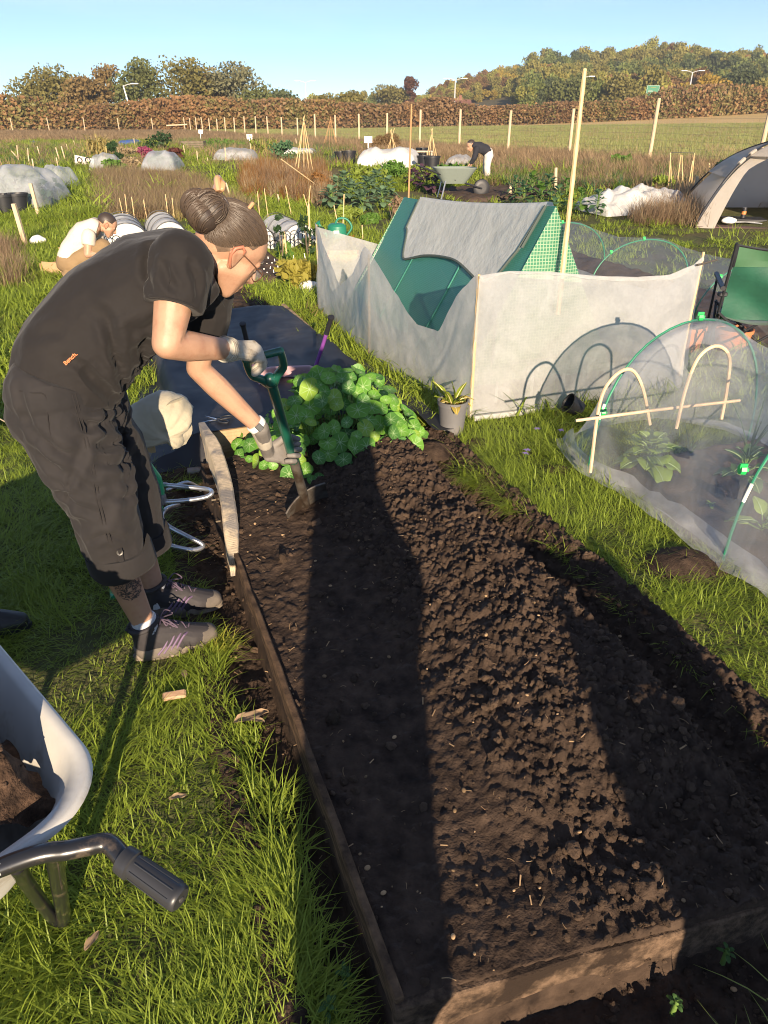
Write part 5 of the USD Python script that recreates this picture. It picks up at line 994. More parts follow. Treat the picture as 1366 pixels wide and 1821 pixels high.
def ring_round(c, axis, r, tr, n=26, sq=1.0):
    a_ = nrm(axis); u_ = nrm(np.cross(a_, [0.1, .2, 1.])); w_ = np.cross(a_, u_); return tube([c + r * (math.cos(a) * u_ + sq * math.sin(a) * w_) for a in np.linspace(0, 2 * np.pi, n)], tr, 6, False)
sub(ts, 'sleeve_hem', ring_round(slN - (elN - shN) * .02, elN - shN, .0745, .004), TEE); sub(ts, 'sleeve_hem', ring_round(slF - (elF - shF) * .02, elF - shF, .0755, .004), TEE)
# printed name near the hem
lp = WJ(114, 650, -.145); ld = nrm(WJ(138, 632, -.145) - WJ(114, 650, -.145)); txt = tm(meshkit.text_mesh('Bench.', .020, .0016, bold=True))
hit_loc = None
try:
    import trimesh.ray.ray_triangle as rt
    o_ = A_([[0, 0, CAM_H]]); inter = rt.RayMeshIntersector(tee_f)
    def on_tee(px, py, off=.005):
        l, _, _ = inter.intersects_location(o_, [nrm(ray(px, py))], multiple_hits=True); l = l[np.argmin(np.linalg.norm(l - o_, axis=1))]; return l - nrm(ray(px, py)) * off
    q0, q1, q2 = on_tee(117, 650), on_tee(138, 631), on_tee(113, 641)
    ex = nrm(q1 - q0); ez = nrm(np.cross(ex, q2 - q0)); ez = ez if ez @ (A_([0, 0, CAM_H]) - q0) > 0 else -ez; ey = np.cross(ez, ex); s_ = np.linalg.norm(q1 - q0) / np.ptp(txt.vertices[:, 0])
    sub(ts, 'printed_name', trimesh.Trimesh(q0 + (txt.vertices * [s_, s_, 1]) @ A_([ex, ey, ez]), txt.faces, process=False), M('print_orange', (.62, .19, .06), .6), smooth=False)
except Exception as e_: print('no print', e_)
# trousers
legN = chain([(hipN - wf_ * .02, .128), (hipN * .5 + knN * .5 - wf_ * .012, .120), (knN, .104), (knN * .62 + anN * .38 - wf_ * .012, .094), (knN * .5 + anN * .5, .093)])
legF = chain([(hipF - wf_ * .02, .122), (hipF * .5 + knF * .5, .115), (knF, .102), (knF * .55 + anF * .45 - wf_ * .008, .090), (knF * .45 + anF * .55, .088)])
heN, heF = knN * .60 + anN * .40, knF * .58 + anF * .42
legN, legF = cut(legN, heN, knN - anN), cut(legF, heF, knF - anF)
butt = [hsph([(WJ(92, 700, s * .085), .128) for s in (-1, 1)] + [(lv[0][0] + wl_ * s * .045, .14) for s in (-1, 1)]), hsph([(WJ(88, 735, s * .08), .118) for s in (-1, 1)] + [(hipN, .12), (hipF, .12)]), hsph([(lv[0][0] + wl_ * s * .03, .145) for s in (-1, 1)] + [(lv[0][0] + hemd * .055 + wl_ * s * .04, .137) for s in (-1, 1)])]
tr_t = fuse([cut(butt, lv[0][0] + hemd * .085, -hemd), legN, legF], .016, 6)
tr_t = creases(tr_t.subdivide(), [([(214, 742), (190, 752), (160, 758), (138, 750)], 1.0, .9), ([(232, 775), (205, 790), (170, 792)], 1.2, .9), ([(245, 812), (212, 826), (178, 822)], 1.1, .9), ([(70, 772), (105, 800), (140, 815)], .9, 1.0), ([(60, 800), (95, 830), (130, 850)], .8, 1.1), ([(110, 880), (150, 905), (185, 915)], .8, 1.0), ([(250, 870), (222, 885), (195, 880)], .8, .9), ([(30, 690), (45, 740), (70, 790)], .6, 1.0), ([(160, 960), (190, 950), (225, 960)], .7, .8), ([(140, 850), (165, 870), (200, 860)], .6, .9), ([(205, 735), (214, 800), (222, 860), (230, 930)], .7, 1.4)])
tr_f = cloth_folds(tr_t, [(WJ(230, 770, -.06), .22, 8), (knN - wf_ * .1, .20, 6), (WJ(150, 780, -.15), .3, 5), (heN, .16, 5)], .006, .1, 14)
trp = g.part('trousers', tr_f, TRS, smooth=True)
for kn, an, he, rr in ((knN, anN, heN, .098), (knF, anF, heF, .094)):
    ax = nrm(kn - an); u_ = nrm(np.cross(ax, [0.1, .2, 1.])); w_ = np.cross(ax, u_); rng_ = [[he + ax * z + rad * (math.cos(a) * u_ + math.sin(a) * w_) + .004 * math.sin(a * 3 + z * 40) * ax for a in np.linspace(0, 2 * np.pi, 33)[:-1]] for rad, z in ((rr - .014, -.035), (rr + .002, -.045), (rr + .008, -.03), (rr + .007, .02), (rr + .004, .032), (rr - .012, .030))]
    sub(trp, 'rolled_cuff', skin_rings(A_(rng_), caps=False), TRS, smooth=50)
itr = rt.RayMeshIntersector(tr_f)
def on_tr(px, py, off=.001, it=itr):
    l, _, _ = it.intersects_location(o_, [nrm(ray(px, py))], multiple_hits=True)
    if len(l) == 0: return None
    l = l[np.argmin(np.linalg.norm(l - o_, axis=1))]; return l - nrm(ray(px, py)) * off
def stitch(name, pix, r=.0016, mat=SEAM, it=itr, parent=None):
    p = [on_tr(a, b, .0005, it) for a, b in pix]; p = [q for q in p if q is not None]
    if len(p) > 2: sub(parent or trp, name, tube(curve(p, len(p) * 4), r, 5), mat)
stitch('side_seam', [(128, 700), (140, 745), (152, 790), (163, 840), (172, 890), (182, 930), (193, 965)]); stitch('side_seam', [(134, 700), (146, 745), (158, 790), (169, 840), (178, 890), (188, 930), (199, 965)])
stitch('pocket_seam', [(35, 695), (55, 698), (80, 703), (84, 735), (88, 765), (95, 785)]); stitch('pocket_seam', [(135, 735), (160, 732), (180, 728), (192, 722)])
stitch('waist_seam', [(30, 650), (60, 662), (95, 678), (125, 690)], .002); stitch('leg_tab', [(212, 975), (214, 985), (216, 1000), (218, 1012)], .010, TRS)
bt = on_tr(213, 982, .006)
if bt is not None: sub(trp, 'button', lathe([(0, 0), (.009, 0), (.010, .002), (.009, .004), (.005, .003), (0, .003)], bt, 16, frame(A_([0, 0, 1]), A_([0, 0, CAM_H]) - bt)), M('dull_metal', (.25, .24, .23), .4, metal=.8))
for s_, an, toe_px, heel_px in ((-1, anN, (388, 1142), (236, 1185)), (1, anF, (362, 1082), (228, 1103))):
    heel, toe = at(*heel_px), at(*toe_px); d_ = nrm(toe - heel); ctr = (heel + toe) / 2; L_ = np.linalg.norm(toe - heel)
    anx = A_([an[0], an[1], 0]); hl = anx - d_ * .050; hl[2] = .005
    boot(g, hl, hl + d_ * .3, 1.0)
    g.part('sock', fuse([cut(chain([(an + A_([0, 0, .03]), .042), (an - A_([0, 0, .05]), .044)]), an + A_([0, 0, .040]), A_([0, 0, -1.]))], .012, 3), SOCK, smooth=True)
# tattoos, as ink in the skin: patches lying on the body
def ink(name, pix_c, rad, seed, axis):
    ib = rt.RayMeshIntersector(bmesh); c = on_tr(*pix_c, 0, ib)
    if c is None: return
    f = bmesh.triangles_center; near_ = np.linalg.norm(f - c, axis=1) < rad; fn = bmesh.face_normals; tocam = nrm(A_([0, 0, CAM_H]) - c); near_ &= (fn @ tocam > .05)
    m = bmesh.submesh([np.nonzero(near_)[0]], append=True); m = m.subdivide().subdivide(); m = trimesh.Trimesh(m.vertices + m.vertex_normals * .0012, m.faces, process=False); fc = m.triangles_center; q = fbm(fc * 95, 4, seed); e = np.linalg.norm((fc - c) * 1.0, axis=1) / rad
    along = (fc - c) @ nrm(axis); shape = (np.abs(q - .5) < .055) | (q > .60 + .15 * e); k = shape & (e < .85 + .2 * (q - .5)); m.update_faces(k); m.remove_unreferenced_vertices()
    g.part(name, m, M('ink_' + name + str(seed), (.055, .042, .040), .6), smooth=False)
ink('calf_tattoo', (232, 1045), .058, 5, A_([0, 0, 1])); ink('arm_tattoo', (338, 522), .040, 8, A_([0, 0, 1]))
# gloves: right hand over the D grip, left hand round the shaft
D_top, sh_bot = WJ(468, 632, .02), atY(541, 884, 2.79)
sd = nrm(D_top - sh_bot)
mR, PR = hand_parts(wrN + nrm(wrN - elN) * .012, nrm(WJ(490, 628, .02) - wrN), nrm(A_([.05, -.55, .84])), 1, [(38, 48, 30), (42, 50, 32), (46, 52, 34), (50, 52, 32)], thumb=((.8, .35, -.6), (.8, -.1, -.7), (.6, -.4, -.7)), sc=1.05)
gr = fuse(mR + chain([(wrN - nrm(wrN - elN) * .035, .037), (wrN + nrm(wrN - elN) * .02, .033)]), .006, 4)
gR = g.part('glove', gr, GLOVE, smooth=True, label='cream right glove over the spade grip')
for k in range(4): sub(gR, 'cuff_rib', ring_round(wrN - nrm(wrN - elN) * (.036 - .010 * k), wrN - elN, .0375 - .0008 * k, .0028), GLOVE)
igl = rt.RayMeshIntersector(gr)
for k, (tx_, pa, pb, pc) in enumerate([('SHOWA', (458, 624), (472, 632), (460, 616)), ('GARDEN', (459, 643), (470, 618), (454, 640))]):
    q0, q1, q2 = [on_tr(*p_, .0012, igl) for p_ in (pa, pb, pc)]
    if any(q is None for q in (q0, q1, q2)) or k == 0: continue
    tx2 = tm(meshkit.text_mesh('BRIERS', .008, .0008, bold=True)) if k else None
    ex = nrm(q1 - q0); ez = nrm(np.cross(ex, q2 - q0)); ez = ez if ez @ (A_([0, 0, CAM_H]) - q0) > 0 else -ez; ey = np.cross(ez, ex); s_ = np.linalg.norm(q1 - q0) / np.ptp(tx2.vertices[:, 0])
    sub(gR, 'glove_print', trimesh.Trimesh(q0 + (tx2.vertices * [s_, s_, 1]) @ A_([ex, ey, ez]), tx2.faces, process=False), M('glove_ink', (.13, .075, .05), .8), smooth=False)
shp = lambda t_: sh_bot + (D_top - sh_bot) * t_
grip = min((shp(t_) for t_ in np.linspace(0, 1, 200)), key=lambda p: abs(ray(1, 1)[0]) * 0 + abs(((-(p[1] * sP + (p[2] - CAM_H) * cP) / (p[1] * cP - (p[2] - CAM_H) * sP)) * FPX + 910.5) - 808))
tocam = nrm(A_([0, 0, CAM_H]) - grip); rightv = nrm(np.cross(sd, tocam)) * -1
rightv = rightv if rightv[0] > 0 else -rightv
wl2 = grip - rightv * .088 - tocam * .018 + sd * .055
mL, PL = hand_parts(wl2, nrm(rightv * .9 - sd * .42 - tocam * .10), -nrm(tocam + rightv * .12), 1 if np.cross(-tocam, rightv) @ sd > 0 else -1, [(58, 92, 60), (60, 92, 60), (62, 92, 60), (66, 90, 58)], thumb=((.75, .62, -.50), (.85, .1, -.75), (.7, -.3, -.75)), sc=1.04)
wrist_link = chain([(wrF, .033), (wl2, .026)])
gL = g.part('glove', fuse(mL + wrist_link, .006, 4), GLOVEP, smooth=True, label='grey-palmed left glove round the spade shaft')
sub(gL, 'glove_cuff', fuse([cut(chain([(wrF - nrm(wrF - elF) * .02, .0325), (wrF * .6 + wl2 * .4, .0315), (wl2 * .6 + wrF * .4 , .030)]), wrF - nrm(wrF - elF) * .012, wrF - elF)], .008, 3), GLOVE, smooth=True)
wt = g.part('wristwatch', lathe([(.0335, -.011), (.036, -.010), (.0365, 0), (.036, .010), (.0335, .011)], wrF - nrm(wrF - elF) * .022, 28, frame(nrm(np.cross(wrF - elF, [0, 0, 1.])), wrF - elF)), WHITE, smooth=True); tcw = nrm(A_([0, 0, CAM_H]) - wrF); sub(wt, 'watch_case', cbox(wrF - nrm(wrF - elF) * .022 + nrm(tcw - nrm(wrF - elF) * (tcw @ nrm(wrF - elF))) * .037, (.028, .024, .010), .003, frame(wrF - elF, tcw)), M('watch_steel', (.6, .6, .6), .25, metal=.9))
# ---- spade
SPG, SPS = M('spade_green', (.010, .088, .058), .32, coat=.4, grime=(16, (.10, .075, .05), .6, .8)), M('spade_steel', (.10, .088, .075), .5, (.17, .15, .125), 9, 5, metal=.45, grime=(11, (.055, .038, .026), .42, .6))
sp_ = Th('spade', 'green D-handled spade pushed into the soil by the bending gardener', 'spade', tuple(sh_bot))
wd = nrm(tocam * 0 + rightv); dd_ = nrm(np.cross(sd, wd))
sp_.part('shaft', tube([shp(t_) for t_ in (.32, .5, .75, .86)], [.0195, .019, .0185, .019], 14), SPG, smooth=True)
lo = .86; base = shp(lo); top_ = np.linalg.norm(D_top - base)
wid = .058; arms_ = []
for s_ in (-1, 1): arms_.append(tube(curve([base - sd * .02 + wd * s_ * .006, base + sd * .02 + wd * s_ * .026, base + sd * .055 + wd * s_ * wid * .92, base + sd * .10 + wd * s_ * wid, base + sd * .140 + wd * s_ * wid * .96], 16), [.015] * 8 + [.0135] * 8, 10))
sp_.part('handle_yoke', cat(arms_ + [ell(base + sd * .005, (.024, .024, .03), 3, frame(wd, sd))]), SPG, smooth=True)
sp_.part('handle_bar', tube([base + sd * .135 - wd * wid * 1.05, base + sd * .135 + wd * wid * 1.05], .0135, 12), SPG, smooth=True); sp_.part('rivet', ell(shp(.80) + tocam * .017, (.005,) * 3, 2), SPS)
sp_.part('socket', tube([shp(t_) for t_ in (.35, .2, .06, .0)], [.0195, .0195, .022, .018], 12), SPS, smooth=True)
bw = nrm(A_([.71, .62, .22])); bn_ = nrm(np.cross(sd, bw)); bn_ = bn_ if bn_ @ tocam > 0 else -bn_; bw = nrm(np.cross(bn_, sd)); bw = bw if bw[0] > 0 else -bw
rows = [[sh_bot + sd * .012 + bw * a * .112 - sd * (z + .012 * a * a) - bn_ * (.022 * (1 - a * a) - .014) for a in np.linspace(-1, 1, 15)] for z in np.linspace(-.005, .20, 10)]
front_ = grid(A_(rows)); back_ = grid(A_(rows) - bn_ * .004); sp_.part('blade', cat([front_, back_, tube([q - bn_ * .002 for q in rows[0]], .0042, 6)]), SPS, smooth=40); sp_.part('socket_strap', tube([shp(.03), sh_bot - sd * .06 + bn_ * .004, sh_bot - sd * .12], [.020, .015, .006], 10), SPS, smooth=True)
# ---------------------------------------------------------------- nasturtium, tools, barrows
from shapely.geometry import Polygon
rng = np.random.default_rng(31)
NAST = [M(f'nasturtium_leaf_{k}', c, .45, island=0, inst=.0, trans=.35, spec=.4, col2=c2, nscale=18., ramp=(.35, .7), bump=.2, bscale=90, bdist=.002) for k, (c, c2) in enumerate([((.095, .26, .036), (.14, .32, .045)), ((.13, .32, .04), (.18, .37, .05)), ((.07, .20, .04), (.10, .25, .045)), ((.22, .38, .045), (.28, .42, .055))])]
VEIN = M('leaf_vein', (.40, .54, .26), .5, trans=.3); STEMG = M('plant_stem', (.14, .24, .05), .6, trans=.2)
nas = Th('nasturtium', 'bright green nasturtium with round leaves spilling over the end of the bed', 'plant', tuple(U(.70, 2.80)))
def round_leaf(r, seed):
    q = np.random.default_rng(seed); a = np.linspace(0, 2 * np.pi, 17)[:-1]; ph = q.random(3) * 6.28; cup = q.uniform(-.10, .30); fold = q.uniform(-.15, .25)
    R_ = 1 + .07 * np.sin(2 * a + ph[0]) + .05 * np.sin(5 * a + ph[1]) + .035 * np.sin(7 * a + ph[2]); rings = []
    for k in (.35, .7, 1.0):
        x, y = r * k * R_ * np.cos(a), r * k * R_ * np.sin(a); rings.append(np.stack([x, y, r * (cup * k ** 2 + .05 * np.sin(3 * a + ph[1]) * k ** 2 + fold * np.abs(np.sin(a + ph[0])) * k ** 1.5 * .6)], -1))
    v = np.vstack([[0, 0, 0]] + rings); f = [[0, 1 + j, 1 + (j + 1) % 16] for j in range(16)]
    for k in range(2):
        for j in range(16): p, n_ = 1 + 16 * k + j, 1 + 16 * k + (j + 1) % 16; f += [[p, p + 16, n_ + 16], [p, n_ + 16, n_]]
    ve = []; vf = []
    for j in range(0, 16, 2):
        c, o, m = A_([0, 0, 0]), rings[2][j] * .88, rings[1][j]; s = A_([-math.sin(a[j]), math.cos(a[j]), 0]) * r * .028; b = len(ve)
        ve += [c - s, c + s, rings[0][j] + s * .8, rings[0][j] - s * .8, m + s * .5, m - s * .5, o]; vf += [[b, b + 3, b + 2], [b, b + 2, b + 1], [b + 3, b + 5, b + 4], [b + 3, b + 4, b + 2], [b + 5, b + 6, b + 4]]
    hub = [[r * .06 * math.cos(t), r * .06 * math.sin(t), 0] for t in a[::2]]; b = len(ve); ve += hub; vf += [[b, b + j, b + j + 1] for j in range(1, 7)]
    return A_(v), A_(f), A_(ve) + [0, 0, r * .02], A_(vf)
stems = []; taken = []; cnt = 0
for tr in range(3000):
    if cnt >= 280: break
    a, b = rng.uniform(-1, 1), rng.uniform(-1, 1); rr = math.hypot(a, b)
    if rr > 1: continue
    uu_, vv_ = .70 + .53 * a, 2.80 + .56 * b
    lump = .75 + .5 * fbm(A_([[uu_ * 3, vv_ * 3, 0]]), 2, 5)[0]; z = (.01 + .36 * (1 - rr ** 2.2) * lump) * (1 - .12 * b * 0) * (1 if rng.random() < .72 else rng.uniform(.35, .9)); z = z * .30 if (uu_ < .60 and vv_ > 2.72) else z; c = U(uu_, vv_, z + .10)
    r = rng.uniform(.028, .058) * (.85 if rr > .85 else 1)
    if any(np.linalg.norm(c - q) < (r + s_) * .62 for q, s_ in taken): continue
    taken.append((c, r)); n_ = nrm(A_([*(PE * a * .8 + FW * b * .7), .8]) + A_([.05, -.42, 0]) + rng.normal(0, .30, 3))
    R = frame(nrm(np.cross(n_, rng.normal(size=3))), n_); v, f, ve, vf = round_leaf(r, 1000 + cnt)
    k = int(rng.choice(4, p=[.36, .34, .18, .12])); lf = nas.part('leaf', trimesh.Trimesh(c + v @ R, f, process=False), NAST[k], smooth=True); sub(lf, 'vein', trimesh.Trimesh(c + ve @ R, vf, process=False), VEIN, smooth=False)
    root = U(.70 + .22 * a, 2.80 + .22 * b, .06); stems.append(tube(curve([root, (root + c) / 2 + A_([0, 0, -.02]) + rng.normal(0, .03, 3), c - n_ * .06, c], 7), .0022, 4, False)); cnt += 1
nas.part('stem', cat(stems), STEMG, smooth=True, kind='stuff')
# ---- grey pot with chard
PGREY = M('pot_grey', (.115, .115, .12), .55, (.14, .14, .145), 6, 4, grime=(9, (.17, .15, .125), .55, .8))
pc = at(803, 768); pp = pot(pc, .088, .205, PGREY, 'grey plastic pot with a yellow-green chard plant before the fleece')
CHARD, CHARDY = leafmat('chard', (.30, .36, .035), trans=.35, island=.2), leafmat('chard_yellow', (.52, .38, .08), trans=.3, island=.2); MIDRIB = M('chard_rib', (.62, .55, .25), .5)
def big_leaf(p, d, up, L, W, n=7, bend=.5, wav=.12, seed=0, fold=.18):
    q = np.random.default_rng(seed); xs = np.linspace(0, 1, n); w = np.sin(np.pi * xs ** .85) ** .75 * W / 2 + .002; x = nrm(d); y = nrm(np.cross(up, x)); z = np.cross(x, y); rows = []
    for i, t in enumerate(xs):
        c = p + x * L * t * (1 - .25 * bend * t) - z * L * bend * t * t * .55; row = []
        for s in np.linspace(-1, 1, 7): row.append(c + y * w[i] * s + z * (fold * abs(s) * w[i] + wav * W * .5 * math.sin(3.1 * s * 2 + t * 9 + seed) * abs(s)))
        rows.append(row)
    mid = [p + x * L * t * (1 - .25 * bend * t) - z * (L * bend * t * t * .55 - .0015) for t in xs]
    return grid(A_(rows)), tube(mid, np.linspace(.004, .001, n), 5)
ct = Th('chard_plant', 'yellow-green chard growing in the grey plastic pot', 'plant', tuple(pc + A_([0, 0, .19])))
for k in range(13):
    a = k * 2.4; el_ = .35 + .85 * ((k * 7) % 13) / 13; d = A_([math.cos(a) * math.cos(el_), math.sin(a) * math.cos(el_), math.sin(el_)]); p = pc + A_([.02 * math.cos(a), .02 * math.sin(a), .185]); low = el_ < .62
    m_, rb = big_leaf(p, d, A_([0, 0, 1.]) if abs(d[2]) < .9 else A_([1., 0, 0]), (.10 if low else .16) + .03 * math.sin(k), .05 + .02 * math.cos(k * 3), 7, .9 if low else .4, .25, k)
    l_ = ct.part('leaf', m_, CHARDY if low else CHARD, smooth=True); sub(l_, 'midrib', rb, MIDRIB)
pt2 = Th('flower_pot', 'small dark pot tipped on the grass by the tunnel end', 'plant pot', tuple(at(1030, 742))); c_ = at(1030, 742); pt2.part('body', lathe([(.0, 0), (.045, 0), (.06, .09), (.064, .10), (.058, .10), (.042, .01), (0, .012)], c_ + A_([0, 0, .055]), 18, frame(A_([.3, -.9, .3]), A_([-.6, -.5, .55]))), BLK)
# ---- leafy plants inside the near netting tunnel
VEG = leafmat('veg', (.30, .43, .07), trans=.35, island=.15); VEG2 = leafmat('veg_dark', (.085, .17, .045), trans=.3, island=.2)
def leafy(px, py, n, L, W, label, name='leafy_plant', mat=VEG, h=.12, seed=0, z0=.04, spread=1.0, cat_='plant', c=None, group=None, joined=False, rib=None):
    r = np.random.default_rng(seed); c = at(px, py, z0) if c is None else c; t = Th(name, label, cat_, tuple(c), group=group); all_ = []
    stalks = []
    for k in range(n):
        a = k * 2.4 + r.normal(0, .25); lev = (k + .5) / n; el_ = -.25 + 1.25 * lev + r.normal(0, .12); hgt = h * (.35 + .65 * lev); d = A_([math.cos(a) * math.cos(el_), math.sin(a) * math.cos(el_), math.sin(el_)]); p = c + A_([0, 0, hgt]) + d * L * .35 * spread * (1.2 - lev * .6)
        m_, rb = big_leaf(p, d, A_([0, 0, 1.]), L * r.uniform(.75, 1.15) * (1.1 - .45 * lev), W * r.uniform(.8, 1.15) * (1.05 - .4 * lev), 7, .55, .14, k + seed)
        if joined: all_.append(m_)
        else:
            l_ = t.part('leaf', m_, mat, smooth=True); sub(l_, 'midrib', rb, rib or VEIN)
        stalks.append(tube([c + A_([0, 0, hgt * .3]), c + A_([0, 0, hgt * .7]), p], .004 if L > .07 else .003, 5, False))
    if joined: t.part('leaves', cat(all_), mat, smooth=True, kind='stuff')
    t.part('stem', cat(stalks + [tube([c - A_([0, 0, .03]), c + A_([0, 0, h])], .006, 5)]), STEMG, smooth=True, kind='stuff'); return t
leafy(1150, 838, 24, .14, .125, 'broad-leaved dahlia-like plant in the left end of the near netting tunnel', seed=1, h=.15); leafy(1318, 860, 14, .12, .085, 'dim leafy plant inside the near tunnel beside the second hoop', seed=2, h=.14, mat=VEG2)
leafy(1352, 950, 7, .16, .09, 'large pale green leaves at the right edge in the near tunnel', seed=3, h=.06)
for i, (px, py) in enumerate([(1225, 808), (1330, 812)]):
    c = at(px, py, .04); r = np.random.default_rng(i); d = np.stack([r.normal(0, .35, 9), r.normal(0, .35, 9), np.ones(9)], 1); t_ = Th('leek', ['young leek with blade leaves beside the broad-leaved plant in the tunnel', 'tall leek with upright blade leaves left of the second hoop'][i], 'leek', tuple(c)); t_.part('leaves', blades(np.repeat(c[None], 9, 0), d, .20 + .12 * i, .012, r, 4, .3), VEG2, smooth=True, kind='stuff')
for i, (px, py) in enumerate([(1262, 905)]): leafy(px, py, 7, .03, .018, ['tiny seedling in the middle of the near tunnel bed', 'tiny seedling at the left hem inside the near tunnel', 'small weed tuft at the hem of the near tunnel'][i], 'seedling', seed=20 + i, h=.03, joined=True)
# small blue-violet flowers on the path
PETAL = M('petal_violet', (.32, .24, .55), .6, trans=.3)
for i, (px, py) in enumerate([(938, 800), (955, 762), (998, 765), (935, 806)]):
    c = at(px, py, .05); t_ = Th('violet_flower', ['violet flower nearest the camera on the path', 'violet flower beside the foot of the fleece', 'violet flower close to the tunnel end', 'second violet flower touching the nearest one'][i], 'flower', tuple(c)); t_.part('petals', cat([leaves_at(c[None], A_([[math.cos(a), math.sin(a), .35]]), A_([[0, 0, 1.]]), .020, .013, 1, .3, .1, rng) for a in np.arange(6) * 1.047]), PETAL, smooth=False, kind='stuff'); t_.part('stem', tube([c, c - A_([0, 0, .06])], .0015, 4), STEMG)
# ---- child's wheelbarrow on the fabric
PINK, PURP, GRIP = M('barrow_pink', (.48, .30, .33), .45, (.52, .34, .36), 5, 3, grime=(10, (.25, .18, .16), .6, .8)), M('purple_tube', (.19, .055, .27), .35, coat=.3), M('black_grip', (.016, .016, .018), .5)
pb0 = U(.62, 3.72, .16); pk = Th('toy_wheelbarrow', 'small pink wheelbarrow with purple handles tipped up on the black fabric', 'wheelbarrow', tuple(pb0))
pcn = atY(517, 700, 4.36); pn = nrm(A_([.10, -.72, .70])); px_ = nrm(np.cross(pn, [0, 0, 1.]))*-1; px_ = px_ if px_[0] > 0 else -px_; py_ = np.cross(pn, px_)
def rr_loop(w, h, r, n=40):
    p = Polygon([(-w, -h), (w, -h), (w * .9, h), (-w * .9, h)]).buffer(-r).buffer(r).exterior; return A_([p.interpolate(k / n, normalized=True).coords[0] for k in range(n)])
def tray_rings(c, ex, ey, en, spec): return A_([[c + ex * q[0] + ey * q[1] + en * z for q in rr_loop(w, h, r)] for w, h, r, z in spec])
pk.part('tray', skin_rings(tray_rings(pcn, px_, py_, pn, [(.13, .11, .05, -.155), (.17, .15, .06, -.10), (.198, .178, .07, -.008), (.212, .192, .075, -.008), (.214, .194, .075, .004), (.206, .186, .07, .008), (.196, .176, .07, .0), (.166, .146, .06, -.10), (.128, .108, .05, -.148)])), PINK, smooth=50)
for nm, (a, b, c3) in dict(l=((470, 700), (447, 640), (432, 578)), r=((548, 690), (572, 620), (589, 566))).items():
    q = [atY(*a, 4.62), atY(*b, 4.52), atY(*c3, 4.42)]; k = q[1] + (q[2] - q[1]) * .52
    hd = pk.part('handle', tube(curve([q[0], q[1], k], 10), .0125, 9), PURP, smooth=True); sub(hd, 'grip', tube([k - (q[2] - k) * .02, k + (q[2] - k) * .05, q[2] - (q[2] - k) * .06, q[2]], [.0185, .0155, .0155, .019], 12), GRIP); sub(hd, 'grip_end', lathe([(0, 0), (.021, 0), (.021, .012), (0, .014)], q[2], 12, frame(A_([1, 0, 0]), q[2] - k)), GRIP)
pk.part('leg', tube(curve([atY(541, 690, 4.7), atY(535, 656, 4.66), atY(537, 655, 4.6), atY(544, 664, 4.58), atY(552, 690, 4.6)], 12), .011, 8), PURP, smooth=True)
pk.part('wheel', lathe([(0, -.02), (.05, -.022), (.065, -.012), (.065, .012), (.05, .022), (0, .02)], pcn - pn * .12 - A_([0, 0, .16]) + A_([0, .12, .02]), 20, frame(A_([0, 0, 1]), px_)), GRIP)
# scissors on the fabric
sc0 = at(383, 746, .185); SCS = M('scissor_steel', (.5, .52, .55), .25, metal=.9); sx = A_([1, .1, 0]); sy = A_([-.1, 1, 0]); sci = Th('scissors', 'open scissors with dark handles lying on the black fabric', 'scissors', tuple(sc0))
for s_ in (-1, 1):
    d1 = nrm(-sx * .95 + sy * s_ * .35 + (sy * .45 if s_ > 0 else 0)); sci.part('blade', trimesh.convex.convex_hull(A_([sc0 - d1 * .01 + sy * .008 * k + A_([0, 0, z]) for k in (-1, 1) for z in (0, .003)] + [sc0 + d1 * .085 + A_([0, 0, z]) for z in (0, .002)]) + A_([0, 0, .003 * s_])), SCS)
    c = sc0 - d1 * .065; ex = -d1; ey = nrm(np.cross([0, 0, 1.], ex)); sci.part('handle', tube([c + ex * .034 * math.cos(a) + ey * .020 * math.sin(a) + A_([0, 0, .004]) for a in np.linspace(0, 2 * np.pi, 18)], .0045, 6, False), GRIP); sci.part('shank', tube([sc0, c - ex * .03], .0045, 6), GRIP)
sci.part('pivot', ell(sc0 + A_([0, 0, .006]), (.004, .004, .002), 2), SCS)
# ---- garden kneeler lying on its side, canvas bag on it
KG = M('kneeler_green', (.025, .30, .13), .4, (.03, .34, .15), 5, 3, coat=.2, grime=(12, (.12, .14, .08), .62, .85)); CHR = M('chrome_tube', (.50, .52, .55), .28, metal=.85, grime=(14, (.2, .16, .12), .6, .8))
kp = at(276, 968); kn_ = Th('garden_kneeler', 'green garden kneeler with chrome tube legs lying on its side on the grass', 'garden kneeler', tuple(kp)); FW3, PE3 = A_([*FW, 0]), A_([*PE, 0])
KJ = lambda px, py: atP(px, py, kp[:2], PE)
pan = A_([KJ(*q) for q in [(243, 792), (288, 852), (293, 872), (291, 900), (279, 958), (268, 972), (240, 966), (205, 930), (205, 850), (222, 800)]])
cc3 = pan.mean(0); kn_.part('seat_board', skin_rings(A_([cc3 + (pan - cc3) * k + FW3 * d for k, d in ((.93, -.004), (1., .004), (1., .034), (.93, .04))])), KG, smooth=30)
KT = lambda px, py, off=0.0: atP(px, py, (KJ(291, 885) + FW3 * off)[:2], PE)
kn_.part('leg', tube(curve([KT(288, 893), KT(330, 890), KT(366, 884), KT(377, 876), KT(368, 870, .05), KT(330, 866, .09), KT(290, 862, .1)], 26), .0105, 9), CHR, smooth=True)
kn_.part('leg', tube(curve([KT(318, 898, .1), KT(296, 905, .02), KT(288, 920, -.02), KT(300, 936, -.05), KT(330, 952, -.1), KT(356, 965, -.13), KT(361, 972, -.14), KT(345, 978, -.15), KT(310, 972, -.14), KT(284, 960, -.1)], 34), .0105, 9), CHR, smooth=True)
kn_.part('leg', tube(curve([KT(297, 872, .2), KT(330, 858, .26), KT(352, 866, .27), KT(358, 872, .25)], 14), .009, 8), CHR, smooth=True)
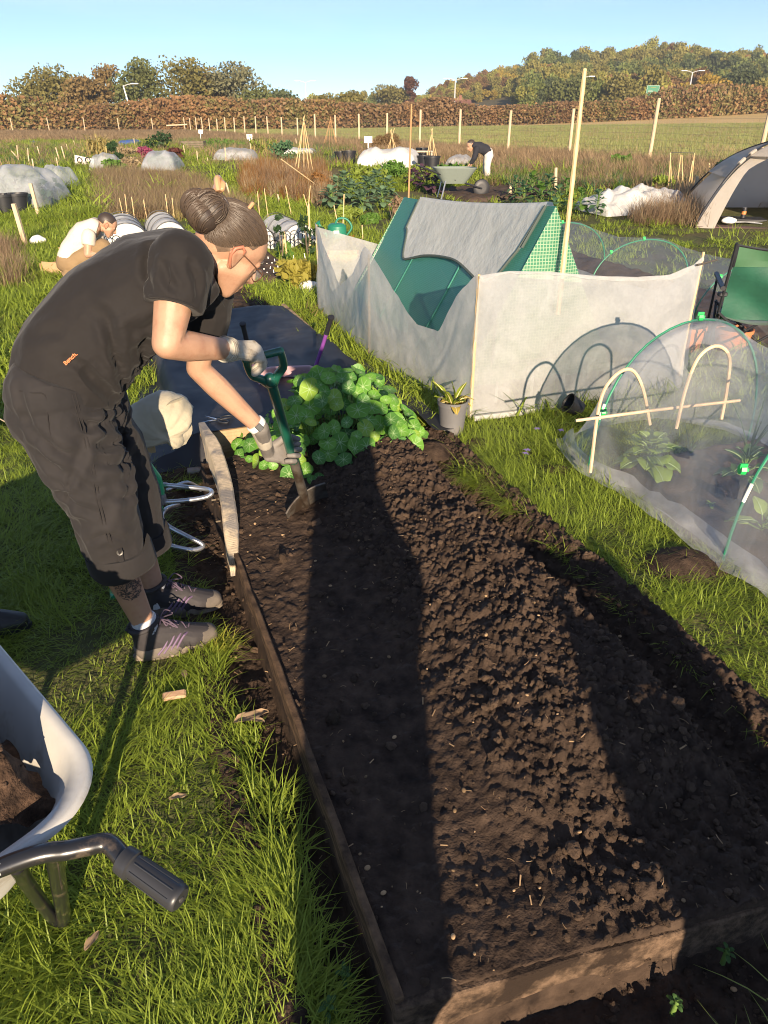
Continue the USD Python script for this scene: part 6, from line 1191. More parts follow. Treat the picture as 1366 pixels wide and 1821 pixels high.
kn_.part('tube_clip', cbox(KT(287, 888), (.035, .05, .045), .008), MATS['pot_grey']); kn_.part('foot_cap', tube([at(203, 1040), at(206, 1066)], .022, 9), KG); kn_.part('foot_bar', tube([at(196, 1008, .03), at(204, 1042, .03)], .012, 8), KG)
CANV = M('canvas', (.31, .28, .205), .95, (.37, .335, .25), 5, 4, bump=.6, bscale=9, bdist=.02, sheen=.1); CANVB = M('canvas_trim', (.30, .22, .11), .95)
bc_ = KJ(272, 752); ct3 = A_([KJ(*q) for q in [(232, 790), (214, 748), (250, 712), (296, 698), (330, 712), (341, 735), (330, 762), (318, 788), (292, 775), (262, 786)]]); cm = ct3.mean(0)
prof = [(-.16, .15), (-.15, .55), (-.11, .86), (-.05, 1.0), (.02, 1.0), (.08, .92), (.12, .70), (.135, .35), (.13, .05)]
ck = np.vstack([curve(np.vstack([ct3, ct3[:1]]), 61)[:-1]]); bagm = skin_rings(A_([cm + (ck - cm) * s_ + FW3 * d_ * .75 + A_([0, 0, -.03 * (1 - s_)]) for d_, s_ in prof])); bagm = bagm.subdivide(); trimesh.smoothing.filter_taubin(bagm, iterations=3); bagm = wrinkle(bagm, .026, (9, 9, 14), 3); bagm = wrinkle(bagm, .012, (24, 24, 34), 6)
bg = Th('canvas_bag', 'crumpled cream canvas bag hanging over the green kneeler', 'bag', tuple(cm)); bg.part('body', bagm, CANV, smooth=True)
bg.part('mouth_fold', grid(A_([[KJ(296, 700) * (1 - t) + KJ(306, 785) * t + FW3 * (-.105 + .03 * math.sin(t * 3.1) + .01 * math.sin(t * 14)) + PE3 * (.03 * k - .02 * math.sin(t * 7)) + A_([0, .03 * k, 0]) for t in np.linspace(0, 1, 16)] for k in np.linspace(0, 1.6, 7)])), CANV, smooth=True); bg.part('trim', grid(A_([[KJ(236, 790) * (1 - t) + KJ(272, 778) * t - FW3 * .095 + A_([0, 0, -.03 * k + .012 * math.sin(t * 5)]) for t in np.linspace(0, 1, 10)] for k in np.linspace(-.6, .5, 4)])), CANVB, smooth=True)
# ---- big wheelbarrow at the lower left
BT = M('barrow_tray', (.46, .455, .43), .55, (.54, .53, .49), 5, 5, metal=.12, grime=(7, (.24, .19, .13), .54, .78), bump=.12, bscale=60, bdist=.003); BFR = M('barrow_frame', (.014, .014, .015), .28, coat=.5, grime=(18, (.12, .09, .065), .56, .75)); BGR = M('barrow_grip', (.030, .031, .034), .38, bump=.15, bscale=120, bdist=.001)
wF, wR_ = nrm(A_([-.78, .62, 0])), nrm(A_([.62, .78, 0])); wc0 = A_([-.545, .905, 0]) + wR_ * .015 - wF * .035       # rear right corner
def WB(x, y, z): return wc0 + wF * x - wR_ * y + A_([0, 0, z])            # x forward, y to the left from the right edge
wb = Th('wheelbarrow', 'grey metal wheelbarrow full of dark compost at the lower left', 'wheelbarrow', tuple(WB(.5, .32, 0)))
def wloop(x0, x1, y0r, y0f, r, zr, zf, n=150, w=.64):
    y0f = y0f - .135 * (x1 - x0) / .9
    p = Polygon([(x0, y0r), (x1, y0f), (x1, w - y0f), (x0, w - y0r)]).buffer(-r, quad_segs=12).buffer(r, quad_segs=12).exterior; out = []
    for k in range(n):
        x, y = p.interpolate(k / n, normalized=True).coords[0]; out.append(WB(x, y, zr + (zf - zr) * (x - x0) / (x1 - x0)))
    return out
spec = [(.16, .62, .15, .17, .09, .345, .33), (.14, .66, .12, .15, .10, .36, .35), (.012, .885, .012, .065, .14, .592, .640), (-.010, .905, -.010, .045, .15, .595, .643), (-.016, .912, -.016, .04, .155, .587, .635), (-.018, .914, -.018, .038, .155, .580, .628), (-.006, .90, -.006, .05, .15, .578, .626), (.13, .67, .11, .14, .10, .355, .345), (.15, .63, .14, .16, .09, .338, .322)]
trm = skin_rings(A_([wloop(*s_) for s_ in spec])); wb.part('tray', trm, BT, smooth=60)
a_, b_ = np.meshgrid(np.linspace(.075, .78, 90), np.linspace(.058, .57, 64), indexing='ij'); e_ = np.clip(np.minimum.reduce([a_ - .075, .78 - a_, b_ - .058, .57 - b_]) / .07, 0, 1); w_, t_ = worley(np.stack([a_, b_], -1) * 26, 5)
hz_ = .545 + .14 * sst(e_ * 1.0) + .07 * (fbm(np.stack([a_ * 9, b_ * 9, 0 * a_], -1), 5, 4) - .5) * 2 + .022 * t_ * np.sqrt(np.clip(1 - 1.5 * w_ ** 2, 0, 1)) ; SB = wc0 + a_[..., None] * wF - b_[..., None] * wR_ + hz_[..., None] * A_([0, 0, 1]); SB[..., :2] += (.03 * (fbm(np.stack([a_ * 20, b_ * 20, 0 * a_ + 4], -1), 3, 9) - .5))[..., None]
single('compost', grid(SB), M('compost_dark', (.022, .014, .010), .95, (.085, .052, .034), 40, 6, bump=1.0, bscale=110, bdist=.008, spec=.15), 'dark crumbly compost heaped in the grey wheelbarrow', 'compost', kind='stuff', smooth=True)
cq = np.random.default_rng(3); ki = cq.integers(4, 86, 700), cq.integers(4, 60, 700); kp_ = SB[ki[0], ki[1]]
scatter('/World/compost_crumbs', [(clod(k, 1, 2), M('compost_crumb', (.045, .028, .018), .95, (.09, .056, .037), 14, inst=.4, spec=.15) if k == 0 else MATS['compost_crumb']) for k in range(5)], kp_, cq.integers(0, 5, 700), .003 + .012 * cq.random(700) ** 3, cq.random(700) * 6.28, label='loose crumbs of dark compost on the heap in the grey wheelbarrow', category='compost', kind='stuff')
def zpt(px, py, z): return at(px, py, z)
hA, hB, hC, hD, hE = zpt(40, 1528, .585), zpt(120, 1512, .58), zpt(192, 1500, .575), zpt(222, 1530, .565), zpt(296, 1582, .55)
hn = wb.part('handle', tube(curve([hA - (hB - hA) * 3 - A_([0, 0, .06]), hA, hB, (hB + hC) / 2 + A_([0, 0, .002]), hC, hD], 44), .0165, 14), BFR, smooth=True)
gd = nrm(hE - hD); sub(hn, 'grip', tube([hD - gd * .004, hD + gd * .010, hD + gd * .012, hD + gd * .018, hD + gd * .020, hD + gd * .112, hD + gd * .118, hD + gd * .121], [.0235, .0245, .0245, .0245, .0205, .0225, .0215, .018], 22), BGR, smooth=40)
for k in range(9):
    a = k * .698; u_ = nrm(np.cross(gd, [0, 0, 1.])); w2 = np.cross(gd, u_); q = math.cos(a) * u_ + math.sin(a) * w2; sub(hn, 'grip_ridge', tube([hD + gd * .026 + q * .0207, hD + gd * .108 + q * .0222], .0014, 5), BGR)
sub(hn, 'grip_button', lathe([(0, 0), (.0045, 0), (.0045, .0015), (0, .002)], hD + gd * .121, 14, frame(A_([0, 0, 1]), gd)), MATS['dull_metal'])
l0 = zpt(95, 1512, .56); lb = zpt(112, 1640, .02); wb.part('leg', tube(curve([l0, l0 * .5 + zpt(105, 1580, .26) * .5, zpt(112, 1620, .10), lb], 16), .0155, 12), BFR, smooth=True); wb.part('leg_brace', tube(curve([zpt(30, 1540, .54), zpt(55, 1580, .30), zpt(92, 1628, .06), lb], 16), .0145, 12), BFR, smooth=True)
hl2 = [WB(.5, .50, .40), WB(.15, .55, .52), WB(-.02, .58, .56), WB(-.16, .60, .58), WB(-.30, .66, .56)]; h2 = wb.part('handle', tube(curve(hl2, 30), .0165, 12), BFR, smooth=True); sub(h2, 'grip', tube([hl2[-2] + (hl2[-1] - hl2[-2]) * .15, hl2[-1]], .0225, 18), BGR)
wb.part('leg', tube([WB(.1, .55, .54), WB(.06, .56, .03), WB(.3, .52, .2)], .0155, 10), BFR); 
for s_ in (.20, .44): wb.part('wheel_arm', tube([WB(.5, s_, .40), WB(1.05, .32 + (s_ - .32) * .5, .19)], .0155, 10), BFR)
wh = wb.part('wheel', lathe([(.07, -.035), (.13, -.045), (.175, -.038), (.19, -.015), (.19, .015), (.175, .038), (.13, .045), (.07, .035)], WB(1.05, .32, .19), 32, frame(A_([0, 0, 1]), wR_)), BGR, smooth=True); sub(wh, 'hub', lathe([(0, -.04), (.07, -.035), (.07, .035), (0, .04)], WB(1.05, .32, .19), 24, frame(A_([0, 0, 1]), wR_)), BT)
# ---- small things on the ground
WCH = M('wood_chip', (.36, .22, .13), .9, (.45, .29, .18), 20, 3, stretch=(1, 6, 1))
c_ = at(310, 1236, .03); single('wood_chip', wobble(cbox(c_, (.075, .030, .014), .005, frame(A_([.97, .12, .10]), A_([.1, -.3, 1]))), .003, 30, 2), WCH, 'pale flat wood chip lying in the grass below the boots', 'wood chip')
LEAFD = M('dead_leaf', (.36, .25, .15), .85, trans=.2)
for i, (px, py, a, L) in enumerate([(415, 1285, .5, .12), (445, 1278, -.2, .05), (330, 1205, 2.0, .05), (775, 1395, 1.0, .03), (300, 1420, .3, .05), (150, 1690, 1.2, .05)]):
    c_ = at(px, py, .03); m_, rb = big_leaf(c_, A_([math.cos(a), math.sin(a), .05]), A_([.1, 0, 1.]), L, L * .3, 7, .2, .3, i, .3); single('dead_leaf', m_, LEAFD, ['long curled dead leaf at the lip of the trench', 'small brown leaf tip beside the long curled leaf', 'small dry leaf in the grass above the wood chip', 'small dry leaf fragment on the dug soil', 'dry leaf in the grass right of the wheelbarrow rim', 'dry leaf in the grass below the barrow leg'][i], 'dead leaf', smooth=True)
STICK = M('dead_stalk', (.36, .29, .19), .9); q0, q1 = at(0, 745, .10), at(42, 780, .02); single('dead_stalk', tube(curve([q0, (q0 + q1) / 2 + A_([0, 0, .02]), q1], 8), [.004] * 4 + [.006] * 4, 5), STICK, 'pale dead stalk in the grass behind the gardener\'s hips', 'stalk')
tcp = at(346, 838, .02); ti_ = Th('tin_can', 'small crushed tin lying behind the tilted plank', 'can', tuple(tcp)); ti_.part('body', wrinkle(lathe([(0, -.035), (.020, -.035), (.022, -.02), (.022, .02), (.020, .035), (0, .035)], tcp, 16, frame(A_([0, 0, 1]), A_([1, .2, 0]))), .004, (40, 40, 40), 2), M('dirty_tin', (.25, .21, .19), .5, metal=.5))
# weeds along the trench lips, yellowing tuft by the boot
for i, (px, py, s_) in enumerate([(612, 1740, .035), (585, 1800, .04), (1290, 1700, .03), (1200, 1790, .028)]):
    leafy(px, py, 8, s_ * .6, s_ * .22, ['small weed on the lip of the left trench', 'small weed at the bottom of the left trench lip', 'weed tuft before the front board at the lower right', 'weed tuft lowest before the front board'][i], 'weed', seed=50 + i, h=s_ * .8, joined=True, z0=.0, mat=VEG2)
rr = np.random.default_rng(9); n_ = 90; c_ = at(395, 1150); pz_ = c_ + np.stack([rr.normal(0, .03, n_), rr.normal(0, .025, n_), 0 * np.arange(n_)], 1); single('yellow_tuft', blades(pz_, np.stack([rr.normal(.25, .5, n_), rr.normal(-.2, .5, n_), np.ones(n_)], 1), .075, .0035, rr, 3, .6), M('tuft_yellow', (.5, .42, .08), .6, islandramp=[(0, (.22, .36, .04)), (.5, (.4, .45, .06)), (1, (.62, .36, .08))], trans=.4), 'bright yellowing grass tuft at the toe of the near boot', 'grass tuft', kind='stuff', smooth=True)
n_ = 420; pu = rr.uniform(.35, 1.5, n_); pv_ = rr.uniform(-.50, -.22, n_); pz_ = A_([U(a, b) for a, b in zip(pu, pv_)]); kx = fbm(np.stack([pu * 6, pv_ * 6, 0 * pu], -1), 2, 5) > .48; pz_ = pz_[kx]; pz_[:, 2] = -.02; n_ = len(pz_); single('sparse_grass', blades(pz_, np.stack([rr.normal(0, .7, n_), rr.normal(0, .7, n_), np.ones(n_)], 1), .10, .0036, rr, 3, .7), M('sparse_blades', (.3, .3, .1), .6, islandramp=[(0, (.14, .26, .03)), (.55, (.28, .36, .06)), (.75, (.42, .34, .16)), (1, (.40, .30, .17))], trans=.35), 'thin grass and dry roots in front of the bed\'s front board', 'grass', kind='stuff', smooth=True)
# ---------------------------------------------------------------- the other people
def person(name, label, J, cols, seed=0, hair='short', hairm=None, group=None, shoes=True, scale=1.0, sleeve=.5, legs_full=True, bare_arm=True, hands=True, boots=None, edge=.02, head_sc=1.0, bend=((30, 35, 20),) * 4):
    """J: world joints. cols: shirt, trousers"""
    t = Th(name, label, 'person', tuple(J['base']), group=group); lat = nrm(J['shL'] - J['shR']); up = nrm(J['neck'] - J['pel'])
    hm, P = head_parts(t, J['head'], J['fwd'], J['up'], hair, hairm or HAIRD, sc=head_sc)
    lv = [(J['pel'], .105, .155), (J['waist'], .10, .135), (J['chest'], .115, .16), (J['neck'] * .82 + J['chest'] * .18, .075, .13)]
    b = hm + torso_m(lv, lat) + [hsph([(J['neck'], .058), (P(-.03, 0, -.05), .05)])]
    for s in 'RL':
        sh, el, wr, hp, kn, an = (J[k + s] for k in ('sh', 'el', 'wr', 'hip', 'kn', 'an')); b += chain([(sh, .055), (el, .042), (wr, .028)]) + chain([(hp, .085), (kn, .056), (kn * .6 + an * .4, .052), (an, .036), (an - A_([0, 0, .04]), .035)])
        if hands:
            d = nrm(wr - el); hmn, _ = hand_parts(wr + d * .02, d, J.get('dors' + s, nrm(np.cross(d, lat) + A_([0, 0, .3]))), 1 if s == 'R' else -1, bend); b += hmn
    t.part('body', fuse(b, .013, 5), SKIN, smooth=True)
    up0 = nrm(J['waist'] - J['pel'])
    sh_ = torso_m([(p, r + .016, w + .018) for p, r, w in lv], lat)
    m = [cut(sh_, J['pel'] + up0 * .0, up0).trim_by_plane(tuple(-nrm(P(-.03, 0, -.05) - J['neck'])), float((J['neck'] + nrm(P(-.03, 0, -.05) - J['neck']) * .03) @ -nrm(P(-.03, 0, -.05) - J['neck'])))]
    for s in 'RL':
        sh, el, wr = J['sh' + s], J['el' + s], J['wr' + s]
        if sleeve <= .6: m.append(cut(chain([(sh, .078), (sh + (el - sh) * .9, .070)]), sh + (el - sh) * sleeve, sh - el))
        else: m.append(cut(chain([(sh, .074), (el, .056), (wr, .042), (wr + nrm(wr - el) * .06, .042)]), wr - nrm(wr - el) * .01, el - wr))
    t.part('shirt', wrinkle(fuse(m, .02, 5), .012, (8, 8, 12), seed), cols[0], smooth=True)
    lg = [hsph([(J['pel'] + lat * s * .045, .125) for s in (-1, 1)] + [(J['hip' + q], .115) for q in 'RL'])]; lg = [cut(lg + torso_m([(lv[0][0], .115, .16), (lv[0][0] + up0 * .05, .11, .155)], lat), J['pel'] + up0 * .06, -up0)]
    for s in 'RL':
        hp, kn, an = J['hip' + s], J['kn' + s], J['an' + s]; lg.append(cut(chain([(hp, .112), (hp * .5 + kn * .5, .096), (kn, .080), (an, .068), (an + nrm(an - kn) * .06, .068)]), an + nrm(kn - an) * .0, kn - an))
    t.part('trousers', wrinkle(fuse(lg, .02, 5), .014, (7, 7, 10), seed + 5), cols[1], smooth=True)
    for s in 'RL':
        d = J['toe' + s]; h = J['an' + s] * [1, 1, 0] + A_([0, 0, J['heel' + s][2] if 'heel' + s in J else J['base'][2]]) - nrm(d * [1, 1, 0]) * .045; boot(t, h, h + d, .98, boots or (BLK, BLK, SOLE), laces=False, tall=False, names=('shoe', 'sole'))
    return t
CREAM, KHAKI, NAVY, WHT = M('tee_cream', (.52, .46, .38), .9, (.58, .52, .43), 5, 3, bump=.3, bscale=20, bdist=.01), M('khaki', (.19, .125, .062), .9, (.23, .155, .08), 6, 3, bump=.3, bscale=18, bdist=.01), M('navy_top', (.014, .015, .022), .9), M('white_jeans', (.55, .51, .46), .9)
# crouching man by the cloches
mC = at(150, 505); mf = nrm(A_([.96, .27, 0])); ml = A_([-mf[1], mf[0], 0]); MJ = lambda px, py, b=0.0: atP(px, py, (mC + ml * b)[:2], mf[:2])
gz = mC[2]; J = dict(base=mC, pel=MJ(122, 466), waist=MJ(128, 442), chest=MJ(152, 415), neck=MJ(172, 400), head=MJ(190, 400) , fwd=mf * .80 + A_([0, 0, -.62]) + ml * .12, up=mf * .55 + A_([0, 0, .83]),
    shR=MJ(158, 420, -.17), elR=MJ(156, 452, -.22), wrR=MJ(190, 450, -.16), shL=MJ(170, 416, .17), elL=MJ(182, 448, .2), wrL=MJ(200, 455, .1), hipR=MJ(128, 472, -.10), knR=MJ(178, 440, -.15), anR=MJ(156, 492, -.14), hipL=MJ(130, 472, .10), knL=MJ(186, 446, .14), anL=MJ(165, 493, .14), toeR=mf, toeL=mf)
J['knR'] = J['hipR'] + nrm(J['knR'] - J['hipR']) * .43; J['knL'] = J['hipL'] + nrm(J['knL'] - J['hipL']) * .43
J['anR'], J['anL'] = MJ(118, 496, -.14), MJ(155, 497, .12); J['anR'][2] = gz + .10; J['anL'][2] = gz + .09
person('person', 'person in cream T-shirt and khaki trousers crouching beside a flattened cardboard box', J, (CREAM, KHAKI), 3, boots=(M('sneaker', (.10, .06, .04), .8), SOLE, M('sneaker_sole', (.42, .33, .22), .8)))
CARD = M('cardboard', (.36, .235, .12), .9, (.42, .28, .15), 5, 3)
cbx = at(78, 492); cbx2 = at(140, 498); cd = Th('cardboard_box', 'flattened open cardboard box on the grass behind the crouching person', 'box', tuple(cbx)); bx = nrm(cbx2 - cbx); by = A_([-bx[1], bx[0], 0])
cd.part('side', box((cbx + cbx2) / 2 + A_([0, 0, .09]), (.52, .006, .17), frame(bx, A_([0, .1, 1]))), CARD); cd.part('side', box((cbx + cbx2) / 2 + by * .34 + A_([0, 0, .15]), (.50, .006, .30), frame(bx, A_([0, -.25, 1]))), CARD); cd.part('base', box((cbx + cbx2) / 2 + by * .17 + A_([0, 0, .025]), (.52, .34, .006), frame(bx, A_([0, 0, 1]))), CARD); cd.part('flap', box(cbx - bx * .03 + by * .15 + A_([0, 0, .06]), (.006, .3, .16), frame(bx, A_([0.2, 0, 1]))), CARD)
# far person bending
fC = at(865, 322); ff = nrm(A_([-.93, -.2, 0])); fl_ = A_([-ff[1], ff[0], 0]); FJ = lambda px, py, b=0.0: atP(px, py, (fC + fl_ * b)[:2], ff[:2]); gz = fC[2]
J = dict(base=fC, pel=FJ(868, 272), waist=FJ(863, 266), chest=FJ(853, 263), neck=FJ(843, 259), head=FJ(838, 259), fwd=ff * .85 + A_([0, 0, -.45]) + fl_ * .25, up=ff * .3 + A_([0, 0, .95]), shR=FJ(848, 265, -.17), elR=FJ(845, 280, -.17), wrR=FJ(838, 292, -.12), shL=FJ(848, 265, .17), elL=FJ(843, 282, .19), wrL=FJ(836, 291, .12),
    hipR=FJ(869, 277, -.09), knR=FJ(864, 298, -.10), anR=FJ(864, 317, -.10), hipL=FJ(869, 277, .09), knL=FJ(866, 298, .10), anL=FJ(867, 317, .10), toeR=ff, toeL=ff)
J['anR'][2] = J['anL'][2] = gz + .09
person('person', 'person in navy top and white trousers bending over a far vegetable bed', J, (NAVY, WHT), 7, sleeve=1.0, boots=(BLK, BLK, SOLE))
# the person taking the picture, standing behind the camera, and two beside
def standing(c, fwd, tall=1.70, arms='down', phone=None):
    f = nrm(A_([*fwd, 0])); l = A_([-f[1], f[0], 0]); k = tall / 1.72; Q = lambda a, b, z: A_([c[0], c[1], float(T(c[0], c[1]))]) + f * a + l * b + A_([0, 0, z * k])
    J = dict(base=Q(0, 0, 0), pel=Q(0, 0, .95), waist=Q(.0, 0, 1.12), chest=Q(0, 0, 1.30), neck=Q(-.01, 0, 1.47), head=Q(.03, 0, 1.60), fwd=f * .95 + A_([0, 0, -.3]), up=f * .3 + A_([0, 0, .95]), toeR=f - l * .2, toeL=f + l * .2)
    for s, q in (('R', -1), ('L', 1)): J['sh' + s] = Q(-.01, q * .18, 1.41); J['hip' + s] = Q(0, q * .09, .90); J['kn' + s] = Q(.02, q * .10, .49); J['an' + s] = Q(-.01, q * .11, .09); J['el' + s] = Q(-.02, q * .24, 1.13); J['wr' + s] = Q(.08, q * .25, .90)
    return J, Q
J, Q = standing((.36, -.46), (-.08, .99)); J['elR'] = Q(.16, -.22, 1.30); J['wrR'] = A_([.12, -.16, 1.58]); J['elL'] = Q(.22, .16, 1.33); J['wrL'] = A_([-.05, -.17, 1.57]); J['anR'] = A_([.15, -.46, .09]); J['anL'] = A_([.02, -.40, .09]); J['knR'] = A_([.27, -.46, .49]); J['knL'] = A_([.11, -.42, .49]); J['dorsR'] = A_([.9, -.3, 0]); J['dorsL'] = A_([-.9, -.3, 0])
person('person', 'person in dark jacket standing behind the camera with a phone held up', J, (NAVY, TRS), 11, sleeve=1.0)
single('phone', cbox((.0, -.035, 1.63), (.075, .009, .155), .003, frame(A_([1., 0, 0]), A_([0, math.sin(PITCH), math.cos(PITCH)]))), BLK, 'dark phone held up by the person behind the camera', 'phone')
sc_ = at(58, 1116); J, Q = standing((sc_[0] - .235, sc_[1] - .06), (.97, .25), 1.68); hr_ = A_([.97, .25, 0])
J['anR'] = sc_ * [1, 1, 0] + A_([0, 0, .09]) - nrm(hr_) * .235; J['knR'] = J['anR'] * [1, 1, 0] + A_([-.03, 0, .49]); J['toeR'] = nrm(hr_); J['toeL'] = nrm(hr_); J['anL'] = J['anR'] + A_([-.62, -.10, 0]); J['knL'] = J['anL'] + A_([0, 0, .40])
for k in ('pel', 'waist', 'chest', 'neck', 'head', 'shR', 'shL', 'elR', 'elL', 'wrR', 'wrL', 'hipR', 'hipL'): J[k] = J[k] + A_([-.46, -.06, -.04])
person('person', 'person at the left edge of whom only a black shoe tip shows', J, (NAVY, TRS), 13, sleeve=1.0, boots=(M('black_shoe', (.016, .015, .016), .5), BLK, BLK))
# slatted compost bin standing on the right behind the camera
cb0 = A_([1.15, -.30, 0]); cbn = Th('compost_bin', 'slatted wooden compost bin standing to the right of the camera', 'compost bin', tuple(cb0))
for s in (-1, 1):
    for k in range(7): cbn.part('slat', cbox(cb0 + A_([0, s * .24, .06 + .105 * k]), (.52, .02, .097), .003), POSTW); cbn.part('slat', cbox(cb0 + A_([s * .25, 0, .06 + .105 * k]), (.02, .46, .097), .003), POSTW)
    for q in (-1, 1): cbn.part('corner_post', cbox(cb0 + A_([s * .22, q * .21, .38]), (.045, .045, .80), .004), POSTW)
cbn.part('fill', cbox(cb0 + A_([0, 0, .32]), (.44, .42, .60), .03), SOIL)
ORD = ['leftmost', 'second from the left', 'third from the left', 'fourth from the left', 'fifth from the left', 'sixth from the left', 'seventh from the left', 'eighth from the left', 'ninth from the left', 'tenth from the left', 'eleventh from the left'] + [w + ' from the left' for w in 'twelfth thirteenth fourteenth fifteenth sixteenth seventeenth eighteenth nineteenth twentieth'.split()]
def nth(xs): o = np.argsort(np.argsort(xs, kind='stable'), kind='stable'); n = len(xs); return [('rightmost' if k == n - 1 else ORD[k]) for k in o]
# ---------------------------------------------------------------- the far plots
rng = np.random.default_rng(77)
def top_of(px, py, base): return atY(px, py, base[1])
def bush(px, py, wpx, hpx, mat, label, cat_='shrub', n=500, leaf=.035, seed=0, name='shrub', up=.5, lumps=7, group=None, asp=.6):
    c = at(px, py); dep = c[1] * cP - (c[2] - CAM_H) * sP; W = wpx / FPX * dep; H = top_of(px, py - hpx, c)[2] - c[2]; r = np.random.default_rng(seed + int(px)); t = Th(name, label, cat_, tuple(c), group=group)
    pts = crown_points(r, n, W / 2, H * .95, .0, lumps); pts[:, 2] = np.abs(pts[:, 2]); pts[:, 2] *= H / max(np.percentile(pts[:, 2], 98), .01); pts[:, :2] *= W / 2 / max(np.percentile(np.abs(pts[:, 0]), 96), .01)
    t.part('foliage', quads(pts, leaf, r, up, asp), mat, smooth=False, local=True, kind='stuff'); t.part('stem', cat([tube([(0, 0, -.05), (W * .2 * math.cos(a), W * .2 * math.sin(a), H * .7)], [.012, .004], 5) for a in (0.3, 2.4, 4.5)]), BARK, local=True, kind='stuff')
def stalks(px, py, wpx, hpx, mat, label, cat_='plant', n=60, w=.014, seed=0, name='dry_plant', lean=.12, droop=.25, dpx=None, group=None, leafmat_=None):
    c = at(px, py); dep = c[1] * cP - (c[2] - CAM_H) * sP; W = wpx / FPX * dep; H = top_of(px, py - hpx, c)[2] - c[2]; r = np.random.default_rng(seed + int(px)); t = Th(name, label, cat_, tuple(c), group=group)
    p = np.stack([r.uniform(-W / 2, W / 2, n), r.uniform(-W / 2, W / 2, n) * .7, 0 * np.arange(n)], 1); d = np.stack([r.normal(0, lean, n), r.normal(0, lean, n), np.ones(n)], 1); b = blades(p, d, H, w, r, 3, droop, .35)
    t.part('stalks', b, mat, smooth=False, local=True, kind='stuff')
    if leafmat_: q = p[r.integers(0, n, n * 4)] + np.stack([r.normal(0, .05, n * 4), r.normal(0, .05, n * 4), r.random(n * 4) * H * .9], 1); t.part('leaves', leaves_at(q, rdirs(r, n * 4, .2), np.tile([0, 0, 1.], (n * 4, 1)), H * .28, w * 2.2, 2, .6, .1, r), leafmat_, smooth=False, local=True, kind='stuff')
def stake(p0, p1, label, r=.02, name='stake', mat=None, square=False, group=None, cat_='stake'):
    a = at(*p0); b = top_of(*p1, a); m = beam(a - A_([0, 0, .05]), b, r * 2, r * 2) if square else tube([a - A_([0, 0, .05]), b], [r, r * .85], 7); single(name, m, mat or POSTW, label, cat_, group=group)
def cabbage(px, py, wpx, label, mat, seed=0, name='cabbage', cat_='cabbage', h=.25, n=22, group=None, bend=None):
    c = at(px, py); dep = c[1] * cP - (c[2] - CAM_H) * sP; W = wpx / FPX * dep; leafy(0, 0, n, W * .52, W * .34, label, name, mat, h=h, seed=seed, c=c, cat_=cat_, joined=True, group=group, spread=.8)
def net_lump(px0, px1, py, hpx, d, label, mat=NET, seed=0, name='net_cover', cat_='net cover', plants=None, flat=.5):
    a, b = at(px0, py), at(px1, py); c = (a + b) / 2; W = np.linalg.norm(b - a); H = top_of((px0 + px1) / 2, py - hpx, c)[2] - c[2]; t = Th(name, label, cat_, tuple(c)); x = nrm(b - a); y = A_([-x[1], x[0], 0]); I, Jj = np.meshgrid(np.linspace(-1, 1, 34), np.linspace(-1, 1, 22), indexing='ij')
    z = np.clip(1 - np.abs(I) ** 5, 0, 1) ** flat * np.clip(1 - np.abs(Jj) ** 4, 0, 1) ** flat * H * (.75 + .5 * fbm(np.stack([I * 2.5, Jj * 2, 0 * I + seed], -1), 3, seed)); P = c + I[..., None] * x * W / 2 + (Jj[..., None] + 1) * y * d / 2 + z[..., None] * A_([0, 0, 1.]) + A_([0, 0, .02]); t.part('cloth', grid(P), mat, smooth=True)
    if plants: r = np.random.default_rng(seed); q = c + r.uniform(-.42, .42, (260, 1)) * x * W + r.uniform(.1, .9, (260, 1)) * y * d + A_([0, 0, 1.]) * r.random((260, 1)) * H * .75; t.part('plants', quads(q, .07, r, .6, .7), plants, smooth=False, kind='stuff')
NETF = M('netting_far', (.55, .58, .62), .8, trans=.4, tcol=(.5, .53, .57), clear=.45, clear_noise=(2.5, .3, .6, (1, 1, 1)))
L_CAB, L_KALE, L_PURP, L_GRN, L_YG, L_DK = leafmat('cabbage', (.17, .27, .14), island=.2, trans=.25), leafmat('kale', (.10, .20, .09), island=.25, trans=.25), leafmat('purple_kale', (.13, .065, .095), island=.3, trans=.25), leafmat('celery', (.16, .30, .05), island=.3), leafmat('lime', (.30, .38, .06), island=.3), leafmat('deep_green', (.05, .10, .035), island=.3)
L_ORG, L_TAN, L_BRN, L_RED, L_PINK, L_CORN = leafmat('orange_dry', (.40, .19, .06), island=.35), leafmat('tan_dry', (.56, .42, .25), island=.3), leafmat('brown_dry', (.38, .255, .16), island=.3), leafmat('red_dark', (.16, .05, .04), island=.3), leafmat('pink_flower', (.42, .09, .19), island=.3), leafmat('corn_dry', (.55, .44, .17), island=.3)
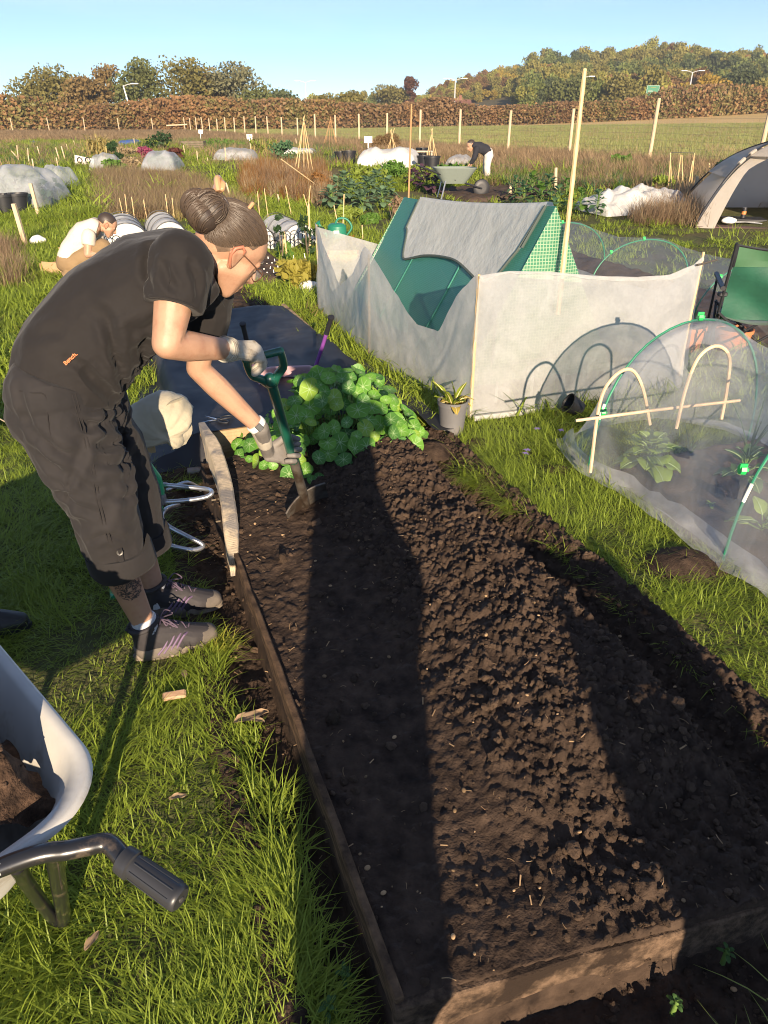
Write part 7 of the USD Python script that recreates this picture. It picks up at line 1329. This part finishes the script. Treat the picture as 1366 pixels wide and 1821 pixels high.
# the long brown weed patch behind the crouching person
r = np.random.default_rng(91); wt = [tuft(190 + k, 44, .18, .36, .0065, (L_BRN, L_TAN, L_BRN, L_CORN)[k], 2, .6, .5) for k in range(4)]; c00, c10, c11, c01 = at(205, 392)[:2], at(455, 385)[:2], at(330, 318)[:2], at(172, 312)[:2]; n_ = 2100; a, b = r.random(n_), r.random(n_); p = (c00[None] * (1 - a)[:, None] + c10[None] * a[:, None]) * (1 - b)[:, None] + (c01[None] * (1 - a)[:, None] + c11[None] * a[:, None]) * b[:, None] + r.normal(0, .12, (n_, 2))
scatter('/World/weed_patch', wt, np.column_stack([p, T(p[:, 0], p[:, 1])]), r.integers(0, 4, n_), .45 + .75 * r.random(n_), r.random(n_) * 6.28, label='dense brown dead weeds filling a plot behind the crouching person', category='weeds', kind='stuff')
def weed_zone(path, quad_px, n, meshes, label, seed, smin=.6, smax=1.2):
    r = np.random.default_rng(seed); q = [at(*c)[:2] for c in quad_px]; a, b = r.random(n), r.random(n); p = (q[0] * (1 - a)[:, None] + q[1] * a[:, None]) * (1 - b)[:, None] + (q[3] * (1 - a)[:, None] + q[2] * a[:, None]) * b[:, None]
    scatter(path, meshes, np.column_stack([p, T(p[:, 0], p[:, 1])]), r.integers(0, len(meshes), n), smin + (smax - smin) * r.random(n), r.random(n) * 6.28, label=label, category='weeds', kind='stuff')
og = [tuft(210 + k, 40, .14, .40, .009, m, 2, .3, .22) for k, m in enumerate((L_ORG, L_TAN, L_ORG, L_BRN))]; weed_zone('/World/orange_grasses', [(430, 352), (600, 368), (575, 300), (440, 300)], 420, og, 'orange and tan dried grasses before the cane tripod', 5)
rb = [tuft(220 + k, 40, .2, .36, .007, m, 2, .4, .35) for k, m in enumerate((L_BRN, L_TAN, L_BRN))]; weed_zone('/World/dead_scrub', [(1125, 402), (1245, 405), (1250, 352), (1150, 356)], 170, rb, 'dead brown scrub between the white fleece and the tent', 6); weed_zone('/World/left_weeds', [(-30, 520), (40, 515), (30, 440), (-40, 440)], 130, rb, 'brown dead weeds at the left edge beside the grass path', 7, .5, .9)
gp = [tuft(230 + k, 34, .16, .32, .016, m, 2, .6, .5) for k, m in enumerate((L_GRN, L_YG, L_KALE, L_BRN))]
for nm, qd, n_, lb, sd in [('far_weeds_right', [(840, 335), (1290, 345), (1290, 296), (880, 296)], 520, 'rough green and brown growth right of the bending person', 8), ('far_weeds_left', [(-40, 300), (170, 300), (200, 262), (-40, 262)], 380, 'mixed green and straw growth in the far left plots', 9), ('far_weeds_middle', [(300, 262), (640, 300), (640, 262), (320, 248)], 420, 'mixed growth over the far middle plots', 10)]: weed_zone('/World/' + nm, qd, n_, gp + rb[:2], lb, sd)
# left plots
net_lump(-60, 78, 375, 70, 1.6, 'sagging white net over leafy plants at the left edge', NETF, 3, plants=L_KALE); net_lump(70, 112, 346, 44, 1.2, 'pale blue end of a netting sheet beside the left lawn path', NETB, 4)
for i, (a, b, r_) in enumerate([((47, 440), (24, 362), .028), ((70, 386), (54, 326), .028)]): stake(a, b, ['leaning wooden stake nearest on the left of the lawn path', 'second leaning wooden stake behind the nearest left one'][i], r_, square=True)
stake((24, 364), (64, 357), 'thin stick lying across the two leaning stakes', .01) if False else None
for i, (px, py) in enumerate([(12, 380), (36, 378)]): pot(at(px, py), .20, .34, BLK, ['dark planter at the left edge under the net', 'second dark planter beside the one at the left edge'][i])
sk = [(33, 292, 30, 258), (40, 288, 20, 268), (73, 282, 66, 260), (52, 298, 49, 263), (108, 292, 99, 262), (118, 290, 109, 260), (122, 272, 118, 256), (104, 300, 100, 280), (135, 264, 131, 250), (240, 262, 238, 246), (330, 278, 326, 258), (352, 290, 350, 268), (402, 286, 400, 262), (370, 293, 369, 280), (413, 358, 402, 325), (500, 372, 494, 345), (447, 274, 445, 255), (528, 262, 526, 246), (62, 310, 57, 282), (285, 268, 283, 254)]
sk_n = nth([a for a, b, c, d in sk])
for i, (a, b, c, d) in enumerate(sk): stake((a, b), (c, d), f'short pale stake in the far plots, {sk_n[i]} of its kind', .02, group='stakes among the far plots')
for i, (a, b, c, d) in enumerate([(988, 340, 989, 298), (907, 352, 908, 330), (1236, 356, 1240, 314)]): stake((a, b), (c, d), ['grey wooden post behind the big-leaved brassicas', 'short grey post at the end of the bare soil strip', 'pale wooden post between the trellis and the tent'][i], .035, name='wooden_post', cat_='post')
stalks(178, 285, 36, 46, L_CORN, 'tall dry yellow sweetcorn standing left of the dark kale', 'sweetcorn', 60, .03, 1, 'sweetcorn', leafmat_=L_CORN); stalks(470, 272, 44, 30, L_CORN, 'shorter dry sweetcorn row right of the white netting strip', 'sweetcorn', 60, .03, 2, 'sweetcorn', leafmat_=L_YG)
bush(207, 290, 24, 36, L_DK, 'dark kale column right of the tall dry sweetcorn', 'kale', seed=3, leaf=.06); bush(235, 296, 34, 32, L_TAN, 'peach-coloured dried plants right of the dark kale', seed=4, leaf=.05); bush(262, 280, 30, 18, L_PINK, 'pink flowering plant among dried plants', 'flowers', seed=5, leaf=.05, name='flower_bush'); bush(276, 270, 48, 32, L_DK, 'rounded dark green bush behind the pink flowers', seed=6, leaf=.07)
bush(312, 287, 34, 22, L_RED, 'dark red leafy plant left of the far wooden box', seed=7, leaf=.06); bush(200, 303, 40, 18, L_GRN, 'green leafy plants beside the small slanted net', seed=8, leaf=.06); bush(575, 345, 30, 36, L_ORG, 'orange flowering marigold clump beside the dried grasses', 'marigold', seed=9, leaf=.05, name='flower_bush'); bush(395, 262, 70, 14, L_GRN, 'low green row behind the white netting strip', seed=10, leaf=.06); bush(505, 286, 40, 34, L_KALE, 'grey-green feathery plant left of the cane tripod', seed=11, leaf=.05)
net_lump(250, 312, 308, 34, 1.3, 'bluish net hump over plants behind the brown weeds', NETF, 6, plants=L_KALE); net_lump(158, 202, 304, 26, 1.0, 'small slanted white net beside the sweetcorn', NETB, 7); net_lump(378, 450, 286, 20, 1.4, 'low white netting strip across the far plot', NETB, 8); net_lump(632, 738, 300, 33, 1.6, 'pale fleece-covered bed in front of the straw heap', CLO, 9, flat=.35); net_lump(790, 832, 297, 18, 1.0, 'small pale net scrap left of the bending person', NETB, 10); net_lump(500, 560, 275, 10, 1.2, 'low white fleece strip behind the cane tripod', CLO, 11)
TARP = M('blue_tarp', (.05, .10, .28), .5)
net_lump(208, 240, 258, 8, 1.5, 'blue tarpaulin heap far away left of centre', TARP, 12, name='tarpaulin', cat_='tarpaulin'); net_lump(48, 62, 258, 6, 1.2, 'small blue tarpaulin in the far left plots', TARP, 13, name='tarpaulin', cat_='tarpaulin')
def tripod(px, pyb, pyt, wpx, n, label, seed=0, r=.012, mat=None):
    c = at(px, pyb); dep = c[1] * cP - (c[2] - CAM_H) * sP; W = wpx / FPX * dep / 2; top = top_of(px, pyt, c); t = Th('cane_tripod', label, 'cane tripod', tuple(c)); q = np.random.default_rng(seed)
    for k in range(n):
        a = k * 6.283 / n + .4; f = c + A_([W * math.cos(a), W * math.sin(a), -.04]); e = top + (top - f) * q.uniform(.02, .12) + q.normal(0, .02, 3); t.part('cane', tube([f, e], [r, r * .7], 6), mat or CANE)
    t.part('binding', tube([top + A_([.03 * math.cos(a), .03 * math.sin(a), -.03]) for a in np.linspace(0, 6.283, 10)], .008, 5), BARK)
tripod(540, 318, 214, 40, 5, 'tall pale cane tripod left of the bundled brown canes', 1); tripod(588, 262, 212, 30, 6, 'bundle of brownish canes tied near the top', 2, mat=MATS['reddish_cane']); tripod(697, 282, 232, 30, 4, 'small cane tripod before the straw heap', 3); tripod(768, 290, 236, 26, 4, 'thin cane tripod over the black pots', 4)
lyc = Th('fallen_cane', 'long cane slanting down through the dried grasses', 'cane', tuple(at(585, 352))); a_ = at(585, 345, .1); cane(lyc, 'stem', atY(500, 283, a_[1] + 1.5), a_, .012)
sC = [at(470 + 20 * k, 388) for k in range(6)]
for i, (a, b, c, d) in enumerate([(222, 395, 212, 352), (228, 396, 222, 345), (240, 394, 234, 350), (262, 392, 255, 355), (300, 392, 294, 345), (310, 390, 306, 352), (462, 386, 458, 340), (478, 392, 470, 335), (520, 388, 508, 330), (545, 392, 552, 330), (555, 392, 540, 345)]): stake((a, b), (c, d), 'thin bamboo cane by the white cloches, ' + nth([222, 228, 240, 262, 300, 310, 462, 478, 520, 545, 555])[i], .008, 'garden_cane', CANE, group='thin canes by the cloches', cat_='cane')
# signs, boxes, pots, heap in the far middle
for i, (px, py, pyb, w, h) in enumerate([(655, 248, 272, 14, 11), (444, 243, 262, 10, 8), (357, 234, 250, 8, 6)]):
    a = at(px, pyb); b = top_of(px, py, a); dep = b[1] * cP - (b[2] - CAM_H) * sP; t = Th('plot_sign', ['largest white plot sign on a post before the straw heap', 'middle white plot sign above the far sweetcorn', 'smallest and farthest white plot sign by the field fence'][i], 'sign', tuple(a)); t.part('post', beam(a, b, .05, .04), WHITE); t.part('board', cbox(b - A_([0, .035, 0]), (w / FPX * dep, .02, h / FPX * dep), .004), WHITE)
STRW = leafmat('straw', (.36, .23, .11), island=.4); bush(685, 268, 44, 28, STRW, 'heap of rusty straw and stalks before the field fence', 'straw heap', 1400, .10, 1, 'straw_heap', asp=.12)
for i, (px, py, r_) in enumerate([(607, 291, .20), (621, 292, .22), (755, 303, .22), (768, 304, .22), (750, 283, .2)]): pot(at(px, py), r_, r_ * 1.7, BLK, ['left black pot of the pair beside the dried grasses', 'right black pot of the pair beside the dried grasses', 'left black pot under the thin cane tripod', 'right black pot under the thin cane tripod', 'black pot under the far wooden bench'][i])
bq = at(747, 288); t = Th('potting_bench', 'small weathered bench beside the black pots', 'bench', tuple(bq)); bt_ = top_of(747, 269, bq); t.part('top', cbox(bt_, (.85, .45, .04), .005), GREYW)
for a in (-.36, .36):
    for b in (-.17, .17): t.part('leg', beam(A_([bq[0] + a, bq[1] + b, bq[2]]), A_([bt_[0] + a, bt_[1] + b, bt_[2] - .02]), .06, .06), GREYW)
bq = at(345, 266); bt_ = top_of(345, 250, bq); H = bt_[2] - bq[2]; t = Th('slatted_box', 'dark slatted wooden box among the far plots', 'box', tuple(bq))
for k in range(4): t.part('slat', cbox(bq + A_([0, -.3, H * (.14 + .24 * k)]), (.95, .03, H * .2), .004), BARK); t.part('slat', cbox(bq + A_([-.48, 0, H * (.14 + .24 * k)]), (.03, .6, H * .2), .004), BARK); t.part('slat', cbox(bq + A_([.48, 0, H * (.14 + .24 * k)]), (.03, .6, H * .2), .004), BARK)
bq = at(150, 297); bt_ = top_of(150, 279, bq); t = Th('painted_board', 'small cream board with dark rings leaning among the far left plants', 'board', tuple(bq)); t.part('board', beam(bq, bt_, .55, .03, (0, 1, 0)), WHITE); 
for s in (-1, 1): t.part('ring', tube([(bq + bt_) / 2 + A_([.12 * s + .07 * math.cos(a), -.03, .05 + .07 * math.sin(a)]) for a in np.linspace(0, 6.283, 14)], .018, 5, False), BLK)
# brassicas and kale in the middle
cx_ = [(590, 372, 46), (625, 362, 50), (612, 340, 42), (655, 350, 46), (645, 378, 40), (680, 372, 40), (600, 352, 38), (690, 350, 36), (670, 335, 36)]
for i, (px, py, w) in enumerate(cx_): cabbage(px, py, w, 'bluish green cabbage behind the watering can, ' + nth([q[0] for q in cx_])[i], L_CAB, 60 + i, h=.32, group='cabbages behind the watering can')
cx_ = [(735, 335, 34), (758, 342, 36), (750, 326, 30), (775, 348, 26)]
for i, (px, py, w) in enumerate(cx_): cabbage(px, py, w, 'purple kale left of the far wheelbarrow, ' + nth([q[0] for q in cx_])[i], L_PURP, 80 + i, 'purple_kale', 'kale', .34, group='purple kale plants')
for i, (px, py, w, h) in enumerate([(650, 322, 60, 26), (700, 318, 60, 28), (745, 316, 40, 20), (810, 322, 60, 26), (838, 322, 40, 24), (795, 312, 50, 18), (870, 330, 40, 12)]): bush(px, py, w, h, L_GRN if i % 2 else L_YG, ['lush green celery clump behind the cabbages on the left', 'lush green clump behind the purple kale', 'small green clump before the black pots', 'bright green celery bush the far person reaches into', 'bright green bush touching the far person\'s hands', 'low green clump behind the far wheelbarrow', 'low grass-green growth at the far person\'s feet'][i], seed=20 + i, leaf=.06, n=650)
cx_ = [(930, 372, 44), (960, 376, 46), (990, 380, 40), (945, 352, 38), (975, 356, 40), (1005, 362, 34), (915, 358, 30), (1030, 384, 36), (1060, 388, 34)]
for i, (px, py, w) in enumerate(cx_): cabbage(px, py, w, 'big-leaved brassica behind the green cover, ' + nth([q[0] for q in cx_])[i], L_GRN if i % 2 else L_KALE, 100 + i, 'brassica', 'brassica', .40, 16, group='brassicas behind the green cover')
bush(700, 395, 60, 42, L_BRN, 'dry brown bushy weed left of the green plant cover', seed=31, leaf=.03, n=700); bush(620, 392, 44, 24, L_YG, 'low lime-green plant above the watering can', seed=32, leaf=.05); bush(655, 398, 30, 16, L_GRN, 'small green plant right of the watering can', seed=33, leaf=.045); bush(1175, 342, 34, 26, L_YG, 'bushy plant with yellow leaves at the foot of the trellis', seed=34, leaf=.07); bush(1275, 350, 50, 60, L_DK, 'dark shrub left of the tent behind the pale post', seed=35, leaf=.05, n=600); bush(1105, 300, 30, 22, L_GRN, 'green bush in the tall dry grass below the road sign', seed=36, leaf=.09)
sp2 = at(870, 350); patch_uv = uv_of(sp2); patch('far_soil', float(patch_uv[0]) - .8, float(patch_uv[0]) + 1.6, float(patch_uv[1]) - .6, float(patch_uv[1]) + 1.6, .05, SOILG, 'bare brown soil strip in front of the far bending person', .03, .1, 8)
sp2 = at(395, 312); patch_uv = uv_of(sp2); patch('bare_plot', float(patch_uv[0]) - 2.0, float(patch_uv[0]) + 2.4, float(patch_uv[1]) - .8, float(patch_uv[1]) + 2.4, .04, SOILG, 'bare brown plot beyond the dead weeds left of the orange grasses', .03, .15, 9)
fb = at(805, 352); t = Th('wheelbarrow', 'far grey wheelbarrow standing before the purple kale', 'wheelbarrow', tuple(fb)); ex, ey = A_([1., .1, 0]), A_([-.1, 1, 0])
tr_ = lambda w, h, z, dx=0: [fb + ex * (q[0] + dx) + ey * q[1] + A_([0, 0, z]) for q in rr_loop(w, h, min(w, h) * .4, 32)]
t.part('tray', skin_rings(A_([tr_(.22, .16, .30), tr_(.43, .30, .58), tr_(.45, .32, .585), tr_(.45, .32, .57), tr_(.24, .18, .285)])), M('barrow_green_grey', (.16, .19, .17), .6), smooth=40)
for s in (-1, 1): t.part('handle', tube([fb + ex * -.75 + ey * s * .28 + A_([0, 0, .62]), fb + ey * s * .2 + A_([0, 0, .36]), fb + ex * .6 + ey * s * .05 + A_([0, 0, .18])], .018, 7), BLK); t.part('leg', tube([fb + ex * -.2 + ey * s * .22 + A_([0, 0, .34]), fb + ex * -.28 + ey * s * .24], .016, 6), ALU)
t.part('wheel', lathe([(.08, -.04), (.17, -.04), (.18, 0), (.17, .04), (.08, .04)], fb + ex * .6 + A_([0, 0, .18]), 20, frame(A_([0, 0, 1]), ey)), BLK, smooth=True)
cf = Th('trellis', 'upright thin cane trellis with string right of the tall brown grass', 'trellis', tuple(at(1215, 345)))
for px, pyb, pxt, pyt in [(1188, 344, 1193, 270), (1202, 346, 1211, 275), (1215, 348, 1213, 276), (1228, 348, 1235, 272), (1195, 347, 1192, 272), (1222, 349, 1232, 286)]: a = at(px, pyb); cf.part('cane', tube([a, top_of(pxt, pyt, a)], [.012, .009], 6), CANE)
a = at(1190, 345); cf.part('string', tube([top_of(1193, 271, a), top_of(1235, 272, at(1228, 348))], .006, 4), WIRE)
for i, (px, py, pt_) in enumerate([(1265, 345, 290), (1285, 345, 285), (1318, 335, 282), (1305, 335, 278), (1298, 340, 287)]): stake((px, py), (px + (8 if i % 2 else -3), pt_), 'pale dry stalk left of the tent, ' + nth([1265, 1285, 1318, 1305, 1298])[i], .013, 'dry_stalk', CANE, group='dry stalks left of the tent', cat_='stalk')
# ---------------------------------------------------------------- around the seed bed
wc = at(600, 432); WG = M('can_green', (.015, .16, .10), .45, (.02, .19, .12), 6, 3); t = Th('watering_can', 'green plastic watering can on the grass behind the fleece', 'watering can', tuple(wc)); q = .14
t.part('body', lathe([(0, 0), (q, 0), (q * 1.02, .02), (q, .06), (q * 1.03, .09), (q, .13), (q * 1.03, .17), (q * .98, .24), (q * .75, .27), (q * .6, .275), (0, .27)], wc, 24), WG, smooth=40); t.part('handle', tube(curve([wc + A_([-.02, 0, .27]), wc + A_([.03, 0, .34]), wc + A_([.15, 0, .33]), wc + A_([.22, 0, .22]), wc + A_([.14, 0, .10])], 20), .016, 8), WG, smooth=True); t.part('spout', tube([wc + A_([-.12, 0, .06]), wc + A_([-.26, -.02, .26])], [.035, .018], 10), WG, smooth=True); t.part('rose', lathe([(0, 0), (.02, 0), (.05, .04), (0, .05)], wc + A_([-.26, -.02, .26]), 14, frame(A_([0, 1, 0]), A_([-.6, -.1, .8]))), WG)
t.part('label', cbox(wc + A_([.0, -q * 1.04, .17]), (.08, .006, .04), .001), WHITE)
for i, (a, b, c, d) in enumerate([(606, 420, 594, 365), (609, 418, 612, 345), (616, 432, 611, 402), (646, 432, 644, 400), (432, 400, 428, 350)][:4]): stake((a, b), (c, d), ['bamboo cane leaning left over the watering can', 'upright thin cane behind the watering can', 'pale short cane in front of the watering can', 'short cane beside the pole of the fleece'][i], .009, 'garden_cane', CANE, cat_='cane')
bush(622, 455, 50, 28, leafmat('pot_plants', (.26, .24, .06), island=.35), 'potted plants with reddish and yellow leaves before the watering can', 'potted plants', seed=41, leaf=.03, n=450); bush(625, 430, 12, 10, leafmat('red_flower', (.5, .04, .04)), 'red flower beside the watering can', 'flower', seed=42, leaf=.02, n=80, name='red_flower')
tw = at(610, 472); t = Th('wooden_tray', 'orange wooden tray under the potted plants behind the fleece dip', 'tray', tuple(tw)); WO = M('tray_wood', (.50, .27, .09), .7); t.part('front', cbox(tw + A_([0, 0, .07]), (.42, .025, .14), .004), WO); t.part('back', cbox(tw + A_([0, .3, .07]), (.42, .025, .14), .004), WO); t.part('side', cbox(tw + A_([-.2, .15, .07]), (.025, .27, .138), .004), WO); t.part('side', cbox(tw + A_([.2, .15, .07]), (.025, .27, .138), .004), WO); t.part('base', cbox(tw + A_([0, .15, .02]), (.37, .27, .02), .004), WO)
# climbing plants before the cloches
for i, (px, py, w, h, m) in enumerate([(548, 462, 26, 75, L_DK), (503, 480, 16, 95, L_DK), (575, 455, 20, 50, L_DK)]): bush(px, py, w, h, m, ['sparse dark climbing plant in front of the rightmost cloche', 'thin twining plant on a stick at the end of the seed bed', 'dark twiggy plant beside the fleece corner'][i], 'climbing plant', 130, .035, 44 + i, 'climbing_plant')
for i, (a, b, c, d) in enumerate([(512, 468, 505, 412), (500, 470, 504, 420), (552, 455, 549, 362)]): stake((a, b), (c, d), ['brown stick leaning in the twining plant', 'second brown stick in the twining plant', 'pale thin post in front of the rightmost cloche'][i], .014, 'stick', CANE, cat_='stick')
bush(505, 468, 22, 32, L_GRN, 'bright green bean leaves at the corner of the seed bed', 'bean plant', 120, .05, 47, 'bean_plant')
YEL = leafmat('yellowing', (.42, .36, .07), island=.3, hue=.03); bush(533, 518, 58, 52, YEL, 'yellowing nasturtium-like plant beside the fleece corner', 'plant', 560, .045, 48, 'yellow_plant', lumps=9)
for i, (px, py) in enumerate([(548, 510), (540, 505)]): pot(at(px, py), .10, .14, BLK, ['dark pot beside the yellowing plant and the blue-white bag', 'second dark pot behind the yellowing plant'][i]) if i == 0 else None
bb_ = at(552, 522); bag = wrinkle(ell(bb_ + A_([0, 0, .07]), (.11, .07, .07), 3), .04, (9, 9, 9), 2); single('compost_bag', bag, M('bag_blue_white', (.60, .60, .60), .4, (.08, .18, .40), 6, 2, ramp=(.48, .52)), 'crumpled blue and white bag against the fleece corner', 'bag', smooth=True)
lb_ = [(470, 487), (474, 478), (480, 484), (484, 476), (488, 490), (490, 470), (495, 482), (466, 474), (501, 472), (462, 462), (523, 463), (543, 460), (478, 466), (497, 493), (474, 494), (507, 486)]
for i in range(16):
    px, py = lb_[i]; c = at(px, py, .05); single('plant_label', beam(c, c + A_([.012 * math.sin(i), .01, .065]), .010, .003, (0, 1, 0)), WHITE, 'small white seed bed label, ' + nth([q[0] for q in lb_])[i], 'plant label', group='white labels in the seed bed')
lt = Th('seedling_row', 'tiny green seedlings in rows on the seed bed', 'seedlings', tuple(at(485, 470))); q = [at(462 + 60 * a, 458 + 34 * b, .07) for a, b in rng.random((70, 2))]; lt.part('leaves', quads(A_(q), .018, rng, .8, .6), L_GRN, smooth=False, kind='stuff'); tag(lt.prim, kind='stuff')
single('white_rubbish', wrinkle(ell(at(66, 428, .06), (.12, .10, .06), 3), .05, (8, 8, 8), 5), WHITE, 'white crumpled plastic at the foot of the nearest leaning stake', 'plastic scrap')
# ---------------------------------------------------------------- the air
hz = box((80, 320, 60), (1300, 900, 122)); single('haze', hz, usdkit.material(stage, '/World/Looks/haze_air', {'v': ('principled_volume', {'color': (.90, .91, .93), 'density': .00045, 'anisotropy': .2})}, [], volume='v.volume'), kind='stuff', smooth=False)
